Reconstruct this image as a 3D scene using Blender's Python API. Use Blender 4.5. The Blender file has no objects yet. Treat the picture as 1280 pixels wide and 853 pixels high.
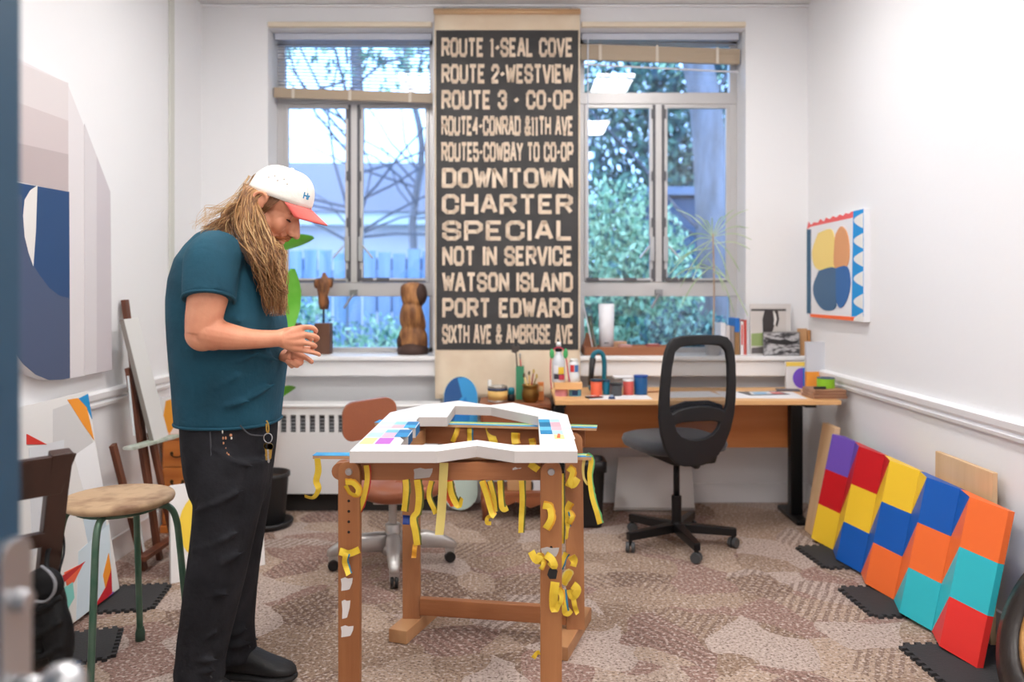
import bpy, bmesh, math, random
from mathutils import Vector, Matrix, Euler
random.seed(7)
S = bpy.context.scene
COL = S.collection
F = 1008.0; CX = 645.0; CY = 362.0; CZ = 1.32
PI = math.pi

# ------------------------------------------------------------------ camera
cam = bpy.data.cameras.new('camera'); co = bpy.data.objects.new('camera', cam); COL.objects.link(co)
co.location = (0, 0, CZ); co.rotation_euler = (PI/2, 0, 0)
cam.sensor_width = 36; cam.lens = 36*F/1280
cam.shift_x = -(CX-640)/1280; cam.shift_y = -(426.5-CY)/1280
cam.clip_start = .05
cam.dof.use_dof = True; cam.dof.focus_distance = 2.75; cam.dof.aperture_fstop = 1.7
S.camera = co
S.view_settings.view_transform = 'Standard'; S.view_settings.look = 'None'
S.view_settings.gamma = 1; S.view_settings.use_curve_mapping = False
S.view_settings.exposure = 0.0
# ------------------------------------------------------------------ daylight
w = bpy.data.worlds.new('sky'); S.world = w; w.use_nodes = True
bgn = w.node_tree.nodes['Background']
bgn.inputs[0].default_value = (.38, .62, 1.0, 1); bgn.inputs[1].default_value = 5.4
LAMP = 35.0       # ceiling fixture brightness

# ------------------------------------------------------------------ helpers
def lin(c):
    return tuple((x/255/12.92 if x/255 <= .04045 else ((x/255+.055)/1.055)**2.4) for x in c)
MATS = {}
def mat(name, c, rough=.55, metal=0, bump=0, bscale=60, c2=None, nscale=8, stretch=(1,1,1), spec=.5, coat=0, detail=4, lo=.35, hi=.65, sheen=0):
    if name in MATS: return MATS[name]
    m = bpy.data.materials.new(name); m.use_nodes = True; MATS[name] = m
    nt = m.node_tree; b = nt.nodes['Principled BSDF']
    b.inputs['Base Color'].default_value = (*lin(c), 1); b.inputs['Roughness'].default_value = rough
    b.inputs['Metallic'].default_value = metal; b.inputs['Specular IOR Level'].default_value = spec
    b.inputs['Coat Weight'].default_value = coat; b.inputs['Sheen Weight'].default_value = sheen
    if c2 or bump:
        tc = nt.nodes.new('ShaderNodeTexCoord'); mp = nt.nodes.new('ShaderNodeMapping')
        nt.links.new(tc.outputs['Object'], mp.inputs[0]); mp.inputs['Scale'].default_value = stretch
    if c2:
        n = nt.nodes.new('ShaderNodeTexNoise'); n.inputs['Scale'].default_value = nscale; n.inputs['Detail'].default_value = detail
        nt.links.new(mp.outputs[0], n.inputs[0])
        r = nt.nodes.new('ShaderNodeValToRGB'); nt.links.new(n.outputs[0], r.inputs[0])
        r.color_ramp.elements[0].position = lo; r.color_ramp.elements[1].position = hi
        r.color_ramp.elements[0].color = (*lin(c), 1); r.color_ramp.elements[1].color = (*lin(c2), 1)
        nt.links.new(r.outputs[0], b.inputs['Base Color'])
    if bump:
        n2 = nt.nodes.new('ShaderNodeTexNoise'); n2.inputs['Scale'].default_value = bscale; n2.inputs['Detail'].default_value = 5
        nt.links.new(mp.outputs[0], n2.inputs[0])
        bp = nt.nodes.new('ShaderNodeBump'); bp.inputs['Strength'].default_value = bump; bp.inputs['Distance'].default_value = .01
        nt.links.new(n2.outputs[0], bp.inputs['Height']); nt.links.new(bp.outputs[0], b.inputs['Normal'])
    return m
def flat(c, rough=.6):
    return mat('paint_%d_%d_%d_%d' % (*c, int(rough*100)), c, rough)
def wood(name, c, c2, axis='Z', rough=.5, sc=6):
    st = {'X': (.15, 2, 2), 'Y': (2, .15, 2), 'Z': (2, 2, .15)}[axis]
    return mat(name, c, rough, 0, .15, 40, c2, sc, st, detail=6)

def at(px, py, Y): return Vector(((px-CX)/F*Y, Y, CZ-(py-CY)/F*Y))
def xat(px, Y): return (px-CX)/F*Y
def zat(py, Y): return CZ-(py-CY)/F*Y

ORG = {}
def tag(o, label=None, cat=None, group=None, kind=None):
    if label: o['label'] = label
    if cat: o['category'] = cat
    if group: o['group'] = group
    if kind: o['kind'] = kind
    return o
def thing(name, label, cat, loc=(0,0,0), group=None, rotz=0, local=False):
    o = bpy.data.objects.new(name, None); COL.objects.link(o); o.empty_display_size = .05
    o.location = loc; o.rotation_euler = (0, 0, rotz)
    ORG[o.name] = Vector((0,0,0)) if local else Vector(loc)
    return tag(o, label, cat, group)

def frame(d, hint=Vector((0,0,1))):
    d = d.normalized()
    if abs(d.dot(hint)) > .97: hint = Vector((1,0,0)) if abs(d.x) < .9 else Vector((0,1,0))
    a = hint.cross(d).normalized(); b = d.cross(a).normalized()
    return a, b

class MB:
    def __init__(s): s.v = []; s.f = []; s.m = []
    def add(s, vs, fs, m=0):
        k = len(s.v); s.v += [Vector(x) for x in vs]
        for f in fs: s.f.append([k+i for i in f]); s.m.append(m)
        return s
    def box(s, c, d, m=0, rz=0, M=None):
        c = Vector(c); x, y, z = d[0]/2, d[1]/2, d[2]/2
        R = M if M is not None else Matrix.Rotation(rz, 3, 'Z')
        vs = [c + R @ Vector(p) for p in ((-x,-y,-z),(x,-y,-z),(x,y,-z),(-x,y,-z),(-x,-y,z),(x,-y,z),(x,y,z),(-x,y,z))]
        return s.add(vs, [(0,3,2,1),(4,5,6,7),(0,1,5,4),(1,2,6,5),(2,3,7,6),(3,0,4,7)], m)
    def box2(s, a, b, m=0):
        return s.box([(a[i]+b[i])/2 for i in range(3)], [abs(b[i]-a[i]) for i in range(3)], m)
    def bar(s, p0, p1, wd, th, m=0, hint=Vector((0,0,1)), ext=0):
        p0, p1 = Vector(p0), Vector(p1); d = (p1-p0).normalized(); a, b = frame(d, hint)
        p0 -= d*ext; p1 += d*ext
        vs = [p + a*(sa*wd/2) + b*(sb*th/2) for p in (p0, p1) for sa, sb in ((-1,-1),(1,-1),(1,1),(-1,1))]
        return s.add(vs, [(3,2,1,0),(4,5,6,7),(0,1,5,4),(1,2,6,5),(2,3,7,6),(3,0,4,7)], m)
    def tube(s, pts, r, seg=10, m=0, cap=True, flat=1.0, hint=Vector((0,0,1)), closed=False):
        pts = [Vector(p) for p in pts]; n = len(pts)
        if not isinstance(r, (list, tuple)): r = [r]*n
        k = len(s.v); a = None
        for i, p in enumerate(pts):
            if closed: d = pts[(i+1) % n]-pts[i-1]
            else: d = pts[min(i+1, n-1)]-pts[max(i-1, 0)]
            if d.length < 1e-9: d = Vector((0,0,1))
            d.normalize()
            if a is None: a, b = frame(d, hint)
            else:
                a = a - d*a.dot(d); a.normalize(); b = d.cross(a)
            for j in range(seg):
                t = 2*PI*j/seg
                s.v.append(p + (a*math.cos(t) + b*math.sin(t)*flat)*r[i])
        for i in range(n if closed else n-1):
            for j in range(seg):
                j2 = (j+1) % seg; i2 = (i+1) % n
                s.f.append([k+i*seg+j, k+i*seg+j2, k+i2*seg+j2, k+i2*seg+j]); s.m.append(m)
        if cap and not closed:
            s.f.append([k+j for j in reversed(range(seg))]); s.m.append(m)
            s.f.append([k+(n-1)*seg+j for j in range(seg)]); s.m.append(m)
        return s
    def cyl(s, p0, p1, r0, r1=None, seg=20, m=0):
        return s.tube([p0, p1], [r0, r0 if r1 is None else r1], seg, m)
    def lathe(s, prof, c=(0,0,0), seg=24, m=0, M=None):
        c = Vector(c); k = len(s.v); n = len(prof)
        for r, z in prof:
            for j in range(seg):
                p = Vector((r*math.cos(2*PI*j/seg), r*math.sin(2*PI*j/seg), z))
                s.v.append(c + (M @ p if M is not None else p))
        for i in range(n-1):
            for j in range(seg):
                j2 = (j+1) % seg
                s.f.append([k+i*seg+j, k+i*seg+j2, k+(i+1)*seg+j2, k+(i+1)*seg+j]); s.m.append(m)
        if prof[0][0] > 1e-6: s.f.append([k+j for j in reversed(range(seg))]); s.m.append(m)
        if prof[-1][0] > 1e-6: s.f.append([k+(n-1)*seg+j for j in range(seg)]); s.m.append(m)
        return s
    def ell(s, c, r, m=0, seg=20, rings=12, M=None):
        c = Vector(c); k = len(s.v)
        for i in range(rings+1):
            ph = -PI/2 + PI*i/rings
            for j in range(seg):
                t = 2*PI*j/seg
                p = Vector((r[0]*math.cos(ph)*math.cos(t), r[1]*math.cos(ph)*math.sin(t), r[2]*math.sin(ph)))
                s.v.append(c + (M @ p if M is not None else p))
        for i in range(rings):
            for j in range(seg):
                j2 = (j+1) % seg
                s.f.append([k+i*seg+j, k+i*seg+j2, k+(i+1)*seg+j2, k+(i+1)*seg+j]); s.m.append(m)
        return s
    def loft(s, rings, m=0):
        k = len(s.v); n = len(rings[0])
        for r in rings: s.v += [Vector(p) for p in r]
        for i in range(len(rings)-1):
            for j in range(n):
                j2 = (j+1) % n
                s.f.append([k+i*n+j, k+i*n+j2, k+(i+1)*n+j2, k+(i+1)*n+j]); s.m.append(m)
        s.f.append([k+j for j in reversed(range(n))]); s.m.append(m)
        s.f.append([k+(len(rings)-1)*n+j for j in range(n)]); s.m.append(m)
        return s
    def plate(s, outer, holes, th, mp, m=0, mside=None):
        """polygon with holes in (u,v) extruded w 0..th; mp(u,v,w)->world"""
        if mside is None: mside = m
        bm = bmesh.new(); loops = []
        for lp in [outer]+list(holes):
            vs = [bm.verts.new((p[0], p[1], 0)) for p in lp]
            for i in range(len(vs)): bm.edges.new((vs[i], vs[(i+1) % len(vs)]))
            loops.append(lp)
        bm.verts.index_update()
        bmesh.ops.triangle_fill(bm, use_beauty=True, use_dissolve=False, edges=bm.edges[:], normal=(0,0,1))
        bm.verts.ensure_lookup_table(); bm.faces.ensure_lookup_table()
        pts = [v.co.copy() for v in bm.verts]; fs = [[v.index for v in f.verts] for f in bm.faces]; bm.free()
        n = len(pts)
        vs = [mp(p.x, p.y, th) for p in pts] + [mp(p.x, p.y, 0) for p in pts]
        s.add(vs, fs, m); kk = len(s.v)-2*n
        for f in fs: s.f.append([kk+n+i for i in reversed(f)]); s.m.append(m)
        b = 0
        for lp in loops:
            L = len(lp)
            for i in range(L):
                j = (i+1) % L
                s.f.append([kk+b+i, kk+b+j, kk+n+b+j, kk+n+b+i]); s.m.append(mside)
            b += L
        return s
    def xf(s, M):
        s.v = [M @ v for v in s.v]; return s
    def build(s, name, mats, parent=None, smooth=False, bev=0, recalc=True, sub=0, solid=0, seg=2):
        if not isinstance(mats, (list, tuple)): mats = [mats]
        off = ORG.get(parent.name, Vector()) if parent else Vector()
        me = bpy.data.meshes.new(name)
        me.from_pydata([tuple(v-off) for v in s.v], [], s.f)
        for m in mats: me.materials.append(m)
        me.polygons.foreach_set('material_index', s.m)
        if recalc:
            bm = bmesh.new(); bm.from_mesh(me); bmesh.ops.recalc_face_normals(bm, faces=bm.faces[:]); bm.to_mesh(me); bm.free()
        if smooth:
            me.polygons.foreach_set('use_smooth', [True]*len(me.polygons))
        me.update()
        o = bpy.data.objects.new(name, me); COL.objects.link(o)
        if parent: o.parent = parent; ORG[o.name] = off
        if solid:
            md = o.modifiers.new('solid', 'SOLIDIFY'); md.thickness = solid; md.offset = 0
        if bev:
            md = o.modifiers.new('bevel', 'BEVEL'); md.width = bev; md.segments = seg; md.limit_method = 'ANGLE'; md.angle_limit = .6
            me.polygons.foreach_set('use_smooth', [True]*len(me.polygons))
            o.modifiers.new('wn', 'WEIGHTED_NORMAL').keep_sharp = True
        if sub:
            md = o.modifiers.new('sub', 'SUBSURF'); md.levels = sub; md.render_levels = sub
        return o
def voxel(o, size, smooth_it=6, factor=.5, disp=None):
    md = o.modifiers.new('rm', 'REMESH'); md.mode = 'VOXEL'; md.voxel_size = size; md.use_smooth_shade = True
    sm = o.modifiers.new('sm', 'SMOOTH'); sm.iterations = smooth_it; sm.factor = factor
    dg = bpy.context.evaluated_depsgraph_get(); dg.update()
    me = bpy.data.meshes.new_from_object(o.evaluated_get(dg))
    mats = list(o.data.materials); o.modifiers.clear(); o.data = me
    if not me.materials:
        for m in mats: me.materials.append(m)
    me.polygons.foreach_set('use_smooth', [True]*len(me.polygons))
    return o
def copy_tree(o, parent=None):
    c = o.copy(); COL.objects.link(c)
    if parent: c.parent = parent
    ORG[c.name] = ORG.get(o.name, Vector())
    for ch in list(o.children): copy_tree(ch, c)
    return c
def struct(o): o['kind'] = 'structure'; return o
def circ(cx, cy, rx, ry=None, n=28, a0=0, a1=2*PI):
    ry = rx if ry is None else ry
    full = abs(a1-a0-2*PI) < 1e-6
    return [(cx+rx*math.cos(a0+(a1-a0)*i/(n if full else n-1)), cy+ry*math.sin(a0+(a1-a0)*i/(n if full else n-1))) for i in range(n)]
def rrect(x0, y0, x1, y1, r, n=6):
    out = []
    for cx, cy, a in ((x1-r,y1-r,0),(x0+r,y1-r,PI/2),(x0+r,y0+r,PI),(x1-r,y0+r,3*PI/2)):
        out += [(cx+r*math.cos(a+PI/2*i/n), cy+r*math.sin(a+PI/2*i/n)) for i in range(n+1)]
    return out
def smoothpath(pts, n=8):
    P = [Vector(p) for p in pts]; out = []
    for i in range(len(P)-1):
        p0 = P[max(i-1,0)]; p1 = P[i]; p2 = P[i+1]; p3 = P[min(i+2, len(P)-1)]
        for k in range(n):
            t = k/n
            out.append(.5*((2*p1)+(p2-p0)*t+(2*p0-5*p1+4*p2-p3)*t*t+(3*p1-p0-3*p2+p3)*t**3))
    out.append(P[-1]); return out

# ------------------------------------------------------------------ materials
wallm = mat('wall_paint', (238,238,240), .6, 0, .06, 30, spec=.3)
trimm = mat('trim_paint', (240,240,242), .4)
ceilm = mat('ceiling_paint', (240,240,240), .8)
alum = mat('window_aluminium', (200,198,198), .4, .35)
alumd = mat('window_gasket', (95,95,100), .5, .2)
blackm = mat('black_plastic', (22,22,24), .45)
blackmet = mat('black_metal', (20,20,22), .35, .3)
chrome = mat('brushed_steel', (190,190,192), .28, .9)
canvasw = mat('primed_canvas', (236,236,236), .7, 0, .1, 300)
pine = wood('pine', (150,94,54), (178,120,74), 'Z')
pineX = wood('pine_lengthwise', (146,88,50), (172,112,70), 'X')
pineY = wood('pine_depthwise', (172,120,78), (196,148,104), 'Y')

def carpet():
    m = bpy.data.materials.new('carpet'); m.use_nodes = True; nt = m.node_tree; N = nt.nodes; L = nt.links
    b = N['Principled BSDF']; b.inputs['Roughness'].default_value = .95; b.inputs['Specular IOR Level'].default_value = .1
    tc = N.new('ShaderNodeTexCoord')
    def noise(sc, det=3, dist=0):
        n = N.new('ShaderNodeTexNoise'); n.inputs['Scale'].default_value = sc; n.inputs['Detail'].default_value = det; n.inputs['Distortion'].default_value = dist
        L.new(tc.outputs['Object'], n.inputs[0]); return n
    def mix(a, b2, f, mode='MIX'):
        x = N.new('ShaderNodeMix'); x.data_type = 'RGBA'; x.blend_type = mode
        for i, v in ((6, a), (7, b2)):
            if isinstance(v, tuple): x.inputs[i].default_value = (*v, 1)
            else: L.new(v, x.inputs[i])
        if isinstance(f, (int, float)): x.inputs[0].default_value = f
        else: L.new(f, x.inputs[0])
        return x.outputs[2]
    def ramp(src, p0, p1, c0=(0,0,0), c1=(1,1,1)):
        r = N.new('ShaderNodeValToRGB'); L.new(src, r.inputs[0])
        r.color_ramp.elements[0].position = p0; r.color_ramp.elements[1].position = p1
        r.color_ramp.elements[0].color = (*c0, 1); r.color_ramp.elements[1].color = (*c1, 1); return r.outputs[0]
    # swirling leaf-like fields: warped voronoi cells
    wn = noise(1.7, 2)
    vm = N.new('ShaderNodeVectorMath'); vm.operation = 'MULTIPLY_ADD'; L.new(wn.outputs['Color'], vm.inputs[0]); vm.inputs[1].default_value = (.5,.5,.5)
    L.new(tc.outputs['Object'], vm.inputs[2])
    vo = N.new('ShaderNodeTexVoronoi'); vo.inputs['Scale'].default_value = 4.2; L.new(vm.outputs[0], vo.inputs['Vector'])
    sep = N.new('ShaderNodeSeparateColor'); L.new(vo.outputs['Color'], sep.inputs[0])
    base = ramp(sep.outputs[0], .2, .8, lin((156,132,114)), lin((186,163,145)))
    base = mix(base, lin((158,128,118)), ramp(sep.outputs[1], .72, .74))
    base = mix(base, lin((192,174,164)), ramp(sep.outputs[2], .80, .82))
    # rib stripes in some of the cells
    wv = N.new('ShaderNodeTexWave'); wv.inputs['Scale'].default_value = 8.5; wv.inputs['Distortion'].default_value = 1.5; wv.inputs['Detail'].default_value = 1
    rot = N.new('ShaderNodeMapping'); rot.inputs['Rotation'].default_value = (0,0,.5); L.new(tc.outputs['Object'], rot.inputs[0]); L.new(rot.outputs[0], wv.inputs[0])
    wv2 = N.new('ShaderNodeTexWave'); wv2.inputs['Scale'].default_value = 8.5; wv2.inputs['Distortion'].default_value = 1.5
    rot2 = N.new('ShaderNodeMapping'); rot2.inputs['Rotation'].default_value = (0,0,-.6); L.new(tc.outputs['Object'], rot2.inputs[0]); L.new(rot2.outputs[0], wv2.inputs[0])
    def mul(a, b2):
        x = N.new('ShaderNodeMath'); x.operation = 'MULTIPLY'; L.new(a, x.inputs[0])
        if isinstance(b2, float): x.inputs[1].default_value = b2
        else: L.new(b2, x.inputs[1])
        return x.outputs[0]
    s1 = mul(mul(ramp(wv.outputs[0], .42, .6), ramp(sep.outputs[1], .28, .26, (0,0,0), (1,1,1))), .5)
    r1 = N.new('ShaderNodeMath'); r1.operation = 'LESS_THAN'; L.new(sep.outputs[1], r1.inputs[0]); r1.inputs[1].default_value = .2
    r2 = N.new('ShaderNodeMath'); r2.operation = 'LESS_THAN'; L.new(sep.outputs[2], r2.inputs[0]); r2.inputs[1].default_value = .18
    base = mix(base, lin((112,88,80)), mul(mul(ramp(wv.outputs[0], .42, .58), r1.outputs[0]), .55))
    base = mix(base, lin((112,88,80)), mul(mul(ramp(wv2.outputs[0], .42, .58), r2.outputs[0]), .55))
    # tuft speckle
    base = mix(base, lin((98,78,68)), mul(ramp(noise(95, 3).outputs[0], .5, .66), .85))
    base = mix(base, lin((216,200,190)), mul(ramp(noise(70, 4).outputs[0], .52, .66), .8))
    L.new(base, b.inputs['Base Color'])
    bp = N.new('ShaderNodeBump'); bp.inputs['Strength'].default_value = .5; bp.inputs['Distance'].default_value = .01
    L.new(noise(220, 3).outputs[0], bp.inputs['Height']); L.new(bp.outputs[0], b.inputs['Normal'])
    return m
def glass():
    m = bpy.data.materials.new('window_glass'); m.use_nodes = True; nt = m.node_tree; nt.nodes.clear()
    o = nt.nodes.new('ShaderNodeOutputMaterial'); mx = nt.nodes.new('ShaderNodeMixShader')
    t = nt.nodes.new('ShaderNodeBsdfTransparent'); t.inputs[0].default_value = (.93,.96,1,1)
    g = nt.nodes.new('ShaderNodeBsdfGlossy'); g.inputs['Roughness'].default_value = .02
    fr = nt.nodes.new('ShaderNodeFresnel'); fr.inputs[0].default_value = 1.6
    nt.links.new(fr.outputs[0], mx.inputs[0]); nt.links.new(t.outputs[0], mx.inputs[1]); nt.links.new(g.outputs[0], mx.inputs[2]); nt.links.new(mx.outputs[0], o.inputs[0])
    return m
def sheer(name, c, a):
    m = bpy.data.materials.new(name); m.use_nodes = True; nt = m.node_tree; nt.nodes.clear()
    o = nt.nodes.new('ShaderNodeOutputMaterial'); mx = nt.nodes.new('ShaderNodeMixShader')
    t = nt.nodes.new('ShaderNodeBsdfTransparent'); d = nt.nodes.new('ShaderNodeBsdfDiffuse'); d.inputs[0].default_value = (*lin(c), 1)
    mx.inputs[0].default_value = a
    nt.links.new(t.outputs[0], mx.inputs[1]); nt.links.new(d.outputs[0], mx.inputs[2]); nt.links.new(mx.outputs[0], o.inputs[0])
    return m
def emit(name, c, s):
    m = bpy.data.materials.new(name); m.use_nodes = True; nt = m.node_tree; nt.nodes.clear()
    o = nt.nodes.new('ShaderNodeOutputMaterial'); e = nt.nodes.new('ShaderNodeEmission'); e.inputs[0].default_value = (*c, 1); e.inputs[1].default_value = s
    nt.links.new(e.outputs[0], o.inputs[0]); return m

# ------------------------------------------------------------------ room shell
XL, XR, YB, ZC, YF = -1.95, 1.81, 5.0, 3.09, -1.2
fl = struct(MB().box2((XL-.2, YF-.2, -.1), (XR+.2, YB+.3, 0)).build('floor', carpet()))
struct(MB().box2((XL-.2, YF-.2, ZC), (XR+.2, YB+.3, ZC+.1)).build('ceiling', ceilm))
struct(MB().box2((XL-.2, YF, 0), (XL, YB+.3, ZC)).build('wall_left', wallm))
struct(MB().box2((XR, YF, 0), (XR+.2, YB+.3, ZC)).build('wall_right', wallm))
struct(MB().box2((XL-.2, YF-.2, 0), (XR+.2, YF, ZC)).build('wall_front', wallm))
W1 = (-1.538, -.515); W2 = (.397, 1.424); WZ = (.915, 2.94)
mb = MB()
mb.box2((XL, YB, 0), (XR, YB+.3, WZ[0])); mb.box2((XL, YB, WZ[1]), (XR, YB+.3, ZC))
for a, b in ((XL, W1[0]), (W1[1], W2[0]), (W2[1], XR)): mb.box2((a, YB, WZ[0]), (b, YB+.3, WZ[1]))
struct(mb.build('wall_back', wallm))
# ledge under the windows, baseboards, chair rails, ceiling bead
struct(MB().box2((XL, 4.88, .885), (XR, YB, WZ[0])).box2((XL, 4.90, .79), (XR, YB, .885)).build('trim_1', trimm, bev=.008))
def rail_profile(x, s):  # chair rail along a side wall
    m = MB(); prof = [(0,.775),(.02,.775),(.024,.79),(.014,.8),(.03,.815),(.034,.84),(.02,.85),(0,.85)]
    m.loft([[Vector((x+s*a, y, z)) for a, z in prof] for y in ((YF, 4.88) if s < 0 else (YF, 4.5))])
    return m
struct(rail_profile(XR, -1).build('trim_2', trimm)); struct(rail_profile(XL, 1).build('trim_3', trimm))
struct(MB().box2((XL, YB-.015, 0), (XR, YB, .12)).build('baseboard_back', trimm, bev=.004))
struct(MB().box2((XL, YF, 0), (XL+.015, YB-.015, .12)).build('baseboard_left', trimm, bev=.004))
struct(MB().box2((XR-.015, YF, 0), (XR, YB-.015, .12)).build('baseboard_right', trimm, bev=.004))
struct(MB().box2((XL, YB-.02, ZC-.022), (XR, YB, ZC-.006)).build('trim_4', trimm, bev=.003))
# conduit with a little box on left wall
struct(MB().box2((XL, 4.52, .85), (XL+.012, 4.58, ZC)).build('trim_5', mat('conduit_paint', (208,208,200), .5), bev=.004))
struct(MB().box2((XL, 4.58, .70), (XL+.03, 4.66, 1.16)).build('trim_6', trimm, bev=.005))

# windows
GL = glass(); YG = 5.23
def window(name, X0, X1, xm):
    ft = .045
    m = MB(); z0, z1 = WZ; d0, d1 = YG-.03, YG+.03
    m.box2((X0, d0, z0), (X0+ft, d1, z1)); m.box2((X1-ft, d0, z0), (X1, d1, z1))
    m.box2((X0, d0, z1-ft), (X1, d1, z1)); m.box2((X0, d0, z0), (X1, d1, z0+.03))
    m.box2((X0, d0-.005, 2.515), (X1, d1, 2.59)); m.box2((X0, d0-.005, 1.275), (X1, d1, 1.365))
    m.box2((xm-.032, d0-.008, 1.365), (xm+.032, d1, 2.515))
    r = struct(m.build(name, alum, bev=.004))
    zs = ((z0+.03, 1.275), (2.59, z1-ft))
    g = MB()
    for a, b in zs: g.box2((X0+ft, YG, a), (X1-ft, YG+.004, b))
    for a, b in ((X0+ft, xm-.032), (xm+.032, X1-ft)): g.box2((a, YG, 1.365), (b, YG+.004, 2.515))
    g.build('glass', GL, r)
    for a, b in ((X0+ft, xm-.032), (xm+.032, X1-ft)):
        c = MB(); k = .026
        c.plate([(a,1.366),(b,1.366),(b,2.514),(a,2.514)], [[(a+k,1.366+k),(b-k,1.366+k),(b-k,2.514-k),(a+k,2.514-k)]], .03, lambda u,v,w_: Vector((u, YG-.036+w_, v)))
        cs = c.build('casement_frame', alum, r, bev=.003)
        e = MB(); side = b if b < xm else a; sg = -1 if b < xm else 1
        e.box2((side-.006 if sg<0 else side-.012, YG-.04, 1.37), (side+.012 if sg<0 else side+.006, YG-.034, 2.51))
        for hz in (1.42, 1.75, 2.05, 2.45): e.box((side+sg*.004, YG-.042, hz), (.022, .014, .06))
        e.build('hinge_strip', alumd, r)
        h = MB(); hx = side+sg*.03
        h.box((side+sg*.012, YG-.046, 1.58), (.03, .02, .16)); h.bar((hx, YG-.06, 1.60), (hx+sg*.065, YG-.075, 1.52), .016, .012)
        h.build('casement_handle', chrome, r, bev=.003)
        st = MB()
        for q in (a+.05, (a+b)/2+.07*sg*-1): st.box((q, YG-.045, 1.385), (.08, .02, .022))
        st.box(((a+b)/2, YG-.04, 1.374), ((b-a)*.9, .012, .008)); st.build('stay_bar', alumd, r)
    h = MB(); h.box((xm, YG-.045, 1.30), (.05, .022, .04)); h.bar((xm, YG-.06, 1.29), (xm-.055, YG-.09, 1.20), .016, .012); h.build('hopper_latch', mat('latch_steel', (150,150,152), .35, .7), r, bev=.003)
    return r
window('window_1', W1[0], W1[1], xat(444, YG)); window('window_2', W2[0], W2[1], xat(822, YG))

# blinds
bl_beige = mat('blind_beige', (178,160,138), .5); bl_cream = mat('blind_cream', (232,218,196), .5); bl_slat = mat('blind_slat', (196,200,212), .45); bl_tape = mat('blind_tape', (214,204,190), .7)
def blind(label, X0, X1, zl, zr, stack, wand):
    r = thing('venetian_blind', label, 'window blind', ((X0+X1)/2, YB, 2.95))
    MB().box2((X0+.006, YB-.03, 2.942), (X1-.006, YB+.005, 2.972)).build('headrail', bl_cream, r, bev=.004)
    y0 = YB+.10; m = MB(); zt = 2.90; n = int((zt-(zl+zr)/2)/.021)
    MB().box2((X0+.02, y0-.02, 2.895), (X1-.02, y0+.02, 2.935)).build('top_rail', bl_slat, r)
    for i in range(1, n):
        f = i/n; za = zt+(zl-zt)*f; zb = zt+(zr-zt)*f
        m.bar((X0+.03, y0, za), (X1-.03, y0, zb), .024, .0008)
    m.build('slats', bl_slat, r)
    s = MB(); s.bar((X0+.012, y0, zl-stack/2), (X1-.012, y0, zr-stack/2), .03, stack)
    for i in range(4):
        q = stack*(i+.5)/4
        s.bar((X0+.010, y0, zl-q), (X1-.010, y0, zr-q), .034, .004)
    s.build('bottom_rail', bl_beige, r)
    for f in (.13, .48, .85):
        x = X0+(X1-X0)*f; z = zl+(zr-zl)*f
        MB().box2((x-.009, y0-.02, z-stack-.004), (x+.009, y0-.0175, z+.004)).build('ladder_tape', bl_tape, r)
    for f in (.13, .48, .85):
        x = X0+(X1-X0)*f; MB().cyl((x, y0-.013, zl+(zr-zl)*f), (x, y0-.013, 2.9), .0012, seg=5).build('lift_cord', bl_tape, r)
    if wand:
        MB().cyl((X0+.055, y0-.03, 2.9), (X0+.055, y0-.03, 1.47), .004, seg=8).build('wand', mat('clear_wand', (225,230,240), .2), r)
        MB().bar((X0+.02, y0-.005, zl-stack-.03), (X1-.02, y0-.005, zr-stack-.05), .012, .008).build('loose_slat', mat('loose_white', (220,220,228), .5), r)
blind('beige venetian blind lowered over the top pane of the left window', W1[0], W1[1], zat(110, 5.1), zat(117, 5.1), .062, False)
blind('beige venetian blind pulled up short in the right window, with a long thin wand', W2[0], W2[1], zat(56, 5.1), zat(62, 5.1), .095, True)

# ceiling fluorescent fixtures (seen as reflections in the panes)
em = emit('tube_diffuser', (1.0, .97, .94), LAMP*.8); em1 = emit('tube_diffuser_mid', (1.0, .97, .94), LAMP*1.15); em2 = emit('tube_diffuser_dim', (1.0, .97, .94), LAMP*.85)
for i, (x, y) in enumerate(((-.8, 3.7), (.8, 3.7), (-.8, 1.9), (.8, 1.9), (-.8, 0), (.8, 0))):
    r = thing('ceiling_light', 'white fluorescent ceiling light fixture above the %s %s of the room' % (('window end','middle','doorway end')[i//2], ('left','right')[i%2]), 'ceiling light', (x, y, ZC), 'fluorescent ceiling lights')
    MB().box2((x-.17, y-.36, ZC-.05), (x+.17, y+.36, ZC-.002)).build('housing', trimm, r, bev=.006)
    MB().box2((x-.15, y-.34, ZC-.062), (x+.15, y+.34, ZC-.0505)).build('diffuser', (em, em1, em2)[i//2], r)

# ------------------------------------------------------------------ outside
gr = MB().box2((-30, 5.6, -.5), (30, 45, -.4)).build('garden_ground', mat('ground_soil', (70,84,60), .9)); struct(gr)
def leafcloud(m, c, rad, n, size, rnd, mi=0, shell=.5):
    for _ in range(n):
        d = Vector((rnd.gauss(0,1), rnd.gauss(0,1), rnd.gauss(0,1))).normalized()*(rnd.random()**shell)
        p = Vector(c) + Vector((d.x*rad[0], d.y*rad[1], d.z*rad[2]))
        R = Euler((rnd.random()*6, rnd.random()*6, rnd.random()*6)).to_matrix(); s = size*(.6+.8*rnd.random())
        m.add([p+R@Vector(q)*s for q in ((-1,0,0),(0,-.45,.1),(1,0,0),(0,.45,.1))], [(0,1,2,3)], mi if isinstance(mi, int) else rnd.choice(mi))
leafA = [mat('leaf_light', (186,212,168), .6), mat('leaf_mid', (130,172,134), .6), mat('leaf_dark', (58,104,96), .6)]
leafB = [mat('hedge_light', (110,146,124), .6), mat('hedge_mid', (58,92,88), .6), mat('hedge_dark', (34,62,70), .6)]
rg = random.Random(3)
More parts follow.
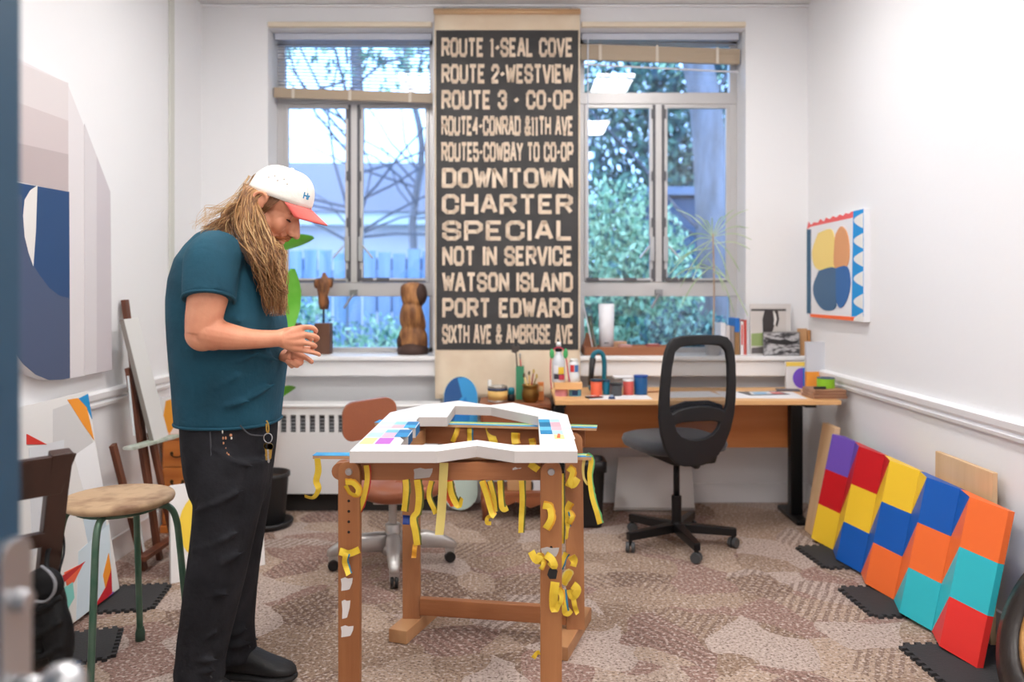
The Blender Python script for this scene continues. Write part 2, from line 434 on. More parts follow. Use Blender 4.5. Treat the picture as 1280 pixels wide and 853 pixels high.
fence_m = mat('fence_boards', (120,140,170), .8, c2=(150,165,190), nscale=3, stretch=(3,3,.2))
def fence(name, label, x0, x1, y, z1):
    r = thing(name, label, 'fence', ((x0+x1)/2, y, -.4))
    m = MB(); x = x0
    while x < x1:
        m.box2((x, y, -.4), (x+.14, y+.02, z1+rg.uniform(-.03,.03))); x += .165
    m.build('boards', fence_m, r)
    for z in (.2, z1-.3): MB().box2((x0, y+.021, z), (x1, y+.07, z+.09)).build('rail', fence_m, r)
fence('garden_fence', 'pale vertical-board garden fence outside the left window', -5.5, -.4, 9.0, 1.75)
r = thing('garden_house', 'pale neighbouring house with a bright white eave, outside the left window', 'house', (-3, 15, -.4))
MB().box2((-8, 15, -.4), (-1.2, 19, 2.5)).build('house_wall', mat('house_wall', (226,216,222), .8), r)
MB().box2((-8.4, 14.6, 2.5), (-.9, 19.3, 2.72)).build('eave', mat('house_eave', (245,245,250), .6), r)
m = MB(); m.add([(-8.4,14.5,2.722),(-.9,14.5,2.722),(-.9,17,4.0),(-8.4,17,4.0),(-8.4,19.4,2.722),(-.9,19.4,2.722)], [(0,1,2,3),(3,2,5,4),(0,3,4),(1,5,2)]); m.build('roof', mat('house_roof', (128,120,128), .8), r)
for x in (-4.6, -2.6): MB().box2((x, 14.97, .9), (x+.9, 14.999, 1.9)).build('house_window', mat('house_window', (70,90,120), .2), r)
def tree(name, label, x, y, h, r0, cloud, nb, seed):
    rt = thing(name, label, 'tree', (x, y, -.4)); rr = random.Random(seed)
    m = MB(); bends = [Vector((x+rr.uniform(-.1,.1)*i*.6, y, -.4+h*i/5)) for i in range(6)]
    m.tube(smoothpath(bends, 4), [r0*(1.15-.5*i/20) for i in range(21)], 14)
    m.build('trunk', mat('bark_'+name, (250,218,200) if r0 > .2 else (110,100,100), .9, 0, .6, 9, (214,186,176) if r0 > .2 else (130,124,130), 5, (2,2,.5)), rt, smooth=True)
    b = MB()
    for i in range(nb):
        p = Vector((x, y, -.4+h*rr.uniform(.35,.95))); q = [p]; d = Vector((rr.uniform(-1,1), rr.uniform(-.5,.5), rr.uniform(-.05,.7))).normalized()
        for k in range(5):
            d = (d+Vector((rr.uniform(-.4,.4), rr.uniform(-.4,.4), rr.uniform(-.3,.25)))).normalized(); q.append(q[-1]+d*h*.1)
        b.tube(q, [.021*(1-k/6.5) for k in range(6)], 5)
    b.build('branches', mat('bark_twig', (96,92,100), .9), rt)
    if cloud:
        lf = MB()
        for c, rad, n, sz in cloud: leafcloud(lf, c, rad, n, sz, rr, [0,1,2])
        lf.build('foliage', leafA, rt, recalc=False)
tree('tree', 'bare-branched tree against the bright sky outside the left window', -2.3, 11, 6.5, .10, [((-2.0,11,4.9),(2.2,1,.9),700,.07)], 30, 5)
tree('tree', 'thick pale-barked tree trunk at the right side of the right window', xat(893, 8.6), 8.6, 6, .20, [((xat(893,8.6)+.2,8.9,4.4),(1.9,.8,.7),900,.07)], 10, 6)
tree('tree', 'slim dark tree standing behind the blue fence at the right of the left window', xat(522, 13.9), 13.9, 7, .07, [], 14, 8)
def bush(label, blobs, seed):
    r = thing('garden_bush', label, 'bush', (blobs[0][0][0], blobs[0][0][1], -.4)); rr = random.Random(seed); m = MB()
    for c, rad, n, sz in blobs: leafcloud(m, c, rad, n, sz, rr, [0,0,1,1,2])
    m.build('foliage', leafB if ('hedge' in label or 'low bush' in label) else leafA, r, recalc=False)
    s = MB()
    for i in range(5):
        c, rad = blobs[0][0], blobs[0][1]
        s.cyl((c[0]+rr.uniform(-.3,.3), c[1], -.4), (c[0]+rr.uniform(-.5,.5)*rad[0], c[1]+rr.uniform(-.3,.3), c[2]), .03, .01, 6)
    s.build('stems', mat('bark_twig', (96,92,100), .9), r)
bush('dense light green bush filling the left half of the right window', [((xat(770,8), 8, 1.2), (.85,.6,1.25), 9500, .042), ((xat(770,8)-.1, 8.2, .2), (1.0,.6,.8), 3000, .042)], 2)
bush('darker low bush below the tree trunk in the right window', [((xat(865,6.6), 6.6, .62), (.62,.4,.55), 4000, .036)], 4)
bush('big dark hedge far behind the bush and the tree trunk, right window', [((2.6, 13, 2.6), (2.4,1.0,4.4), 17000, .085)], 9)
bush('small blue-green shrub in front of the pale fence, outside the left window', [((xat(475,8), 8, .55), (.5,.4,.55), 1500, .035)], 11)
bush('small shrub at the left before the pale fence, outside the left window', [((xat(375,8), 8, .75), (.45,.4,.6), 1500, .035)], 12)
r = thing('garden_shed', 'dark shed wall half hidden behind the tree trunk, right window', 'shed', (2.2, 10, -.4))
MB().box2((1.75, 10, -.4), (3.3, 11.2, 2.45)).build('shed_wall', mat('shed_wall', (52,80,110), .8), r)
MB().box((2.52, 10.6, 2.53), (1.8, 1.5, .1)).build('shed_roof', mat('shed_roof', (110,125,150), .8), r)

# ------------------------------------------------------------------ stroke lettering
GLY = {
'A': (4, [[(0,0),(1.7,6),(2.3,6),(4,0)], [(.7,2),(3.3,2)]]),
'B': (4, [[(0,0),(0,6),(3,6),(4,5.2),(4,3.9),(3.2,3.1),(4,2.3),(4,.8),(3,0),(0,0)], [(0,3.1),(3.2,3.1)]]),
'C': (4, [[(4,4.3),(4,5),(3,6),(1,6),(0,5),(0,1),(1,0),(3,0),(4,1),(4,1.7)]]),
'D': (4, [[(0,0),(0,6),(3,6),(4,5),(4,1),(3,0),(0,0)]]),
'E': (3.5, [[(3.5,6),(0,6),(0,0),(3.5,0)], [(0,3),(2.8,3)]]),
'H': (4, [[(0,0),(0,6)], [(4,0),(4,6)], [(0,3),(4,3)]]),
'I': (0, [[(0,0),(0,6)]]),
'L': (3.4, [[(0,6),(0,0),(3.4,0)]]),
'M': (5, [[(0,0),(0,6),(2.5,1.5),(5,6),(5,0)]]),
'N': (4, [[(0,0),(0,6),(4,0),(4,6)]]),
'O': (4, [[(1,0),(3,0),(4,1),(4,5),(3,6),(1,6),(0,5),(0,1),(1,0)]]),
'P': (4, [[(0,0),(0,6),(3,6),(4,5.1),(4,3.5),(3,2.6),(0,2.6)]]),
'R': (4, [[(0,0),(0,6),(3,6),(4,5.2),(4,3.7),(3,2.9),(0,2.9)], [(2.2,2.9),(4,0)]]),
'S': (4, [[(4,4.5),(4,5.1),(3,6),(1,6),(0,5.1),(0,3.9),(1,3.1),(3,2.9),(4,2.1),(4,.9),(3,0),(1,0),(0,.9),(0,1.5)]]),
'T': (4, [[(0,6),(4,6)], [(2,0),(2,6)]]),
'U': (4, [[(0,6),(0,1),(1,0),(3,0),(4,1),(4,6)]]),
'V': (4, [[(0,6),(1.8,0),(2.2,0),(4,6)]]),
'W': (5, [[(0,6),(1.2,0),(2.5,5),(3.8,0),(5,6)]]),
'X': (4, [[(0,0),(4,6)], [(0,6),(4,0)]]),
'Y': (4, [[(0,6),(2,3),(4,6)], [(2,3),(2,0)]]),
'1': (1.6, [[(0,5.2),(.9,6),(.9,0)], [(0,0),(1.8,0)]]),
'2': (3.6, [[(0,4.4),(0,5.1),(.9,6),(2.7,6),(3.6,5.1),(3.6,3.8),(0,.9),(0,0),(3.6,0)]]),
'3': (3.6, [[(0,4.6),(0,5.1),(.9,6),(2.7,6),(3.6,5.1),(3.6,3.9),(2.8,3.1),(3.6,2.3),(3.6,.9),(2.7,0),(.9,0),(0,.9),(0,1.5)], [(1.4,3.1),(2.8,3.1)]]),
'4': (3.8, [[(2.8,0),(2.8,6),(0,1.8),(3.8,1.8)]]),
'5': (3.6, [[(3.5,6),(0,6),(0,3.4),(2.7,3.4),(3.6,2.6),(3.6,.9),(2.7,0),(.9,0),(0,.9),(0,1.4)]]),
'&': (4, [[(4,0),(.6,4.4),(.6,5.2),(1.3,6),(2.3,6),(2.9,5.2),(2.9,4.5),(0,2),(0,.8),(.8,0),(2.2,0),(3.9,2.4)]]),
'-': (1.8, [[(0,2.4),(1.8,3.4)]]),
'=': (1.8, [[(0,2.9),(1.8,2.9)]]),
'o': (3, [[(.8,0),(2.2,0),(3,.8),(3,3),(2.2,3.8),(.8,3.8),(0,3),(0,.8),(.8,0)]]),
'r': (2, [[(0,0),(0,3.8)], [(0,2.8),(1,3.8),(2,3.8)]]),
' ': (1.6, []),
}
def lettering(mb, text, x0, x1, z0, z1, mp, m=0, th=.17, gap=1.55, thx=None):
    """draw text fitted between x0..x1, z0..z1 on the surface mp(u,v,w)"""
    adv = sum(GLY[c][0] for c in text) + gap*(len(text)-1); h = z1-z0; t = th*h
    sx = (x1-x0-t)/adv; tx = min(t, .36*4*sx*1.05); sx = (x1-x0-tx)/adv; x = x0+tx/2
    words = []; split = mb is None
    if split: mb = MB()
    for c in text+' ':
        wd, strokes = GLY[c]
        if c == ' ' and split and mb.v: words.append(mb); mb = MB()
        for st in strokes:
            P = [Vector((x+a*sx, z0+t/2+b/6*(h-t))) for a, b in st]
            closed = (P[0]-P[-1]).length < 1e-6
            for i in range(len(P)-1):
                d = (P[i+1]-P[i]).normalized(); nrm = Vector((-d.y, d.x))
                # a thinner pen for steep strokes of condensed lines
                k = (tx*abs(d.y)+t*abs(d.x))/2/(abs(d.x)+abs(d.y))
                a = P[i]; b = P[i+1]
                e0 = k if (i > 0 or closed) else (k if abs(d.x) < .3 else 0); e1 = k if (i < len(P)-2 or closed) else (k if abs(d.x) < .3 else 0)
                e0 *= .55 if (i > 0 or closed) else 1; e1 *= .55 if (i < len(P)-2 or closed) else 1
                a = a-d*e0; b = b+d*e1
                mb.add([mp(q.x, q.y, 0) for q in (a-nrm*k, b-nrm*k, b+nrm*k, a+nrm*k)], [(0,1,2,3)], m)
        x += (wd+gap)*sx
    return words if split else mb

# ------------------------------------------------------------------ bus route scroll
def scroll():
    r = thing('bus_route_sign', 'tall black roll sign listing bus routes in cream letters, hung between the two windows', 'sign', (-.06, 4.93, 3.04))
    def Yz(z): return 4.972 - (3.04-z)/(3.04-.93)*(4.972-4.868) if z > .93 else 4.868
    def Zp(py):   # pixel row -> z on the cloth
        z = zat(py, 4.9)
        for _ in range(4): z = zat(py, Yz(z))
        return z
    cream = mat('scroll_linen', (238,222,198), .8, 0, .25, 9, (228,208,182), 5)
    black = mat('scroll_black', (46,45,46), .62, 0, .25, 10, (60,58,58), 6)
    let = mat('scroll_letters', (232,212,190), .7, c2=(222,200,176), nscale=12)
    def mp(u, v, w_): return Vector((u, Yz(v)-w_, v))
    def sheet(m, x0a, x1a, z1, x0b, x1b, z0, w_, mi=0, n=24):
        k = len(m.v); q = 14
        for i in range(n+1):
            f = i/n; z = z1+(z0-z1)*f; a = x0a+(x0b-x0a)*f; b = x1a+(x1b-x1a)*f
            for j in range(q+1):
                g = j/q; x = a+(b-a)*g
                m.v.append(Vector((x, Yz(z)-w_-.0016*math.sin(z*9+x*5)*(1 if z < .95 else .5), z)))
        for i in range(n):
            for j in range(q):
                m.f.append([k+i*(q+1)+j, k+i*(q+1)+j+1, k+(i+1)*(q+1)+j+1, k+(i+1)*(q+1)+j]); m.m.append(mi)
    xL, xR = xat(543, 4.97), xat(725, 4.97); xl, xr = xat(544, 4.868), xat(725, 4.868)
    m = MB(); sheet(m, xL, xR, 3.055, xl, xr, .66, 0, n=60); m.build('linen', cream, r, smooth=True, solid=.0015)
    m = MB(); sheet(m, xat(545,4.966), xat(723,4.966), Zp(38), xat(545.5,4.868), xat(723,4.868), Zp(437.5), .004, n=50); m.build('black_panel', black, r, smooth=True)
    m = MB().tube([(xL-.002, 4.958, 3.03), (xR+.002, 4.958, 3.028)], .016, 14); m.build('wooden_roller', wood('roller_wood', (206,158,112), (226,192,152), 'X'), r, smooth=True)
    k = MB()
    for x in (xL+.06, xR-.06): k.cyl((x, 4.94, 3.046), (x, 4.999, 3.046), .004, seg=8)
    k.build('nail', chrome, r)
    rows = [('ROUTE 1-SEAL COVE',47.6,71.8,552,716),('ROUTE 2-WESTVIEW',80.5,104.8,552,716),('ROUTE 3 - CO=OP',113,137.2,552,716),
            ('ROUTE4-CONRAD &11TH AVE',145.3,170,552,716.5),('ROUTE5-COWBAY TO CO-OP',178,202.4,552,716.5),('DOWNTOWN',210.4,235.2,552.5,716),
            ('CHARTER',243,267.9,552.5,716),('SPECIAL',276,300.9,553,716),('NOT IN SERVICE',307.8,332.6,553,716),('WATSON ISLAND',340.6,365,553,716),
            ('PORT EDWARD',372.7,397.2,553,716),('SIXTH AVE & AMBROSE AVE',405.6,430,553,716.5)]
    for t, ya, yb, xa, xb in rows:
        za, zb = Zp(yb), Zp(ya); Y = Yz((za+zb)/2)
        for m in lettering(None, t, xat(xa, Y), xat(xb, Y), za, zb, lambda u, v, w_: Vector((u, Yz(v)-.0078, v)), th=.2, gap=1.9): m.build('printed_word', let, r, recalc=False)
scroll()

# ------------------------------------------------------------------ convector under left window
def convector():
    x0, x1, yf, z0, z1 = xat(300, 4.75), xat(547, 4.75), 4.75, .115, .645
    r = thing('radiator', 'long white convector radiator with a slotted grille under the left window', 'radiator', ((x0+x1)/2, yf, 0))
    wm = mat('radiator_enamel', (238,238,238), .35)
    holes = []; x = -1.50
    while x < -.78:
        holes.append([(x, zat(541,yf)), (x+.034, zat(541,yf)), (x+.034, zat(519,yf)), (x, zat(519,yf))]); x += .0565
    m = MB(); m.plate([(x0,z0),(x1,z0),(x1,z1-.02),(x0,z1-.02)], holes, -.02, lambda u,v,w_: Vector((u, yf-w_, v)))
    m.build('front_panel', wm, r)
    m = MB(); m.loft([[Vector((x, yf+a, z1+b)) for a, b in ((-.012,-.02),(-.012,-.006),(0,0),(.13,0),(.13,-.02))] for x in (x0-.01, x1+.01)])
    m.build('top_cover', wm, r, bev=.004)
    MB().box2((x0, yf+.021, z0), (x0+.015, 4.88, z1-.021)).box2((x1-.015, yf+.021, z0), (x1, 4.88, z1-.021)).build('end_panel', wm, r)
    g = MB()
    for k in range(5): g.box2((-1.52, yf+.03, zat(540,yf)+k*.021), (-.76, yf+.034, zat(540,yf)+k*.021+.012))
    g.build('grille_bars', mat('grille_grey', (150,152,156), .5), r)
    MB().box2((x0+.02, yf+.05, .2), (x1-.02, yf+.06, .6)).build('heating_core', mat('core_dark', (70,72,76), .6), r)
    MB().box2((x0+.01, yf+.06, 0), (x1-.01, 4.87, z0)).build('gap_shade', mat('gap_shade_dark', (45,42,40), .8), r)  # dark box standing in for the shade in the gap below the radiator
convector()

# ------------------------------------------------------------------ door in the foreground
def door():
    # open leaf, hinged on the left of the doorway the photographer stands in
    p1 = Vector((xat(27, .95), .95, 0)); p0 = Vector((-.59, .05, 0)); d = (p1-p0).normalized(); n = Vector((d.y, -d.x, 0))
    paint = mat('door_paint', (30,70,96), .45)
    M = Matrix((d, -n, Vector((0,0,1)))).transposed()
    c = (p0+p1)/2 - n*.022
    r = MB().box((c.x, c.y, 1.02), ((p1-p0).length, .044, 2.03), M=M).build('door_1', paint, bev=.003); struct(r)
    q = p0+d*((p1-p0).length-.03)
    MB().plate([(a, b) for a, b in rrect(-.028, .80, .028, 1.035, .02)], [], .014, lambda u, v, w_: q+d*u+n*w_+Vector((0,0,v))).build('handle_plate', chrome, r, bev=.002)
    m = MB(); cc = q+Vector((0,0,.965)); m.cyl(cc+n*.014, cc+n*.028, .014, .012, 20); m.build('lock_cylinder', chrome, r, bev=.002)
    m = MB(); kk = q+Vector((0,0,.868)); m.cyl(kk+n*.014, kk+n*.045, .011, .011, 16); m.ell(kk+n*.066, (.026,.026,.026)); m.build('knob', chrome, r, smooth=True)
door()

# ------------------------------------------------------------------ artwork helper: colour areas set into a panel face
def areas(name, polys, mp, parent, lift=.0008, rough=.6):
    """polys: (rgb, [(u,v)...]) painted areas, each a thin paint layer"""
    m = MB(); ms = []
    for i, (c, pts) in enumerate(polys):
        mm = flat(c, rough)
        if mm not in ms: ms.append(mm)
        m.plate(pts, [], lift*(1+i*.35), mp, ms.index(mm))
    return m.build(name, ms, parent)

# big shaped painting on left wall; (u = Y, v = z) read off the wall plane
def LW(px, py):
    Y = (XL+.05)*F/(px-CX); return (Y, zat(py, Y))
def big_painting():
    x = XL+.05
    tl, tr, r1, r2 = (2.75, 2.21), LW(85,104), LW(138,240), LW(140,460)
    zb = .94
    out = [tl, tr, r1, (r2[0], zb), (3.42, zb)] + [(2.95+.47*math.cos(a), zb+.5-.5*math.sin(a)) for a in [PI/2*k/8 for k in range(8, -1, -1)]][0:0]
    out = [tl, tr, r1, (r2[0], zb), LW(78,469)[:1]+(zb,)]
    yb0 = out[-1][0]
    out += [(yb0-.48*math.sin(PI/2*k/8), zb+.55-.55*math.cos(PI/2*k/8)) for k in range(1, 9)] + [(2.75, 1.6)]
    r = thing('shaped_painting', 'large angular wall painting in pale grey bands and navy curves on the left wall', 'painting', (XL, 3.3, zb))
    mp = lambda u, v, w_: Vector((XL+.002+w_, u, v))
    MB().plate(out, [], .045, mp).build('panel', flat((226,221,223)), r)
    mp2 = lambda u, v, w_: Vector((XL+.047+w_, u, v))
    yl = tl[0]; yd = LW(87, 200)[0]
    def band(py0l, py0r, py1l, py1r, c):  # from left end to the x=87 divide
        a0 = LW(28,py0l); a1 = LW(86,py0r); b0 = LW(28,py1l); b1 = LW(86,py1r)
        def ext(p, q): # extend to yl
            t = (yl-p[0])/(q[0]-p[0]); return (yl, p[1]+(q[1]-p[1])*t)
        return (c, [ext(a0,a1), a1, b1, ext(b0,b1)])
    navy = (38,72,118); slate = (76,88,118)
    P = [band(80,104,130,151,(220,212,212)), band(130,151,180,193,(208,196,196)), band(180,193,228,240,(190,176,176))]
    dk = (86.5, 240, 470)
    # slate field with a lighter curve, then navy field, then white crescent
    fld = [LW(87,240), LW(88,469)[:1]+(zb+.002,), (yb0, zb+.002)] + out[5:13] + [(yl, 1.6), (yl, 1.72)]
    P.append((slate, fld))
    nv = [LW(87,240), LW(87.5,373), LW(75,370), LW(62,360), LW(50,344), LW(42,332), LW(35,312), LW(30,290), (yl, 1.60), (yl, 1.72)]
    P.append((navy, nv))
    P.append((slate, [(yl,1.30)]+[LW(28,330), LW(35,312), LW(30,288), LW(28,270), LW(27.5,244), (yl, 1.66)]))
    cr = [LW(47,232), LW(45,290), LW(42,333), LW(36,316), LW(31,296), LW(29,270), LW(31,250), LW(38,238)]
    P.append((mat('x',(0,0,0)) and (230,226,222), cr))
    # pale vertical facets on right
    P.append(((216,211,214), [LW(106,155), LW(121,195), LW(121,462)[:1]+(zb+.002,), LW(106,466)[:1]+(zb+.002,)]))
    P.append(((203,196,201), [LW(121,195), r1, (r2[0], zb+.002), LW(121,462)[:1]+(zb+.002,)]))
    areas('colour_areas', P, mp2, r)
big_painting()

# leaning geometric canvas on the floor, left wall
def leaning_canvas():
    b0 = Vector((-1.72, 3.50, .022)); b1 = Vector((-1.72, 2.55, .022)); t0 = Vector((-1.905, 3.585, .868))
    U = (b1-b0); Lu = U.length; U.normalize(); V = (t0-b0); Lv = V.length; V.normalize(); Nn = V.cross(U).normalized()
    if Nn.x < 0: Nn = -Nn
    r = thing('geometric_canvas', 'large canvas with pale geometric shapes and orange and blue wedges leaning on the left wall', 'painting', b0)
    mp0 = lambda u, v, w_: b0+U*u+V*v+Nn*(w_-.035)
    MB().plate([(0,0),(Lu,0),(Lu,Lv),(0,Lv)], [], .035, mp0).build('stretched_canvas', flat((226,224,222)), r, bev=.002)
    def Q(px, py):   # pixel -> (u,v) on the canvas plane
        o = Vector((0,0,CZ)); d = Vector(((px-CX)/F, 1, -(py-CY)/F)); t = (b0-o).dot(Nn)/d.dot(Nn); p = o+d*t-b0
        # solve for skewed basis
        uu, uv, vv = U.dot(U), U.dot(V), V.dot(V); a, b = p.dot(U), p.dot(V); det = uu*vv-uv*uv
        return (max(.002,min(Lu-.002,(a*vv-b*uv)/det)), max(.002,min(Lv-.002,(b*uu-a*uv)/det)))
    mp = lambda u, v, w_: b0+U*u+V*v+Nn*w_
    P = [((206,204,204), [Q(66,512),Q(100,500),Q(118,560),Q(92,570),Q(80,640),Q(66,700)]),
         ((238,238,240), [Q(92,570),Q(118,552),Q(136,605),Q(128,612),Q(104,612)]),
         ((214,216,220), [Q(36,560),Q(80,550),Q(78,640),Q(40,700)]),
         ((190,206,218), [Q(106,615),Q(128,610),Q(134,672),Q(112,690),Q(104,650)]),
         ((206,222,232), [Q(98,690),Q(136,655),Q(140,740),Q(96,782)]),
         ((18,140,200), [Q(97,499),Q(112,492),Q(115,524),Q(108,510)]),
         ((238,150,40), [Q(84,500),Q(97,498),Q(108,510),Q(117,550),Q(104,532)]),
         ((214,50,38), [Q(33,543),Q(58,556),Q(33,556)]),
         ((232,98,62), [Q(80,716),Q(104,704),Q(92,728),Q(84,736)]),
         ((196,40,44), [Q(78,720),Q(106,702),Q(104,705),Q(80,728)]),
         ((130,206,196), [Q(80,735),Q(90,728),Q(92,748),Q(84,762)]),
         ((240,150,40), [Q(128,720),Q(135,692),Q(138,712),Q(131,735)]),
         ((196,24,38), [Q(118,768),Q(131,735),Q(138,712),Q(140,748)]),
         ((120,80,170), [Q(134,752),Q(141,740),Q(142,748)])]
    areas('colour_areas', P, mp, r)
leaning_canvas()

# foam mats with jigsaw edges
def foam_mat(label, cx, cy, a, size, rz, lip=.018):
    r = thing('foam_mat', label, 'foam mat', (cx, cy, 0), 'black jigsaw foam mats', rz, local=True)
    pts = []; n = 8; L = size; st = L/n
    def side(p, d, nrm):
        for i in range(n):
            s = .3*st
            for f, o in ((.0,0),(.30,0),(.22,lip),(.78,lip),(.70,0)):
                pts.append((p[0]+d[0]*(i+f)*st+nrm[0]*o, p[1]+d[1]*(i+f)*st+nrm[1]*o))
    h = L/2
    side((-h,-h),(1,0),(0,-1)); side((h,-h),(0,1),(1,0)); side((h,h),(-1,0),(0,1)); side((-h,h),(0,-1),(-1,0))
    MB().plate(pts, [], .012, lambda u, v, w_: Vector((u*a, v, w_))).build('mat', mat('eva_foam', (52,52,54), .85, 0, .3, 120), r)
foam_mat('black foam mat under the purple, red and yellow panel by the desk', 1.60, 3.97, 1, .30, .10)
foam_mat('black foam mat under the third and fourth coloured panels', 1.585, 3.40, 1, .30, .05)
foam_mat('black foam mat under the orange, turquoise and red panel nearest the camera', 1.60, 2.82, 1.1, .31, .04)
foam_mat('black foam mat under the far end of the large leaning canvas on the left', -1.66, 3.43, 1, .27, .15)
foam_mat('black foam mat by the dark chair, under the near end of the leaning canvas', -1.615, 2.955, 1, .26, .35)

# ------------------------------------------------------------------ dark ladder-back chair
def dark_chair():
    wd = mat('dark_stained_wood', (58,34,26), .35, 0, .1, 40, (44,26,20), 6, (2,2,.3))
    R0 = Vector((-1.268, 2.16, 0)); wdir = Vector((-.66,-.75,0)).normalized(); f = Vector((-.75,.66,0)).normalized()
    r = thing('ladder_back_chair', 'dark brown wooden chair with a slatted back behind the open door', 'chair', R0)
    W = .40; up = Vector((0,0,1)); rec = -f*.13
    def post(o): return [R0+wdir*o+f*.02, R0+wdir*o+up*.44, R0+wdir*o+rec*.75+up*.80, R0+wdir*o+rec+up*.90]
    for o in (.0, W):
        m = MB(); P = post(o)
        for i in range(3): m.bar(P[i], P[i+1], .032, .052, hint=wdir, ext=.004)
        m.build('leg', wd, r, bev=.004)
    for z0, z1, e, nm in ((.79, .895, .035, 'top_rail'), (.65, .69, 0, 'slat'), (.52, .55, 0, 'slat')):
        m = MB(); k = lambda z: rec*max(0, (z-.44)/.46)
        a0 = R0+wdir*(-e); b0 = R0+wdir*(W+e)
        ring = lambda p, da: [p+k(z0)+up*z0-f*.014+wdir*da, p+k(z0)+up*z0+f*.012+wdir*da, p+k(z1)+up*z1+f*.012, p+k(z1)+up*z1-f*.014]
        m.loft([ring(a0, .028 if e else 0), ring(b0, -.028 if e else 0)]); m.build(nm, wd, r, bev=.003)
    m = MB(); s = [R0+wdir*-.01+f*.0, R0+wdir*(W+.01)+f*.0, R0+wdir*(W+.02)+f*.42, R0+wdir*(-.02)+f*.42]
    m.loft([[p+up*.435 for p in s], [p+up*.46 for p in s]]); m.build('seat', wd, r, bev=.006)
    for o in (.01, W-.01):
        MB().bar(R0+wdir*o+f*.38, R0+wdir*o+f*.38+up*.435, .04, .04).build('leg', wd, r, bev=.004)
    m = MB(); m.bar(R0+wdir*.0+f*.02+up*.2, R0+wdir*.0+f*.38+up*.2, .02, .025); m.bar(R0+wdir*W+f*.02+up*.2, R0+wdir*W+f*.38+up*.2, .02, .025); m.build('stretcher', wd, r, bev=.003)
    # black bag slung on the back post
    bl = mat('bag_nylon', (12,12,14), .6, 0, .8, 16, spec=.25)
    c = at(66, 768, 2.06); b = thing('black_bag', 'small black bag with a grey loop strap hung on the dark chair', 'bag', c)
    m = MB(); m.ell(c+Vector((-.022,0,-.02)), (.055,.045,.12), M=Matrix.Rotation(.12,3,'Y')); m.ell(c+Vector((.018,-.012,-.035)), (.036,.04,.10), M=Matrix.Rotation(-.2,3,'Y')); m.ell(c+Vector((-.015,-.012,.075)), (.05,.03,.05), M=Matrix.Rotation(.5,3,'Y')); m.ell(c+Vector((.03,-.02,-.10)),(.026,.03,.035)); m.ell(c+Vector((-.045,-.01,-.10)),(.03,.03,.04))
    for z in (-.09,-.03,.03): m.tube(smoothpath([c+Vector((-.06,-.03,z+.02)), c+Vector((-.01,-.052,z)), c+Vector((.045,-.04,z+.03))], 5), .009, 8)
    o = m.build('pouch', bl, b); voxel(o, .005, 3)
    P = [at(44,752,1.985), at(57,752,1.98), at(67,742,1.98), at(69,728,1.985), at(62,716,1.99), at(52,708,2.0)]
    MB().tube(smoothpath(P, 6), .006, 8, flat=.5).build('strap', mat('strap_grey', (120,120,124), .5), b, smooth=True)
    P = [at(58,712,2.06), at(60,690,2.10), at(67,672,2.145), at(78,668,2.17), at(80,690,2.15), at(74,714,2.07)]
    MB().tube(smoothpath(P, 6), .006, 8, flat=.5).build('hanging_loop', bl, b, smooth=True)
    P = [c+Vector((.035+.022*math.cos(t), -.02, -.128+.022*math.sin(t))) for t in [2*PI*k/16 for k in range(16)]]
    MB().tube(P, .003, 6, closed=True).build('ring', blackmet, b, smooth=True)
dark_chair()

# ------------------------------------------------------------------ stool
def stool():
    c = Vector((xat(148,2.8), 2.8, 0)); zs = .605
    r = thing('round_stool', 'round wooden-topped stool with green tubular metal legs beside the man', 'stool', c)
    top = mat('worn_stool_top', (200,168,132), .6, 0, .15, 30, (140,104,76), 9, (1,1,1), lo=.48, hi=.72)
    MB().lathe([(0,zs-.03),(.165,zs-.03),(.18,zs-.022),(.183,zs-.012),(.18,zs-.003),(.17,zs),(0,zs)], c, 40).build('seat', top, r, smooth=True).data.polygons
    gm = mat('green_paint_worn', (66,104,84), .4, .2, .1, 60, (92,118,100), 14)
    for a in (-84, 14, 98, 184):
        d = Vector((math.cos(math.radians(a)), math.sin(math.radians(a)), 0))
        P = [c+d*.05+Vector((0,0,zs-.042)), c+d*.13+Vector((0,0,zs-.042)), c+d*.168+Vector((0,0,zs-.055)), c+d*.188+Vector((0,0,zs-.1)), c+d*.20+Vector((0,0,zs-.2)), c+d*.235+Vector((0,0,.012))]
        l = MB().tube(smoothpath(P, 5), .0115, 12).build('leg', gm, r, smooth=True)
        e = P[-1]; MB().lathe([(.017,0),(.017,.03),(.0135,.045),(.0135,.05)], (e.x, e.y, 0), 14).build('foot_cap', mat('rubber_green', (58,84,70), .7), l, smooth=True)
    MB().tube([c+Vector((.13*math.cos(t), .13*math.sin(t), zs-.042)) for t in [2*PI*k/28 for k in range(28)]], .007, 8, closed=True).build('ring_brace', gm, r, smooth=True)
stool()

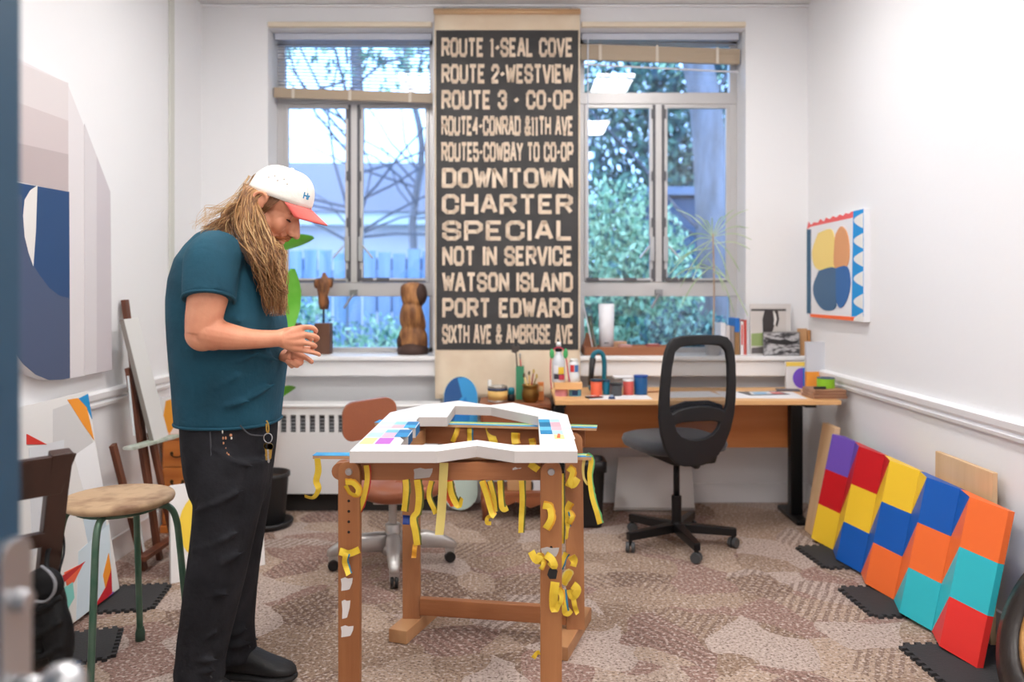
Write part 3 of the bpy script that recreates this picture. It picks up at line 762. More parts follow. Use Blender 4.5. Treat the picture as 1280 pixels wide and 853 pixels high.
# ------------------------------------------------------------------ easel against the left wall, with things on it
def easel():
    ew = wood('easel_wood', (92,50,34), (120,70,48), 'Z', .45)
    r = thing('wooden_easel', 'folded dark wooden easel leaning in the left back corner', 'easel', (-1.78, 3.93, 0))
    tx = lambda z: -1.925+(1.27-z)*.13      # lean of the easel plane
    def pt(px, py, dy=0):
        # solve pixel onto the leaning plane
        Y = 3.95
        for _ in range(30):
            z = zat(py, Y); X = tx(z)+dy; Y = X*F/(px-CX)
        return Vector((X, Y, z))
    def b(nm, p, q, wd, th=.022, dy=0, m=ew):
        MB().bar(pt(*p, dy), pt(*q, dy), th, wd, hint=Vector((0,1,0))).build(nm, m, r, bev=.003)
    b('mast', (156,375), (197,690), .045); b('mast', (168,420), (208,640), .03, dy=.03)
    b('leg', (141,556), (183,722), .038, dy=.012); b('leg', (160,460), (200,700), .034, dy=.02)
    b('leg', (187,540), (222,700), .030, dy=.035)
    b('cross_rail', (162,645), (212,618), .05, dy=.045, m=wood('easel_pale', (196,170,140), (214,190,160), 'Y'))
    b('cross_rail', (176,700), (216,672), .045, dy=.045)
    MB().bar(pt(160,561,.07), pt(220,545,.07), .05, .016).build('tray', mat('tray_painted', (150,168,148), .6, c2=(205,210,200), nscale=14), r, bev=.002)
    b('paint_smear', (160,470), (168,545), .018, .004, .032, flat((214,222,226))); b('paint_smear', (172,640), (180,690), .02, .004, .05, flat((210,214,216)))
    # narrow grey panel standing on the tray
    t = thing('narrow_panel', 'tall narrow pale grey panel standing on the easel tray', 'panel', pt(198,548,.06))
    A, B_, C_, D_ = pt(188,553,.065), pt(206,545,.065), pt(168,398,.05), pt(150,400,.05)
    n = (B_-A).cross(D_-A).normalized(); n = -n if n.x < 0 else n
    m = MB(); m.loft([[p for p in (A,B_,C_,D_)], [p+n*.02 for p in (A,B_,C_,D_)]]); m.build('board', flat((222,222,220)), t, bev=.002)
    m = MB(); m.loft([[A-n*.002,A+n*.018,D_+n*.018,D_-n*.002],[p+(A-B_).normalized()*.003 for p in (A-n*.002,A+n*.018,D_+n*.018,D_-n*.002)]]); m.build('edge_strip', flat((150,144,138)), t)
easel()

def chest():
    x0, x1, yf, yb, z1 = -1.92, -1.50, 4.36, 4.72, .53
    r = thing('small_wooden_chest', 'small orange-brown wooden drawer chest in the left back corner behind the man', 'chest of drawers', ((x0+x1)/2, (yf+yb)/2, 0))
    om = wood('chest_wood', (196,106,40), (224,140,66), 'X', .35)
    MB().box2((x0,yf+.015,.04), (x1,yb,z1-.02)).box2((x0-.012,yf-.01,z1-.02), (x1+.012,yb,z1)).box2((x0-.008,yf,0), (x1+.008,yb,.04)).build('body', om, r, bev=.004)
    zz = [(.05,.20),(.205,.355),(.36,.505)]
    for a, b in zz:
        d = MB().box2((x0+.015,yf,a), (x1-.015,yf+.03,b)).build('drawer', om, r, bev=.004)
        for x in (x0+.09, x1-.09):
            MB().tube([Vector((x+.03*math.cos(t), yf-.012, (a+b)/2-.018*math.sin(t))) for t in [PI*k/10 for k in range(11)]], .004, 8).ell((x-.03,yf-.004,(a+b)/2),(.009,.009,.012)).ell((x+.03,yf-.004,(a+b)/2),(.009,.009,.012)).build('drawer_pull', mat('dark_brass', (70,52,30), .4, .8), d, smooth=True)
    # small white canvas with an orange wedge standing on it
    p = thing('orange_wedge_canvas', 'small white canvas with an orange wedge standing on the wooden chest', 'painting', (-1.88, 4.44, z1))
    mp = lambda u, v, w_: Vector((-1.945+u, 4.42+w_*-1+.05*v, z1+v))
    MB().plate([(0,0),(.24,0),(.24,.2),(0,.2)], [], .018, mp).build('canvas', canvasw, p, bev=.002)
    areas('colour_areas', [((240,164,50), [(.01,.045),(.055,.002),(.09,.06),(.06,.19),(.03,.18)])], lambda u, v, w_: mp(u, v, .0185+w_), p)
chest()

def yellow_canvas():
    A = Vector((-1.545, 3.61, .001)); B_ = Vector((-1.20, 3.86, .001)); up = Vector((-.06, .13, .41))
    U = (B_-A); Lu = U.length; U.normalize(); V = up.normalized(); Lv = up.length; n = U.cross(V).normalized()
    r = thing('yellow_canvas', 'canvas with a big yellow round shape leaning below the easel, behind the man', 'painting', A)
    mp0 = lambda u, v, w_: A+U*u+V*v+n*w_
    MB().plate([(0,0),(Lu,0),(Lu,Lv),(0,Lv)], [], -.03, mp0).build('canvas', flat((232,228,226)), r, bev=.002)
    mp = lambda u, v, w_: mp0(u, v, w_+.0005)
    areas('colour_areas', [((246,208,60), circ(.19,.235,.155,.17)), ((244,176,40), [(.12,.12),(.2,.2),(.24,.12),(.18,.06)]), ((250,222,110), [(.2,.3),(.26,.4),(.33,.34),(.28,.24)]), ((240,160,30), [(.11,.26),(.16,.25),(.17,.33),(.13,.32)]), ((60,110,190), [(.31,.1),(.36,.13),(.35,.2)])], mp, r)
yellow_canvas()

# ------------------------------------------------------------------ potted plant behind the man
def leaf(m, base, tip, width, droop, mi=0, fold=.25, n=10, roll=.7):
    base, tip = Vector(base), Vector(tip); d = tip-base; L = d.length; side = d.cross(Vector((0,0,1)))
    side = side.normalized() if side.length > 1e-4 else Vector((1,0,0)); up = side.cross(d).normalized(); side, up = side*math.cos(roll)+up*math.sin(roll), up*math.cos(roll)-side*math.sin(roll)
    k = len(m.v)
    for i in range(n+1):
        f = i/n; c = base+d*f+up*(droop*math.sin(PI*f)); wd = width*math.sin(PI*min(1,(f*.92+.04)))**.75
        for s in (-1, 0, 1): m.v.append(c+side*s*wd+up*(fold*wd if s else 0))
    for i in range(n):
        for s in range(2):
            a = k+i*3+s; m.f.append([a, a+1, a+4, a+3]); m.m.append(mi)
def potted():
    c = Vector((xat(334,4.5), 4.5, 0))
    r = thing('potted_plant', 'tall broad-leaved potted plant in a black pot behind the man', 'plant', c)
    MB().lathe([(.085,.02),(.095,.03),(.115,.27),(.125,.28),(.125,.30),(.112,.30),(.108,.26),(0,.26)], c, 28).build('pot', mat('pot_black', (32,32,34), .5), r, smooth=True)
    MB().lathe([(0,.0),(.125,.0),(.14,.018),(.142,.035),(.13,.035),(.12,.02),(0,.02)], c, 28).build('saucer', mat('pot_black', (32,32,34), .5), r, smooth=True)
    MB().lathe([(0,.262),(.107,.262),(.107,.268),(0,.275)], c, 20).build('soil', mat('soil', (60,44,34), .95), r)
    gl = mat('leaf_green', (104,190,60), .35, c2=(130,206,84), nscale=6)
    tips = [((335,315),(392,297),.05,.012),((345,380),(352,330),.05,.02),((356,424),(366,336),.06,.03),((345,420),(357,428),.05,.06),((345,500),(369,484),.028,.02),((300,380),(268,330),.05,.03),((330,330),(300,290),.05,.03)]
    for (a, b, wd, dr) in tips:
        p0 = c+Vector((random.uniform(-.02,.02), random.uniform(-.02,.02), .27)); pa = at(a[0], a[1], 4.47); pb = at(b[0], b[1], 4.42)
        st = MB().tube(smoothpath([p0, (p0+pa)/2+Vector((0,0,.1)), pa], 6), .006, 7).build('stalk', mat('stalk_green', (110,150,70), .5), r, smooth=True)
        m = MB(); leaf(m, pa, pb, wd, dr); m.build('leaf', gl, r, smooth=True, recalc=False)
potted()

# ------------------------------------------------------------------ sculptures on left sill
carv = mat('carved_wood', (158,102,60), .5, 0, .6, 26, (86,52,32), 14, (1.5,1.5,.6), lo=.4, hi=.6)
darkw = wood('dark_block_wood', (86,54,40), (108,72,54), 'Z', .55)
def torso(label, px, pyb, pyt, blk, tors):
    Y = 5.06; c = Vector((xat(px,Y), Y, .9152))
    r = thing('carved_figure', label, 'sculpture', c, 'carved wooden torsos on wooden blocks')
    zb = zat(blk, Y)
    MB().box2((c.x-.048, Y-.045, .9152), (c.x+.048, Y+.045, zb)).build('block_base', darkw, r, bev=.003)
    zt0, zt1 = zat(tors, Y), zat(pyt, Y)
    MB().cyl((c.x, Y, zb), (c.x, Y, zt0+.02), .007, seg=8).build('rod', blackmet, r)
    h = zt1-zt0; m = MB()
    rings = []
    for f, a, b, ox in ((0,.026,.022,.002),(.18,.034,.028,0),(.38,.03,.024,-.002),(.6,.042,.03,0),(.75,.05,.03,.002),(.82,.047,.026,.002),(.87,.02,.018,.004),(.93,.014,.014,.004),(1,.008,.01,.004)):
        rings.append([(c.x+ox+a*(1+.10*math.sin(3*t+9*f))*math.cos(t), Y+b*(1+.10*math.sin(4*t+5*f))*math.sin(t), zt0+h*f) for t in [2*PI*k/18 for k in range(18)]])
    m.loft(rings); m.ell((c.x-.047,Y,zt0+h*.7),(.014,.016,.03)); m.ell((c.x+.046,Y,zt0+h*.7),(.013,.016,.028))
    m.build('torso', carv, r, smooth=True)
torso('carved wooden torso on a rod, on the sill just right of the hands', 404.5, 445, 341, 404, 387)
torso('carved wooden torso on the sill, half hidden by the chest of the man', 365, 445, 352, 404, 396)
def twist():
    Y = 5.05; c = Vector((xat(516,Y), Y, .9152)); H = zat(353,Y)-.9152
    r = thing('wood_sculpture', 'twisted carved wood sculpture on the sill beside the bus route sign', 'sculpture', c)
    m = MB(); rings = []; N = 44
    for i in range(N+1):
        f = i/N; z = .9152+H*f
        seg = .086*(1-.10*f)
        # three fat coils separated by deep slanting creases
        ring = []
        for k in range(40):
            t = 2*PI*k/40
            ph = f*3.05-.06+.10*math.sin(t+.6)          # crease height wanders round the trunk
            c_ = abs(math.sin(PI*ph)); bulge = .74+.26*c_**.45
            rr_ = seg*bulge*(1+.10*math.sin(2*t+7*f)+.05*math.sin(3*t-11*f))
            if f > .94: rr_ *= 1-.55*((f-.94)/.06)**2
            ring.append((c.x+rr_*math.cos(t)+.006*math.sin(9*f), Y+rr_*.8*math.sin(t), z))
        rings.append(ring)
    m.loft(rings)
    g = mat('carved_grain', (186,130,78), .5, 0, .5, 22, (120,76,44), 9, (3,3,.7), lo=.38, hi=.62)
    m.build('carved_body', g, r, smooth=True)
    d = mat('dark_bark', (72,50,42), .7, 0, .4, 25)
    m = MB(); m.lathe([(0,0),(.094,0),(.1,.03),(.088,.05),(.05,.075),(0,.08)], c, 22); m.ell((c.x-.078,Y,.99),(.022,.05,.05)); m.build('bark_base', d, r, smooth=True)
    m = MB(); m.ell((c.x+.050,Y-.012,.9152+H*.83),(.042,.052,.07)); m.build('bark_patch', d, r, smooth=True)
twist()

# ------------------------------------------------------------------ skateboard deck, low cabinet and what stands on it
def deck():
    zb, zt = .012, zat(471, 4.83); xc = xat(576, 4.84); b = .103; yb, yt = 4.79, 4.848
    r = thing('skateboard_deck', 'painted skateboard deck standing upright, blue top and mint bottom, left of the low cabinet', 'skateboard deck', (xc, 4.8, 0))
    Lz = zt-zb; mp = lambda u, v, w_: Vector((xc+u, yb+(yt-yb)*v/Lz-w_, zb+v))
    out = circ(0, b, b, b, 15, PI, 2*PI)+circ(0, Lz-.125, b, .125, 15, 0, PI)
    MB().plate(out, [], .011, mp).build('deck', mat('deck_mint', (206,226,216), .4), r)
    mp2 = lambda u, v, w_: mp(u, v, .0112+w_)
    o = lambda k: [(x*.985, y) for x, y in k]
    top = circ(0, Lz-.125, b*.99, .124, 15, 0, PI)
    areas('colour_areas', [((40,90,150), o([(b,.44),*top,(-b,.44)])), ((60,160,225), [(-.02,Lz-.01),(.02,Lz-.005),*circ(0,Lz-.125,b*.98,.122,6,PI*.4,0),(b*.98,.44),(-.01,.44),(-.03,Lz-.16),(.01,Lz-.12)]), ((30,130,210), [(-.03,Lz-.2),(.03,Lz-.12),(.055,Lz-.2),(.05,.44),(-.05,.44)]),
          ((236,92,54), [(-b*.98,.42),(.01,.42),(-.01,.38),(-b*.98,.38)]), ((236,92,54), [(-b*.97,.30),(-.07,.30),(-.03,.12),(-.02,.025),(-.05,.02),(-b*.85,.06),(-b*.97,.1)])], mp2, r)
deck()

redw = wood('cabinet_wood', (128,70,40), (158,92,56), 'X', .4)
CT = .672
def cabinet():
    x0, x1, yf, yb = xat(601,4.60), xat(689,4.60), 4.58, 4.845
    r = thing('low_wooden_cabinet', 'low red-brown wooden stand left of the desk, cluttered on top', 'cabinet', ((x0+x1)/2, (yf+yb)/2, 0))
    MB().box2((x0-.01,yf-.012,CT-.028), (x1,yb,CT)).build('top', redw, r, bev=.006)
    d = MB().box2((x0+.01,yf,CT-.12), (x1-.01,yf+.02,CT-.032)).build('drawer', redw, r, bev=.004)
    MB().ell(((x0+x1)/2,yf-.012,CT-.076),(.012,.014,.012)).build('knob', mat('dark_brass', (70,52,30), .4, .8), d, smooth=True)
    MB().box2((x0,yf+.01,.12), (x0+.02,yb,CT-.03)).box2((x1-.02,yf+.01,.12), (x1,yb,CT-.03)).build('side_panel', redw, r, bev=.003)
    MB().box2((x0,yf+.005,.14), (x1,yb,.165)).build('shelf', redw, r, bev=.004)
    m = MB(); P = [(x0+.02,.14),(x0+.05,.10),(x0+.12,.075),((x0+x1)/2,.11),(x1-.12,.075),(x1-.05,.10),(x1-.02,.14)]; m.plate(P, [], .018, lambda u,v,w_: Vector((u, yf+.006+w_, v))); m.build('apron', redw, r, bev=.002)
    for x, y in ((x0+.025,yf+.03),(x1-.025,yf+.03),(x0+.025,yb-.03),(x1-.025,yb-.03)):
        MB().tube([(x,y,.14),(x,y,.10),(x,y,.06),(x,y,0)], [.022,.026,.02,.016], 12).build('leg', redw, r, smooth=True)
    b = thing('cardboard_box', 'small cardboard box on the bottom shelf of the low wooden stand', 'box', (xat(648,4.62), 4.68, .1655))
    cb = mat('cardboard', (198,152,108), .8, c2=(188,142,98), nscale=10)
    xa, xb = xat(634,4.62), xat(664,4.62)
    MB().box2((xa,4.62,.166), (xb,4.78,.285)).build('carton', cb, b, bev=.002); MB().box2((xa,4.62,.286), (xb,4.70,.2885)).box2((xa,4.70,.286), (xb,4.78,.2885)).build('flap', cb, b)
    b = thing('paper_stack', 'stack of white papers on the bottom shelf of the low wooden stand', 'paper', (xat(673,4.62), 4.68, .1655)); m = MB()
    for k in range(10): m.box((xat(675,4.62)+random.uniform(-.004,.004), 4.70, .168+k*.009), (.075,.14,.0085), rz=random.uniform(-.04,.04))
    m.build('sheets', flat((226,226,230)), b)
cabinet()

brass = mat('aged_brass', (140,104,52), .35, .85, .2, 40)
def jar_of(name, label, cat, px, pyb, pyt, rad, Y, m, prof=None, z=CT):
    c = Vector((xat(px,Y), Y, z)); h = zat(pyt,Y)-z
    return c, h
def tin():
    Y = 4.66; c = Vector((xat(622,Y), Y, CT)); h = .092
    r = thing('paint_tin', 'yellow-labelled tin can with an open lid at the left of the low wooden stand', 'tin', c)
    MB().lathe([(0,0),(.056,0),(.058,.004),(.056,.008),(.056,h-.008),(.058,h-.004),(.056,h),(.05,h),(.05,h-.01),(0,h-.01)], c, 28).build('can', mat('tin_metal', (196,190,180), .35, .8), r, smooth=True)
    MB().lathe([(.0566,.012),(.0572,.012),(.0572,h-.028),(.0566,h-.028)], c, 28).build('label', flat((222,180,104)), r, smooth=True)
    MB().lathe([(.0566,h-.027),(.0572,h-.027),(.0572,h-.012),(.0566,h-.012)], c, 28).build('blue_band', flat((48,62,92)), r, smooth=True)
    MB().box(c+Vector((-.045,-.02,h+.018)), (.02,.01,.035), rz=.3).build('lid_tab', flat((236,236,232)), r)
tin()
def small_kit():
    Y = 4.68
    c = Vector((xat(639,Y), Y, CT)); r = thing('small_container', 'small teal and black container between the tin and the green tube', 'container', c)
    MB().lathe([(0,0),(.021,0),(.022,.035),(.018,.04),(0,.04)], c, 18).build('body', flat((30,34,38)), r, smooth=True); MB().lathe([(0,.0405),(.02,.0405),(.02,.07),(.014,.078),(0,.078)], c, 18).build('cap', flat((20,120,140)), r, smooth=True)
    c = Vector((xat(650,4.76), 4.76, CT)); r = thing('green_tube', 'tall green cardboard tube holder on the low wooden stand', 'tube', c)
    h = zat(458,4.76)-CT
    m = MB(); m.plate([(-.024,-.024),(.024,-.024),(.024,.024),(-.024,.024)], [[(-.02,-.02),(.02,-.02),(.02,.02),(-.02,.02)]], h, lambda u,v,w_: c+Vector((u,v,w_)))
    m.box(c+Vector((0,0,.003)),(.039,.039,.006)); m.build('sleeve', flat((64,144,106)), r, bev=.002)
    t = thing('wrench', 'dark adjustable wrench standing in the green tube', 'wrench', c+Vector((-.008,0,.01)))
    st = mat('tool_steel', (84,78,74), .4, .6)
    p0 = c+Vector((-.004,.002,.012)); p1 = Vector((xat(645,4.76), 4.762, zat(441,4.76)))
    MB().bar(p0, p1, .018, .008).build('shank', st, t, bev=.002)
    m = MB(); hc = Vector((xat(644,4.76), 4.762, zat(436,4.76))); m.plate([(-.022,-.02),(.0,-.028),(.022,-.015),(.026,.012),(.014,.026),(.009,.01),(-.005,.012),(-.004,.03),(-.022,.018)], [], .012, lambda u,v,w_: hc+Vector((u,w_-.006,v))); m.build('jaw', st, t, bev=.002)
    for label, ox, oy, lean, col in (('red-handled paintbrush standing in the green tube', .010, -.004, .030, (200,66,60)), ('grey metal rod standing in the green tube', .012, .010, .012, (120,120,120))):
        b = thing('paintbrush' if 'brush' in label else 'metal_rod', label, 'brush' if 'brush' in label else 'rod', c+Vector((ox,oy,.012)))
        L = .235 if 'brush' in label else .26
        if 'brush' in label:
            MB().tube([c+Vector((ox,oy,.012)), c+Vector((ox+.005,oy,.12)), c+Vector((ox+lean*-.3,oy,L))], [.004,.006,.003], 8).build('handle', flat(col, .3), b, smooth=True)
        else:
            MB().cyl(c+Vector((ox,oy,.012)), c+Vector((ox-.012,oy,L)), .003, seg=8).build('rod', flat(col, .3), b, smooth=True); MB().ell(c+Vector((ox-.012,oy,L)),(.006,.006,.012)).build('tip', chrome, b, smooth=True)
    c = Vector((xat(663,4.65), 4.65, CT)); r = thing('brass_pot', 'embossed brass pot holding brushes on the low wooden stand', 'pot', c)
    MB().lathe([(0,0),(.036,0),(.044,.012),(.05,.04),(.047,.065),(.042,.078),(.046,.09),(.05,.1),(.047,.1),(.042,.09),(.038,.078),(.042,.06),(.044,.04),(.038,.015),(0,.012)], c, 28).build('pot_body', brass, r, smooth=True)
    for i, (a, L, col, lab) in enumerate(((100,.15,(196,150,70),'ochre-handled brush at the back of the brass pot'),(20,.135,(120,100,50),'olive brush leaning right in the brass pot'),(165,.14,(226,196,120),'pale-tipped brush leaning left in the brass pot'),(60,.16,(150,60,40),'tallest dark red brush in the brass pot'))):
        d = Vector((math.cos(math.radians(a)), math.sin(math.radians(a)), 0)); b = thing('paintbrush', lab, 'brush', c+Vector((0,0,.015)), 'brushes in the brass pot')
        p0 = c-d*.008+Vector((0,0,.016)); p1 = c+d*.035+Vector((0,0,L))
        MB().tube([p0, (p0+p1)/2, p1], [.003,.005,.004], 8).build('handle', flat(col, .4), b, smooth=True)
        MB().ell(p1+(p1-p0).normalized()*.012, (.007,.005,.014)).build('bristles', flat((200,170,90) if i % 2 else (90,80,60)), b, smooth=True)
    c = Vector((xat(676,4.72), 4.72, CT)); r = thing('orange_box', 'small orange carton behind the brass pot', 'box', c)
    MB().box(c+Vector((0,0,.052)), (.034,.05,.104)).build('carton', flat((216,130,66)), r, bev=.002); MB().box(c+Vector((0,-.0255,.07)), (.026,.001,.03)).build('label', flat((232,200,150)), r)
small_kit()

# ------------------------------------------------------------------ desk and what lies on it
DT = .73; DY0, DY1 = 4.28, 4.86; DX0, DX1 = xat(694, DY0), xat(1052, DY0)
beech = wood('beech_top', (222,168,108), (236,188,132), 'X', .4)
beechp = wood('beech_panel', (196,120,62), (212,140,80), 'X', .45)
def desk():
    r = thing('desk', 'long beech desk on black metal legs under the right window', 'desk', ((DX0+DX1)/2, 4.55, 0))
    MB().box2((DX0,DY0,DT-.025), (DX1,DY1,DT)).build('desktop', beech, r, bev=.003)
    MB().box2((DX0+.05,4.66,.405), (DX1-.14,4.68,DT-.026)).build('modesty_panel', beechp, r, bev=.002)
    for x in (DX0+.035, DX1-.125):
        MB().box2((x-.035,4.60,.03), (x+.035,4.66,DT-.055)).build('leg', blackmet, r, bev=.006)
        MB().box2((x-.03,DY0+.1,DT-.054), (x+.03,DY1-.04,DT-.026)).build('top_bracket', blackmet, r, bev=.004)
        MB().box2((x-.038,DY0+.21,.0), (x+.038,DY1-.02,.032)).build('foot', blackmet, r, bev=.012)
desk()
def paper(label, name, cat, x, y, wd, dp, rz, z=None, c=(238,238,242)):
    z = DT if z is None else z
    r = thing(name, label, cat, (x, y, z), rotz=rz, local=True)
    MB().box((0,0,.0012), (wd,dp,.0016)).build('sheet', flat(c), r); return r
paper('long white sheet on the desk in front of the paint tubs', 'paper_sheet', 'paper', .56, 4.40, .34, .16, .03)
paper('white sheet of paper at the right end of the desk under the art print', 'paper_sheet', 'paper', 1.36, 4.50, .44, .28, -.05)
paper('white paper on the desk behind the mesh back of the office chair', 'paper_sheet', 'paper', .98, 4.52, .30, .24, .12)
def art_print():
    r = thing('art_print', 'dark-edged art print with blue and red shapes lying on the desk', 'print', (xat(955,4.55), 4.56, DT+.0022), rotz=.18, local=True)
    MB().box((0,0,.0012), (.24,.15,.0016)).build('sheet', flat((40,52,70), .3), r)
    mp = lambda u, v, w_: Vector((u, v, .0022+w_))
    areas('colour_areas', [((228,234,244), [(-.10,-.06),(.02,-.055),(.1,.05),(-.06,.06)]), ((120,190,230), [(-.08,-.05),(0,-.05),(.02,.02),(-.05,.03)]), ((228,110,110), [(.03,-.05),(.1,-.06),(.1,.02),(.05,.03)])], mp, r, rough=.3)
    r = thing('booklet', 'small grey booklet on the desk behind the art print', 'booklet', (xat(985,4.7), 4.70, DT), rotz=-.2, local=True)
    MB().box((0,0,.004), (.13,.09,.006)).build('cover', flat((96,92,98)), r, bev=.001); MB().box((.002,.0,.004),(.127,.084,.004)).build('pages', flat((220,220,220)), r)
art_print()
def lidded(label, px, pyb, pyt, wpx, col, lidc, Y, lidh=.012, lab=None):
    c = Vector((xat(px,Y), Y, DT)); h = max(.03, zat(pyt,Y)-DT); R = wpx/2/F*Y
    r = thing('paint_tub', label, 'paint tub', c, 'row of paint tubs on the desk')
    MB().lathe([(0,0),(R*.9,0),(R*.93,.004),(R*.95,h-lidh-.003),(R*.9,h-lidh),(0,h-lidh)], c, 26).build('tub', flat(col, .4), r, smooth=True, )
    MB().lathe([(0,h-lidh+.0002),(R,h-lidh+.0002),(R*1.03,h-lidh+.003),(R*1.03,h-.002),(R*.98,h),(0,h)], c, 26).build('lid', flat(lidc, .35), r, smooth=True)
    if lab: MB().lathe([(R*.945,h*.15),(R*.965,h*.15),(R*.97,h*.65),(R*.95,h*.65)], c, 26).build('label', flat(lab), r, smooth=True)
lidded('orange paint tub with a dark lid, leftmost of the row of tubs', 745.5, 0, 474, 15.5, (236,104,70), (30,52,72), 4.50)
lidded('narrow teal paint tub between the orange and the grey tub', 758, 0, 475, 9.5, (24,120,150), (20,60,84), 4.52)
lidded('dark grey paint tub with a black rim in the middle of the row', 770, 0, 479, 16, (72,74,78), (28,28,32), 4.47)
lidded('coral red paint tub right of the grey tub', 785.5, 0, 474, 14, (214,92,84), (236,236,240), 4.52)
lidded('large navy blue paint tub with a blue lid, rightmost of the row', 801, 0, 469, 17.5, (14,84,140), (24,70,150), 4.53)
def desk_left():
    # two blocks carrying a wooden slab
    Y = 4.46; x0, x1 = xat(692.5,Y), xat(727.5,Y); zs0, zs1 = zat(486.5,Y), zat(478,Y)
    for label, pa, pb, col in (('pink tape roll holding up the left of the little wooden slab on the desk', 694, 710, (226,150,158)), ('blue tape roll holding up the right of the little wooden slab on the desk', 711.5, 727, (96,170,200))):
        cx = (xat(pa,Y)+xat(pb,Y))/2; R = (xat(pb,Y)-xat(pa,Y))/2; h = zs0-.001-DT; hh = h
        r = thing('tape_roll', label, 'tape roll', (cx, Y+.02, DT))
        m = MB(); m.lathe([(R*.62,0),(R,0),(R,hh),(R*.62,hh),(R*.62,0)], (cx,Y+.02,DT), 28); m.build('tape', flat(col, .5), r, smooth=False)
        m = MB(); m.lathe([(R*.58,.001),(R*.62,.001),(R*.62,hh-.001),(R*.58,hh-.001),(R*.58,.001)], (cx,Y+.02,DT), 28); m.build('core', flat((190,160,120)), r)
        if 'blue' in label: MB().box((cx-.004,Y+.02-R-.0008,DT+h*.5), (R*.9,.0012,h*.7)).build('dark_label', flat((30,58,104)), r)
    r = thing('wooden_slab', 'small wooden slab shelf resting on two tape rolls at the left end of the desk', 'shelf', ((x0+x1)/2, Y, zs0))
    MB().box2((x0,Y-.035,zs0), (x1,Y+.075,zs1)).build('slab', beech, r, bev=.002)
    zt = zs1
    c = Vector((xat(698.5,Y), Y+.015, zt)); k = (zat(428,Y)-zt)/.235
    b = thing('spray_bottle', 'clear bottle with a white nozzle and colourful label on the wooden slab', 'bottle', c)
    MB().lathe([(0,0),(.034*1,0),(.036,.006*k),(.036,.12*k),(.03,.145*k),(.016,.165*k),(.016,.18*k),(0,.18*k)], c, 22).build('bottle_body', mat('milky_plastic', (214,218,224), .25), b, smooth=True)
    MB().lathe([(0,.18*k),(.019,.18*k),(.019,.205*k),(.012,.21*k),(0,.21*k)], c, 18).build('black_collar', blackm, b, smooth=True)
    MB().lathe([(0,.21*k),(.014,.21*k),(.012,.235*k),(0,.237*k)], c, 18).build('nozzle', flat((240,240,240), .3), b, smooth=True)
    mp = lambda u, v, w_: c+Vector(((.0365+w_)*math.sin(u/.036), -(.0365+w_)*math.cos(u/.036), v))
    P = []
    for u0, u1, v0, v1, col in ((-.03,.03,.02*k,.05*k,(60,54,66)),(-.004,.03,.05*k,.09*k,(238,200,60)),(.0,.034,.015*k,.045*k,(196,60,80)),(-.03,-.004,.055*k,.1*k,(236,236,240))):
        n = 6; P.append((col, [(u0+(u1-u0)*i/n, v0) for i in range(n+1)]+[(u1+(u0-u1)*i/n, v1) for i in range(n+1)]))
    areas('label', P, mp, b)
    # lanyard draped on the bottle
    l = thing('lanyard', 'red and green lanyard cord hanging round the neck of the spray bottle', 'lanyard', c)
    pts = [c+Vector((a,bb,z)) for a, bb, z in ((-.04,-.01,-.04),(-.046,-.012,.04*k),(-.044,-.01,.13*k),(-.03,-.012,.19*k),(0,-.022,.215*k*.95),(.03,-.012,.185*k),(.043,-.01,.13*k),(.05,-.014,.06*k),(.06,-.02,.004))]
    MB().tube(smoothpath(pts, 6), .0035, 7).build('cord', flat((206,70,92)), l, smooth=True)
    for s in (-1, 1): MB().ell(c+Vector((s*.038,-.012,.168*k)), (.013,.01,.028)).build('green_clip', flat((70,170,100)), l, smooth=True)
    c2 = Vector((xat(717.5,Y), Y+.02, zt)); j = thing('paint_jar', 'small clear jar with red and blue paint standing on the wooden slab', 'jar', c2); k2 = zat(449,Y)-zt
    MB().lathe([(0,0),(.03,0),(.032,.004),(.032,k2*.35),(.028,k2*.4),(.028,k2*.8),(.02,k2*.9),(0,k2*.9)], c2, 22).build('glass_body', mat('jar_glass', (224,228,230), .15), j, smooth=True)
    MB().lathe([(0,k2*.9),(.022,k2*.9),(.022,k2),(0,k2)], c2, 20).build('lid', flat((230,230,226), .4), j, smooth=True)
    for a0, col in ((-.55,(210,50,56)),(.35,(70,120,180))):
        m = MB(); R = .0287; n = 5
        m.loft([[c2+Vector((R_*math.sin(a0+.8*(i/n-.3)), -R_*math.cos(a0+.8*(i/n-.3)), z)) for i in range(n+1) for R_ in (R,)]+[c2+Vector(((R+.001)*math.sin(a0+.8*((n-i)/n-.3)), -(R+.001)*math.cos(a0+.8*((n-i)/n-.3)), z)) for i in range(n+1)] for z in (k2*.44, k2*.74)])
        m.build('paint_band', flat(col), j)
    # caulking-gun shaped teal tool
    Yt = 4.72; g = thing('tape_gun', 'teal and black hand tool standing upright behind the paint tubs', 'tool', (xat(749,Yt), Yt, DT))
    teal = mat('tool_teal', (8,104,124), .4); bx = xat(749,Yt)
    MB().box((bx,Yt,DT+.015), (.12,.06,.03)).build('base', teal, g, bev=.006)
    m = MB(); z0, z1 = DT+.03, zat(437,Yt)
    m.tube(smoothpath([(bx+.028,Yt,z0),(bx+.03,Yt,z0+(z1-z0)*.6),(bx+.02,Yt,z1-.03),(bx-.005,Yt,z1-.014),(bx-.034,Yt,z1-.03),(bx-.038,Yt,z1-.06)], 6), .014, 12); m.build('arm', teal, g, smooth=True)
    m = MB(); m.tube([(bx-.038,Yt,z1-.05),(bx-.046,Yt,z1-.14),(bx-.052,Yt,z0)], [.018,.016,.014], 12); m.build('grip', blackm, g, smooth=True)
    # phone and cap
    p = thing('phone', 'red and black phone lying on the desk in front of the orange tub', 'phone', (xat(742,4.40), 4.375, DT), rotz=.35, local=True)
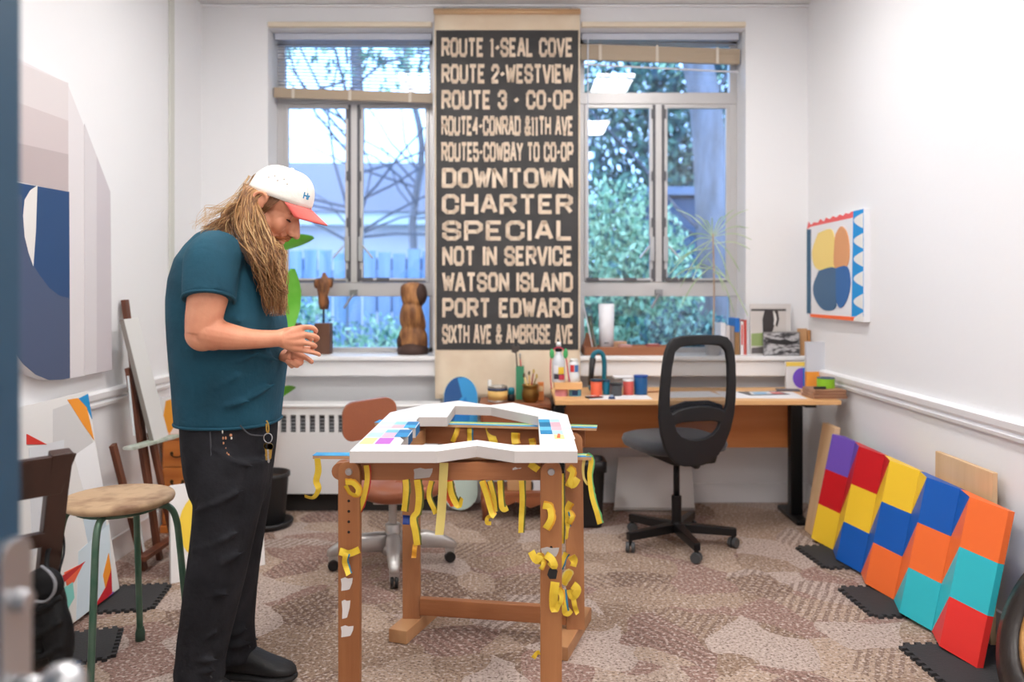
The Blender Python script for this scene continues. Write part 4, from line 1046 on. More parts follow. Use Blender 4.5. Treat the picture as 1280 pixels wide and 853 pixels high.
    MB().box((0,0,.005), (.085,.05,.009)).build('body', blackm, p, bev=.002); MB().box((.008,0,.0097), (.06,.042,.0006)).build('red_screen', flat((190,74,62), .25), p)
    k3 = Vector((xat(764.5,4.34), 4.335, DT+.0021)); p = thing('bottle_cap', 'tiny navy blue bottle cap on the white sheet at the front of the desk', 'cap', k3)
    MB().lathe([(0,0),(.019,0),(.016,.012),(0,.012)], k3, 18).build('cap', flat((44,66,110), .4), p); MB().lathe([(0,.0121),(.009,.0121),(.008,.021),(0,.022)], k3, 14).build('spout', flat((180,196,220), .4), p)
    # flat white tray on tub tops, brush
    p = thing('mixing_palette', 'white palette lid lying across the coral and grey tubs', 'palette', (xat(779,4.56), 4.56, zat(473,4.56)), rotz=.1, local=True)
    MB().plate(rrect(-.055,-.035,.055,.035,.012), [], .005, lambda u,v,w_: Vector((u,v,w_+.004))).plate(rrect(-.058,-.038,.058,.038,.014), [rrect(-.052,-.032,.052,.032,.010)], .008, lambda u,v,w_: Vector((u,v,w_+.004))).build('palette', flat((238,236,238), .35), p)
    p = thing('wooden_stick', 'brown wooden stirring stick lying on the desk right of the navy tub', 'stick', (xat(818,4.60), 4.62, DT), rotz=.4, local=True)
    MB().box((0,0,.004), (.10,.014,.006)).build('stick', wood('stick_wood', (150,92,60), (176,116,80), 'X'), p, bev=.001)
desk_left()
def desk_right():
    cb = mat('cardboard', (198,152,108), .8)
    # circle panels
    Y = 4.78; x0, x1 = xat(981.5,Y), xat(1007,Y); z1 = zat(452.5,Y)
    r = thing('circle_panel', 'small panel with a purple and blue circle below a yellow strip, leaning on the desk', 'painting', ((x0+x1)/2, Y, DT))
    mp = lambda u, v, w_: Vector((x0+u, Y-w_+.04*v, DT+.001+v)); W = x1-x0; H = z1-DT
    MB().plate([(0,0),(W,0),(W,H),(0,H)], [], .02, mp).build('panel', flat((222,220,222)), r, bev=.001)
    mp2 = lambda u, v, w_: mp(u, v, .0205+w_)
    areas('colour_areas', [((238,206,90), [(0.001,H*.84),(W-.001,H*.84),(W-.001,H-.001),(0.001,H-.001)]), ((112,76,196), circ(W*.8,H*.4,W*.48,H*.38,20,PI/2,3*PI/2)), ((20,120,210), [(W*.8,H*.02),(W*.999,H*.02),(W*.999,H*.78),(W*.8,H*.78)]), ((112,76,196), circ(W*.82,H*.4,W*.3,H*.37,20,PI/2,3*PI/2))], mp2, r)
    x0, x1 = xat(1006.8,Y-.03), xat(1033,Y-.03); z1 = zat(427,Y); zm = zat(464,Y)
    r = thing('two_part_panel', 'upright panel, pale grey above and orange with a blue arc below, on the desk', 'painting', ((x0+x1)/2, Y-.03, DT))
    MB().box2((x0,Y-.05,DT), (x1,Y-.02,zm)).build('lower_panel', flat((246,160,60)), r, bev=.001)
    MB().box2((x0-.001,Y-.05,zm+.0005), (x1-.003,Y-.02,z1)).build('upper_panel', flat((206,208,216)), r, bev=.001)
    W = x1-x0; H = zm-DT; mp3 = lambda u, v, w_: Vector((x0+u, Y-.0505-w_, DT+v))
    areas('colour_areas', [((14,86,178), circ(W*.999,H*.42,W*.52,H*.5,18,PI/2,3*PI/2)), ((246,160,60), circ(W*.999,H*.42,W*.25,H*.28,18,PI/2,3*PI/2))], mp3, r)
    Yw = 4.985; c = xat(1005,4.93); r = thing('cardboard_strip', 'tall brown cardboard strip standing on the ledge beside the photographs', 'cardboard', (c, 4.92, WZ[0]))
    MB().box2((xat(998,4.93),4.945,WZ[0]), (xat(1010,4.93),4.953,zat(411,4.93))).build('sheet', cb, r); MB().box2((xat(1010,4.93)+.001,4.94,WZ[0]), (xat(1014,4.93),4.975,zat(413,4.93))).build('folded_side', flat((176,122,72)), r)
    # stacked brown boards with a green tape roll
    Yb = 4.42
    for i in range(3):
        z0 = DT+i*.0165
        r = thing('wood_board', ('bottom brown board of the little stack at the right end of the desk','middle brown board of the little stack at the right end of the desk','top brown board of the little stack, under the green tape roll')[i], 'board', (xat(1030,Yb), Yb, z0), 'small brown boards stacked on the desk', rotz=(.02,-.03,.04)[i], local=True)
        MB().box((0,0,.0083), (.185-.006*i,.17,.0155)).build('board', wood('board_brown', (150,106,80), (178,134,104), 'X'), r, bev=.001); MB().box((-.001,-.0852,.0083),(.17-.006*i,.0006,.004)).build('ply_line', flat((120,80,60)), r)
    zt = DT+.0497; r = thing('tape_roll', 'bright green tape roll with a dark top lying on the brown boards', 'tape roll', (xat(1034,Yb), Yb+.02, zt)); c = (xat(1034,Yb), Yb+.02, zt)
    MB().lathe([(.028,0),(.047,0),(.047,.05),(.028,.05),(.028,0)], c, 28).build('tape', flat((140,196,36), .4), r); MB().lathe([(.027,.0502),(.047,.0502),(.047,.056),(.027,.056),(.027,.0502)], c, 28).build('dark_edge', flat((60,84,110), .4), r)
    r = thing('marker', 'short black marker lying on the stacked brown boards', 'marker', (xat(1020,Yb), Yb-.05, zt)); q = Vector((xat(1020,Yb), Yb-.05, zt+.007))
    MB().cyl(q-Vector((.03,0,0)), q+Vector((.012,0,0)), .0065, seg=12).build('barrel', blackm, r); MB().cyl(q+Vector((.0122,0,0)), q+Vector((.034,0,0)), .0072, seg=12).build('cap', flat((40,40,46)), r)
    # two photographs on the ledge
    ph = lambda nm, c, c2, s: mat(nm, c, .35, c2=c2, nscale=s, stretch=(1,1,2.2), lo=.42, hi=.58)
    Y1 = 4.97; x0, x1 = xat(937,Y1), xat(988,Y1); z1 = zat(380,Y1)
    r = thing('photograph', 'larger black and white photograph of a dark shape, behind the other on the ledge', 'photograph', ((x0+x1)/2, Y1, WZ[0]))
    zb = WZ[0]+.001; mp = lambda u, v, w_: Vector((x0+u, 4.955+.04*v-w_, zb+v)); W, H = x1-x0, z1-zb
    MB().plate([(0,0),(W,0),(W,H),(0,H)], [], .004, mp).build('mount', flat((216,212,210)), r)
    mp2 = lambda u, v, w_: mp(u, v, .0042+w_)
    areas('picture', [((206,200,196), [(.006,.01),(W-.03,.01),(W-.03,H*.93),(.006,H*.93)]), ((70,66,66), [(.006,H*.86),(W-.03,H*.86),(W-.03,H*.9),(.006,H*.9)]), ((150,170,110), [(.006,H*.18),(W*.36,H*.18),(W*.34,H*.44),(.006,H*.42)]), ((96,90,90), [(.006,.01),(W*.5,.01),(W*.42,H*.18),(.006,H*.14)]),
        ((58,52,52), [(W*.32,H*.1),(W*.56,H*.5),(W*.6,H*.62),(W*.55,H*.88),(W*.36,H*.88),(W*.3,H*.7)]), ((58,52,52), [(W*.6,H*.86),(W*.68,H*.86),(W*.71,H*.7),(W*.66,H*.55),(W*.62,H*.58),(W*.65,H*.7)]), ((232,230,228), [(W*.58,H*.85),(W*.63,H*.8),(W*.65,H*.7),(W*.6,H*.58),(W*.57,H*.6),(W*.59,H*.7)])], mp2, r, rough=.35)
    Y2 = 4.93; x2, x3 = xat(953,Y2), xat(999,Y2); z2 = zat(415,Y2)
    r = thing('photograph', 'smaller black and white photograph of rough water, standing in front on the ledge', 'photograph', ((x2+x3)/2, Y2, WZ[0]))
    mq = lambda u, v, w_: Vector((x2+u, 4.918+.05*v-w_, zb+v)); W, H = x3-x2, z2-zb
    MB().plate([(0,0),(W,0),(W,H),(0,H)], [], .004, mq).build('mount', flat((120,118,118)), r)
    MB().plate([(.005,.005),(W-.005,.005),(W-.005,H-.006),(.005,H-.006)], [], .0008, lambda u,v,w_: mq(u,v,.0042+w_)).build('picture', ph('photo_water', (60,58,60), (190,188,190), 26), r)
    mm = MB(); mm.plate([(.006,H*.56),(W*.2,H*.72),(W*.45,H*.66),(W*.6,H*.7),(W*.8,H*.6),(W*.99,H*.66),(W*.9,H*.5),(W*.6,H*.46),(W*.3,H*.5)], [], .0008, lambda u,v,w_: mq(u,v,.0055+w_)); mm.build('dark_wave', flat((44,42,44), .35), r)
desk_right()

# books on the ledge right of the window
def books():
    spec = [(904,6,404,(228,228,234),'white'),(910,5,407,(206,200,200),'pale grey'),(915.5,5,408,(150,140,138),'grey'),(921.5,6,398,(26,110,196),'blue-topped brown'),(927.5,4,402,(236,226,226),'cream with a red edge'),(931.5,3.4,400,(210,90,80),'red-edged'),(935,3,396,(232,232,236),'white')]
    pos = ['leftmost of the upright books','second from the left in the row of books','beside the blue-topped one','thick and in the middle of the row','right of the blue-topped book','thin, second from the right end','thin, at the right end of the row of books']
    Y = 4.99
    for (px, wd, pt, col, nm), ps in zip(spec, pos):
        x = xat(px,Y); w_ = wd/F*Y*.94; h = zat(pt,Y)-WZ[0]; r = thing('book', '%s book, %s on the window ledge' % (nm, ps), 'book', (x, Y, WZ[0]), 'books on the window ledge')
        z = WZ[0]
        MB().box2((x-w_/2,Y,z), (x-w_/2+.0015,Y+.15,z+h)).box2((x+w_/2-.0015,Y,z), (x+w_/2,Y+.15,z+h)).box2((x-w_/2,Y-.0015,z), (x+w_/2,Y,z+h)).build('cover', flat(col if nm != 'blue-topped brown' else (150,112,70), .45), r)
        MB().box2((x-w_/2+.0017,Y+.001,z+.003), (x+w_/2-.0017,Y+.146,z+h-.003)).build('pages', flat((236,230,218)), r)
        if nm.startswith('blue'): MB().box2((x-w_/2-.0004,Y-.0022,z+h*.62), (x+w_/2+.0004,Y+.151,z+h+.0005)).build('blue_band', flat((26,110,196), .45), r)
        elif 'red' in nm: MB().box2((x-w_/4,Y-.0024,z+h*.3), (x+w_/4,Y-.0016,z+h*.9)).build('spine_band', flat((214,70,62)), r)
books()
# right sill: tray, paper roll, sticks, bits
def sill_right():
    Y = 5.03; z = WZ[0]; x0, x1 = xat(729,Y), xat(838,Y)
    tw = wood('tray_wood', (142,86,56), (170,110,76), 'X')
    r = thing('wooden_tray', 'long shallow reddish wooden tray on the right window sill', 'tray', ((x0+x1)/2, Y, z))
    MB().box2((x0,4.95,z), (x1,5.13,z+.012)).build('tray_base', tw, r); 
    MB().box2((x0,4.938,z), (x1,4.95,z+.052)).build('front_rail', tw, r, bev=.002); MB().box2((x0,5.13,z), (x1,5.142,z+.052)).build('back_rail', tw, r, bev=.002)
    for x in (x0, x1-.012): MB().box2((x,4.951,z+.0122), (x+.012,5.129,z+.05)).build('end_rail', tw, r, bev=.002)
    zt = z+.0125; c = Vector((xat(758,5.05), 5.05, zt)); h = zat(380,5.05)-zt
    r = thing('paper_roll', 'white paper roll standing upright in the wooden tray on the right sill', 'paper roll', c)
    MB().lathe([(.036,0),(.044,0),(.047,h*.5),(.05,h),(.046,h),(.04,h*.5),(.036,0)], c, 26).build('roll', flat((240,240,246), .5), r, smooth=True); MB().box(c+Vector((-.005,-.049,.06)),(.028,.004,.006)).build('paper_clip', flat((110,110,116), .3), r)
    m = MB(); r = thing('wood_offcut', 'triangular pale wood offcut leaning at the left end of the wooden tray', 'wood offcut', (xat(735,5.0), 5.0, zt))
    xo = xat(737,5.0); m.plate([(-.045,0),(.06,0),(.055,.03),(-.01,.125),(-.02,.12)], [], .02, lambda u,v,w_: Vector((xo+u, 5.02+w_+.02*v, zt+v))); m.build('offcut', tw, r, bev=.002)
    r = thing('white_stick', 'long thin white stick leaning against the edge of the bus sign on the sill', 'stick', (xat(738,5.0), 5.0, zt))
    MB().bar((xat(742,4.98),4.985,zt+.003), (xat(728,4.98),5.0,zat(372,4.98)), .016, .006).build('stick', flat((226,226,232)), r)
    r = thing('printed_tube', 'thin grey and green printed tube leaning in the wooden tray', 'tube', (xat(744,5.0), 5.0, zt))
    MB().tube([(xat(745.5,5.01),5.01,zt+.002),(xat(738,5.01),5.075,zat(398,5.05))], .011, 12).build('tube', mat('tube_print', (120,118,110), .5, c2=(70,84,60), nscale=16), r); MB().tube([Vector((xat(738,5.01),5.075,zat(398,5.05))),Vector((xat(737.7,5.01),5.078,zat(396,5.05)))], .0118, 12).build('cap', flat((70,66,66)), r)
    for label, px, w_, h, c_ in (('pinkish wood block lying in the wooden tray beside the paper roll', 781, .075, .05, (206,150,140)), ('red-brown wood block further right in the wooden tray', 816, .075, .055, (172,92,78)), ('pale wood strip lying at the back of the wooden tray', 776, .09, .065, (226,178,140))):
        r = thing('wood_block', label, 'wood block', (xat(px,5.0), 5.0, zt), 'wood pieces in the tray'); y = 5.0 if 'back' not in label else 5.09
        MB().box((xat(px,5.0), y, zt+h/2), (w_,.05,h), rz=.1).build('block', mat('block_%d' % px, c_, .6, c2=tuple(int(q*.85) for q in c_), nscale=9, stretch=(.3,2,2)), r, bev=.003); MB().box((xat(px,5.0), y, zt+h+.001), (w_*.6,.02,.002), rz=.1).build('paper_label', flat((220,200,210)), r)
    # spiky plant
    c = Vector((xat(891,4.965), 4.965, z)); r = thing('spiky_plant', 'thin-stemmed spiky houseplant on the right window sill behind the office chair', 'plant', c)
    MB().lathe([(0,0),(.04,0),(.052,.08),(.056,.082),(.056,.09),(.05,.09),(.046,.078),(0,.075)], c, 24).build('pot', flat((206,204,204)), r, smooth=True)
    tp = Vector((xat(891,4.95), 4.95, zat(292,4.95)))
    MB().tube(smoothpath([c+Vector((0,0,.07)), c+Vector((.004,0,.2)), (c+tp)/2+Vector((.008,0,.05)), tp], 6), .0055, 8).build('stem', mat('stem_tan', (176,150,128), .7), r, smooth=True)
    gm = mat('spiky_leaf', (190,204,170), .4, c2=(150,180,130), nscale=10); rr = random.Random(12)
    ends = [(845,262),(935,262),(890,272),(868,268),(918,262),(852,300),(938,312),(925,340),(842,330),(865,350),(936,285),(858,310),(835,345),(905,270),(912,352),(850,360),(940,300),(880,275)]
    for i, (ex, ey) in enumerate(ends):
        base = tp+Vector((rr.uniform(-.004,.004), 0, -.02-(.1*rr.random() if ey > 300 else 0)))
        e = at(ex, ey, 4.93+rr.uniform(-.05,.035)); d = e-base; mid = base+d*.55+Vector((0,0,.03))
        m = MB(); P = smoothpath([base, mid, e], 6); side = d.cross(Vector((0,1,0.2))).normalized()
        k = 0; n = len(P)
        for j, p in enumerate(P):
            w_ = .0030*(math.sin(PI*min(1,(j+.8)/n)))**.6+.0006
            m.v += [p-side*w_, p+Vector((0,-.0012,-.0008)), p+side*w_]
        for j in range(n-1):
            for q in range(2): m.f.append([j*3+q, j*3+q+1, j*3+q+4, j*3+q+3]); m.m.append(0)
        m.build('leaf', gm, r, recalc=False)
    for i, (ex, ey) in enumerate(((838,350),(918,392),(935,395),(862,340),(880,330),(905,365),(925,375),(850,385))):
        base = Vector((xat(891,4.955), 4.955, zat(335,4.955)+rr.uniform(-.03,.03))); e = at(ex, ey, 4.93+rr.uniform(-.05,.035)); d = e-base
        P = smoothpath([base, base+d*.55+Vector((0,0,.04)), e], 6); side = d.cross(Vector((0,1,.2))).normalized(); m = MB(); n = len(P)
        for j, p in enumerate(P):
            w_ = .0032*(math.sin(PI*min(1,(j+.8)/n)))**.6+.0006
            m.v += [p-side*w_, p+Vector((0,-.0012,-.0008)), p+side*w_]
        for j in range(n-1):
            for q in range(2): m.f.append([j*3+q, j*3+q+1, j*3+q+4, j*3+q+3]); m.m.append(0)
        m.build('leaf', gm, r, recalc=False)
sill_right()

# ------------------------------------------------------------------ under the desk
def bin_():
    c = Vector((xat(735,4.52), 4.52, 0)); R = .088
    r = thing('waste_bin', 'black plastic waste bin left of the desk, behind the worktable', 'waste bin', c)
    m = MB(); rings = []
    def rr(k, h): return [(c.x+x, c.y+y, h) for x, y in rrect(-R*k,-R*k*.9,R*k,R*k*.9,.03)]
    for k, h in ((.82,0),(.86,.02),(1.0,.33),(1.08,.335),(1.1,.35),(1.08,.362),(.98,.362),(.95,.33),(.8,.02)): rings.append(rr(k,h))
    m.loft(rings); m.build('bin_body', blackm, r, smooth=True)
    m = MB(); rings = [rr(.94,.3), rr(.95,.365), rr(1.0,.375), rr(1.13,.366), rr(1.12,.31)]; m.loft(rings); m.build('liner', mat('bin_liner', (26,26,30), .3, 0, .6, 20), r, smooth=True)
bin_()
def leaning_white():
    b0, b1 = Vector((xat(767,4.80), 4.80, .002)), Vector((xat(868,4.80), 4.80, .002)); t0 = Vector((xat(772,4.96), 4.965, zat(573,4.96))); t1 = Vector((xat(863,4.96), 4.965, zat(573,4.96)))
    r = thing('blank_panel', 'blank white panel leaning on the back wall under the desk', 'panel', (b0+b1)/2)
    n = (b1-b0).cross(t0-b0).normalized(); n = n if n.y < 0 else -n
    m = MB(); m.loft([[b0,b1,t1,t0],[p+n*.02 for p in (b0,b1,t1,t0)]]); m.build('panel', flat((222,220,218)), r, bev=.002)
    m = MB(); m.loft([[b0+n*.0202+Vector((0,0,.004)), b1+n*.0202+Vector((0,0,.004)), b1+n*.0202+Vector((0,0,.012)), b0+n*.0202+Vector((0,0,.012))],[p+n*.001 for p in (b0+n*.0202+Vector((0,0,.004)), b1+n*.0202+Vector((0,0,.004)), b1+n*.0202+Vector((0,0,.012)), b0+n*.0202+Vector((0,0,.012)))]]); m.build('edge_strip', flat((180,176,172)), r)
leaning_white()

# ------------------------------------------------------------------ office chair
def caster(m, c, R, rz, mh=1):
    d = Vector((math.cos(rz), math.sin(rz), 0)); a = Vector((-d.y, d.x, 0))
    for s in (-1, 1): m.cyl(c+a*s*.006, c+a*s*.022, R, R*.93, 16)
    m.bar(c+Vector((0,0,R*.3)), c+Vector((0,0,R+.018)), .012, .02, mh)
def office_chair():
    c = Vector((.83, 4.17, 0)); f = Vector((-.30,.954,0)).normalized(); rt = Vector((f.y,-f.x,0)); up = Vector((0,0,1))
    r = thing('office_chair', 'black office chair with a mesh back on five castors, at the desk', 'office chair', c)
    ztop = .565
    sp = MB(); n = 36
    fab = mat('seat_fabric', (46,48,54), .85, 0, .2, 200, sheen=.3)
    def seat_ring(k, z): return [c+rt*(.245*k*math.copysign(abs(math.cos(t))**.6, math.cos(t)))+f*(.03+.235*k*math.copysign(abs(math.sin(t))**.6, math.sin(t)))+up*z for t in [2*PI*i/n for i in range(n)]]
    sp.loft([seat_ring(.8,ztop-.075), seat_ring(.96,ztop-.06), seat_ring(1,ztop-.035), seat_ring(.97,ztop-.012), seat_ring(.85,ztop), seat_ring(.5,ztop+.003), seat_ring(.1,ztop+.002)])
    sp.build('seat', fab, r, smooth=True)
    MB().loft([[c+rt*a+f*b+up*z for a, b in rrect(-.12*k,-.20*k,.12*k,.12*k,.03)] for k, z in ((.7,ztop-.125),(1,ztop-.11),(1.05,ztop-.076))]).build('seat_mechanism', blackm, r, bev=.004)
    MB().cyl(c+up*.24, c+up*(ztop-.12), .0165).build('gas_piston', blackmet, r, smooth=True)
    MB().cyl(c+up*.085, c+up*.255, .026, .026).cyl(c+up*.07, c+up*.12, .04, .03).build('column', blackmet, r, bev=.002)
    for k in range(5):
        a = math.radians(-10+72*k); d = Vector((math.cos(a), math.sin(a), 0))
        MB().loft([[c+d*t+Vector((-d.y,d.x,0))*s*w_+up*z for s, z in ((-1,zb),(1,zb),(1,zt),(-1,zt))] for t, w_, zb, zt in ((.02,.026,.07,.115),(.30,.016,.062,.10))]).build('base_leg', blackmet, r, bev=.003)
        m = MB(); caster(m, c+d*.285+up*.027, .027, a+.9); m.build('castor', [mat('castor_grey', (70,72,74), .5), blackm], r, bev=.002)
    # back: plate with two see-through openings
    bc = c-f*.245-rt*.035; lean = -f*.07
    def mp(u, v, w_): 
        t = (v-.46)/.63
        return bc+rt*u*1.06+lean*t+f*(.05*(1-(2*t-1)**2)*-.35 + .35*u*u+w_)+up*v
    z0, z1 = .455, 1.10
    prof = [(0,.0),(.05,.004),(.09,.018),(.125,.05),(.155,.10),(.178,.17),(.192,.25),(.195,.33),(.192,.42),(.186,.50),(.178,.56),(.163,.605),(.14,.632),(.10,.643),(.05,.646),(0,.647)]
    out = [(x, z0+z) for x, z in prof]+[(-x, z0+z) for x, z in prof[-2:0:-1]]
    hp = [(0,.305),(.06,.298),(.11,.285),(.135,.27),(.146,.30),(.148,.40),(.142,.50),(.13,.565),(.105,.59),(.05,.598),(0,.6)]
    win = [(x, z0+z) for x, z in hp]+[(-x, z0+z) for x, z in hp[-2:0:-1]]
    lo = [(0,.135),(.04,.14),(.08,.158),(.105,.185),(.115,.215),(.08,.225),(0,.228)]
    low = [(x, z0+z) for x, z in lo]+[(-x, z0+z) for x, z in lo[-2:0:-1]]
    m = MB(); m.plate(out, [win, low], .028, mp); m.build('back_frame', mat('back_shell', (24,24,27), .6, 0, .15, 250), r, bev=.008)
    ms = sheer('chair_mesh', (60,62,68), .34)
    MB().plate([(x*1.0, z) for x, z in win], [], .002, lambda u,v,w_: mp(u,v,.012+w_)).build('mesh_panel', ms, r)
    MB().plate(low, [], .002, lambda u,v,w_: mp(u,v,.012+w_)).build('mesh_panel', ms, r)
    lp = [(x, z0+z) for x, z in ((-.142,.275),(-.10,.245),(0,.232),(.10,.245),(.142,.275),(.135,.30),(.06,.325),(-.06,.325),(-.135,.30))]
    MB().plate(lp, [], .02, lambda u,v,w_: mp(u,v,.024+w_)).build('lumbar_pad', mat('lumbar_foam', (20,20,22), .7), r, bev=.006)
    MB().tube(smoothpath([c-f*.12+up*(ztop-.10), c-f*.2+up*(ztop-.11), bc+up*(.50)+f*.03], 5), .022, 10).build('back_bracket', blackm, r, smooth=True)
office_chair()

# ------------------------------------------------------------------ tan swivel chair
def tan_chair():
    c = Vector((xat(491,3.83), 3.83, 0)); f = Vector((.62,-.78,0)).normalized(); rt = Vector((f.y,-f.x,0)); up = Vector((0,0,1))
    r = thing('swivel_chair', 'tan leather swivel chair with a polished aluminium base behind the worktable', 'swivel chair', c)
    lea = mat('tan_leather', (156,90,60), .42, 0, .08, 80); lead = mat('tan_shell', (164,96,64), .4)
    alu = mat('polished_aluminium', (204,202,200), .42, .75)
    n = 36
    def ring(k, z, dy=0): return [c+rt*(.215*k*math.copysign(abs(math.cos(t))**.62, math.cos(t)))+f*(.02+.20*k*math.copysign(abs(math.sin(t))**.7, math.sin(t)))+up*(z+.014*math.cos(t)**2) for t in [2*PI*i/n for i in range(n)]]
    MB().loft([ring(.7,.345),ring(.93,.355),ring(1,.375),ring(.985,.40),ring(.9,.415),ring(.5,.412),ring(.05,.408)]).build('seat', lea, r, smooth=True)
    bc = Vector((xat(460,4.0), 4.0, 0)); bf = Vector((.35,-.93,0)).normalized(); br = Vector((-bf.y,bf.x,0))
    def mp(u, v, w_): return bc+br*u+bf*(1.6*u*u+w_)+up*(v+.10*u)-bf*.10*(v-.68)
    out = rrect(-.132,.588,.132,.775,.055,8)
    m = MB(); m.plate(out, [], .032, mp); m.build('backrest', lea, r, bev=.012, seg=3)
    m = MB(); m.plate(rrect(-.125,.594,.125,.77,.052,8), [], .006, lambda u,v,w_: mp(u,v,w_-.0065)); m.build('back_shell', lead, r, bev=.002)
    MB().tube(smoothpath([c-f*.05+up*.335, c-f*.19+up*.335, c-f*.245+up*.40, bc+up*.55-bf*.01, bc+up*.66-bf*.004], 6), .013, 10, flat=.5).build('back_support', alu, r, smooth=True)
    MB().box(c+up*.33, (.16,.16,.025)).build('seat_plate', alu, r, bev=.004)
    m = MB(); m.cyl(c+up*.2, c+up*.32, .017); 
    for k in range(9): m.cyl(c+up*(.215+k*.012), c+up*(.221+k*.012), .0195, seg=16)
    m.build('threaded_post', alu, r)
    MB().lathe([(.0,.07),(.05,.07),(.055,.10),(.042,.13),(.036,.17),(.036,.205),(.03,.21),(0,.21)], c, 26).build('hub', alu, r, smooth=True)
    for a in (-80, 15, 100, 190):
        a = math.radians(a); d = Vector((math.cos(a), math.sin(a), 0)); s = Vector((-d.y,d.x,0)); rings = []
        for t, w_, zb, zt in ((.02,.034,.075,.17),(.08,.034,.08,.172),(.16,.032,.083,.165),(.24,.028,.075,.14),(.29,.022,.066,.11),(.305,.012,.07,.095)):
            rings.append([c+d*t+s*(w_*math.copysign(abs(math.cos(q))**.7, math.cos(q)))+up*((zb+zt)/2+(zt-zb)/2*math.copysign(abs(math.sin(q))**.7, math.sin(q))) for q in [2*PI*k/16 for k in range(16)]])
        MB().loft(rings).build('base_leg', alu, r, smooth=True)
        m = MB(); cc = c+d*.275+up*.027
        for sg in (-1, 1): m.cyl(cc+s*sg*.003, cc+s*sg*.017, .027, .025, 18)
        k = MB(); k.bar(cc+up*.005, cc+up*.05, .012, .044); w_ = m.build('castor_wheel', blackm, r, bev=.003); k.build('castor_fork', alu, r, bev=.002)
tan_chair()

# ------------------------------------------------------------------ abstract canvas on the right wall
def right_art():
    xf = XR-.035
    def Q(zx, zy):
        px, py = 980+zx/4.738, 240+zy/4.738; Y = xf*F/(px-CX); return (Y, zat(py, Y))
    r = thing('abstract_canvas', 'small abstract canvas of yellow, tan and blue lobes hung on the right wall', 'painting', (XR, 4.5, 1.15))
    TL, TR, BL, BR = Q(136,165), Q(472,100), Q(133,742), Q(467,768)
    mp = lambda u, v, w_: Vector((XR-.001-w_, u, v))
    y0, y1 = TR[0], TL[0]; zt, zb = TR[1], BR[1]-.002
    MB().plate([(y0,zb),(y1,zb),(y1,zt),(y0,zt)], [], .034, mp).build('canvas', flat((236,236,240)), r, bev=.001)
    mp2 = lambda u, v, w_: Vector((XR-.0352-w_, u, v))
    cl = lambda p: (min(max(p[0], y0+.0005), y1-.0005), min(max(p[1], zb+.0005), zt-.0005))
    L = lambda *ps: [cl(Q(*p)) for p in ps]
    def crv(*ps): 
        P = smoothpath([(*Q(*p), 0) for p in ps]+[(*Q(*ps[0]), 0)], 4)[:-1]; return [(p.x, p.y) for p in P]
    P = [((240,98,98), [cl((y1,zt-.045))]+L((160,206))+L((410,152),(412,104),(398,106),(386,130),(366,118),(350,142),(330,130),(312,152),(290,138),(272,162),(250,150),(236,176),(216,152),(202,182),(178,180),(160,196),(146,165))),
         ((252,112,56), L((156,722),(402,740),(466,744),(466,790),(156,770))),
         ((255,90,40), L((416,741),(466,744),(466,790),(416,790))),
         ((40,92,124), [(y1-.0006,zb+.02), (Q(160,700)[0],zb+.02), (Q(160,206)[0],zt-.05), (y1-.0006,zt-.045)]),
         ((0,148,222), [cl(Q(412,100)), (y0+.0005, zt-.0005), (y0+.0005, cl(Q(466,738))[1]), cl(Q(402,738))])]
    for zc in (170, 290, 398, 515, 580+70, 760):   # white scallops on the blue band
        zc0 = zc
        top, bot = zc-50, zc+50
        pts = [Q(471, zc-46)]+[Q(471-56*math.sin(PI*k/10), zc-46+92*k/10) for k in range(1,10)]+[Q(471, zc+46)]
        P.append(((238,236,232), [cl(p) for p in pts]))
    P += [((248,218,130), crv((205,245),(275,220),(300,270),(303,448),(215,462),(180,430),(170,350))),
          ((226,160,108), crv((310,250),(340,204),(375,240),(390,340),(375,440),(303,450),(303,300))),
          ((66,104,140), crv((210,468),(310,452),(312,600),(305,690),(240,700),(190,640),(176,560))),
          ((44,104,170), crv((311,452),(375,442),(396,540),(375,640),(338,688),(316,650),(311,560)))]
    areas('colour_areas', P, mp2, r)
right_art()

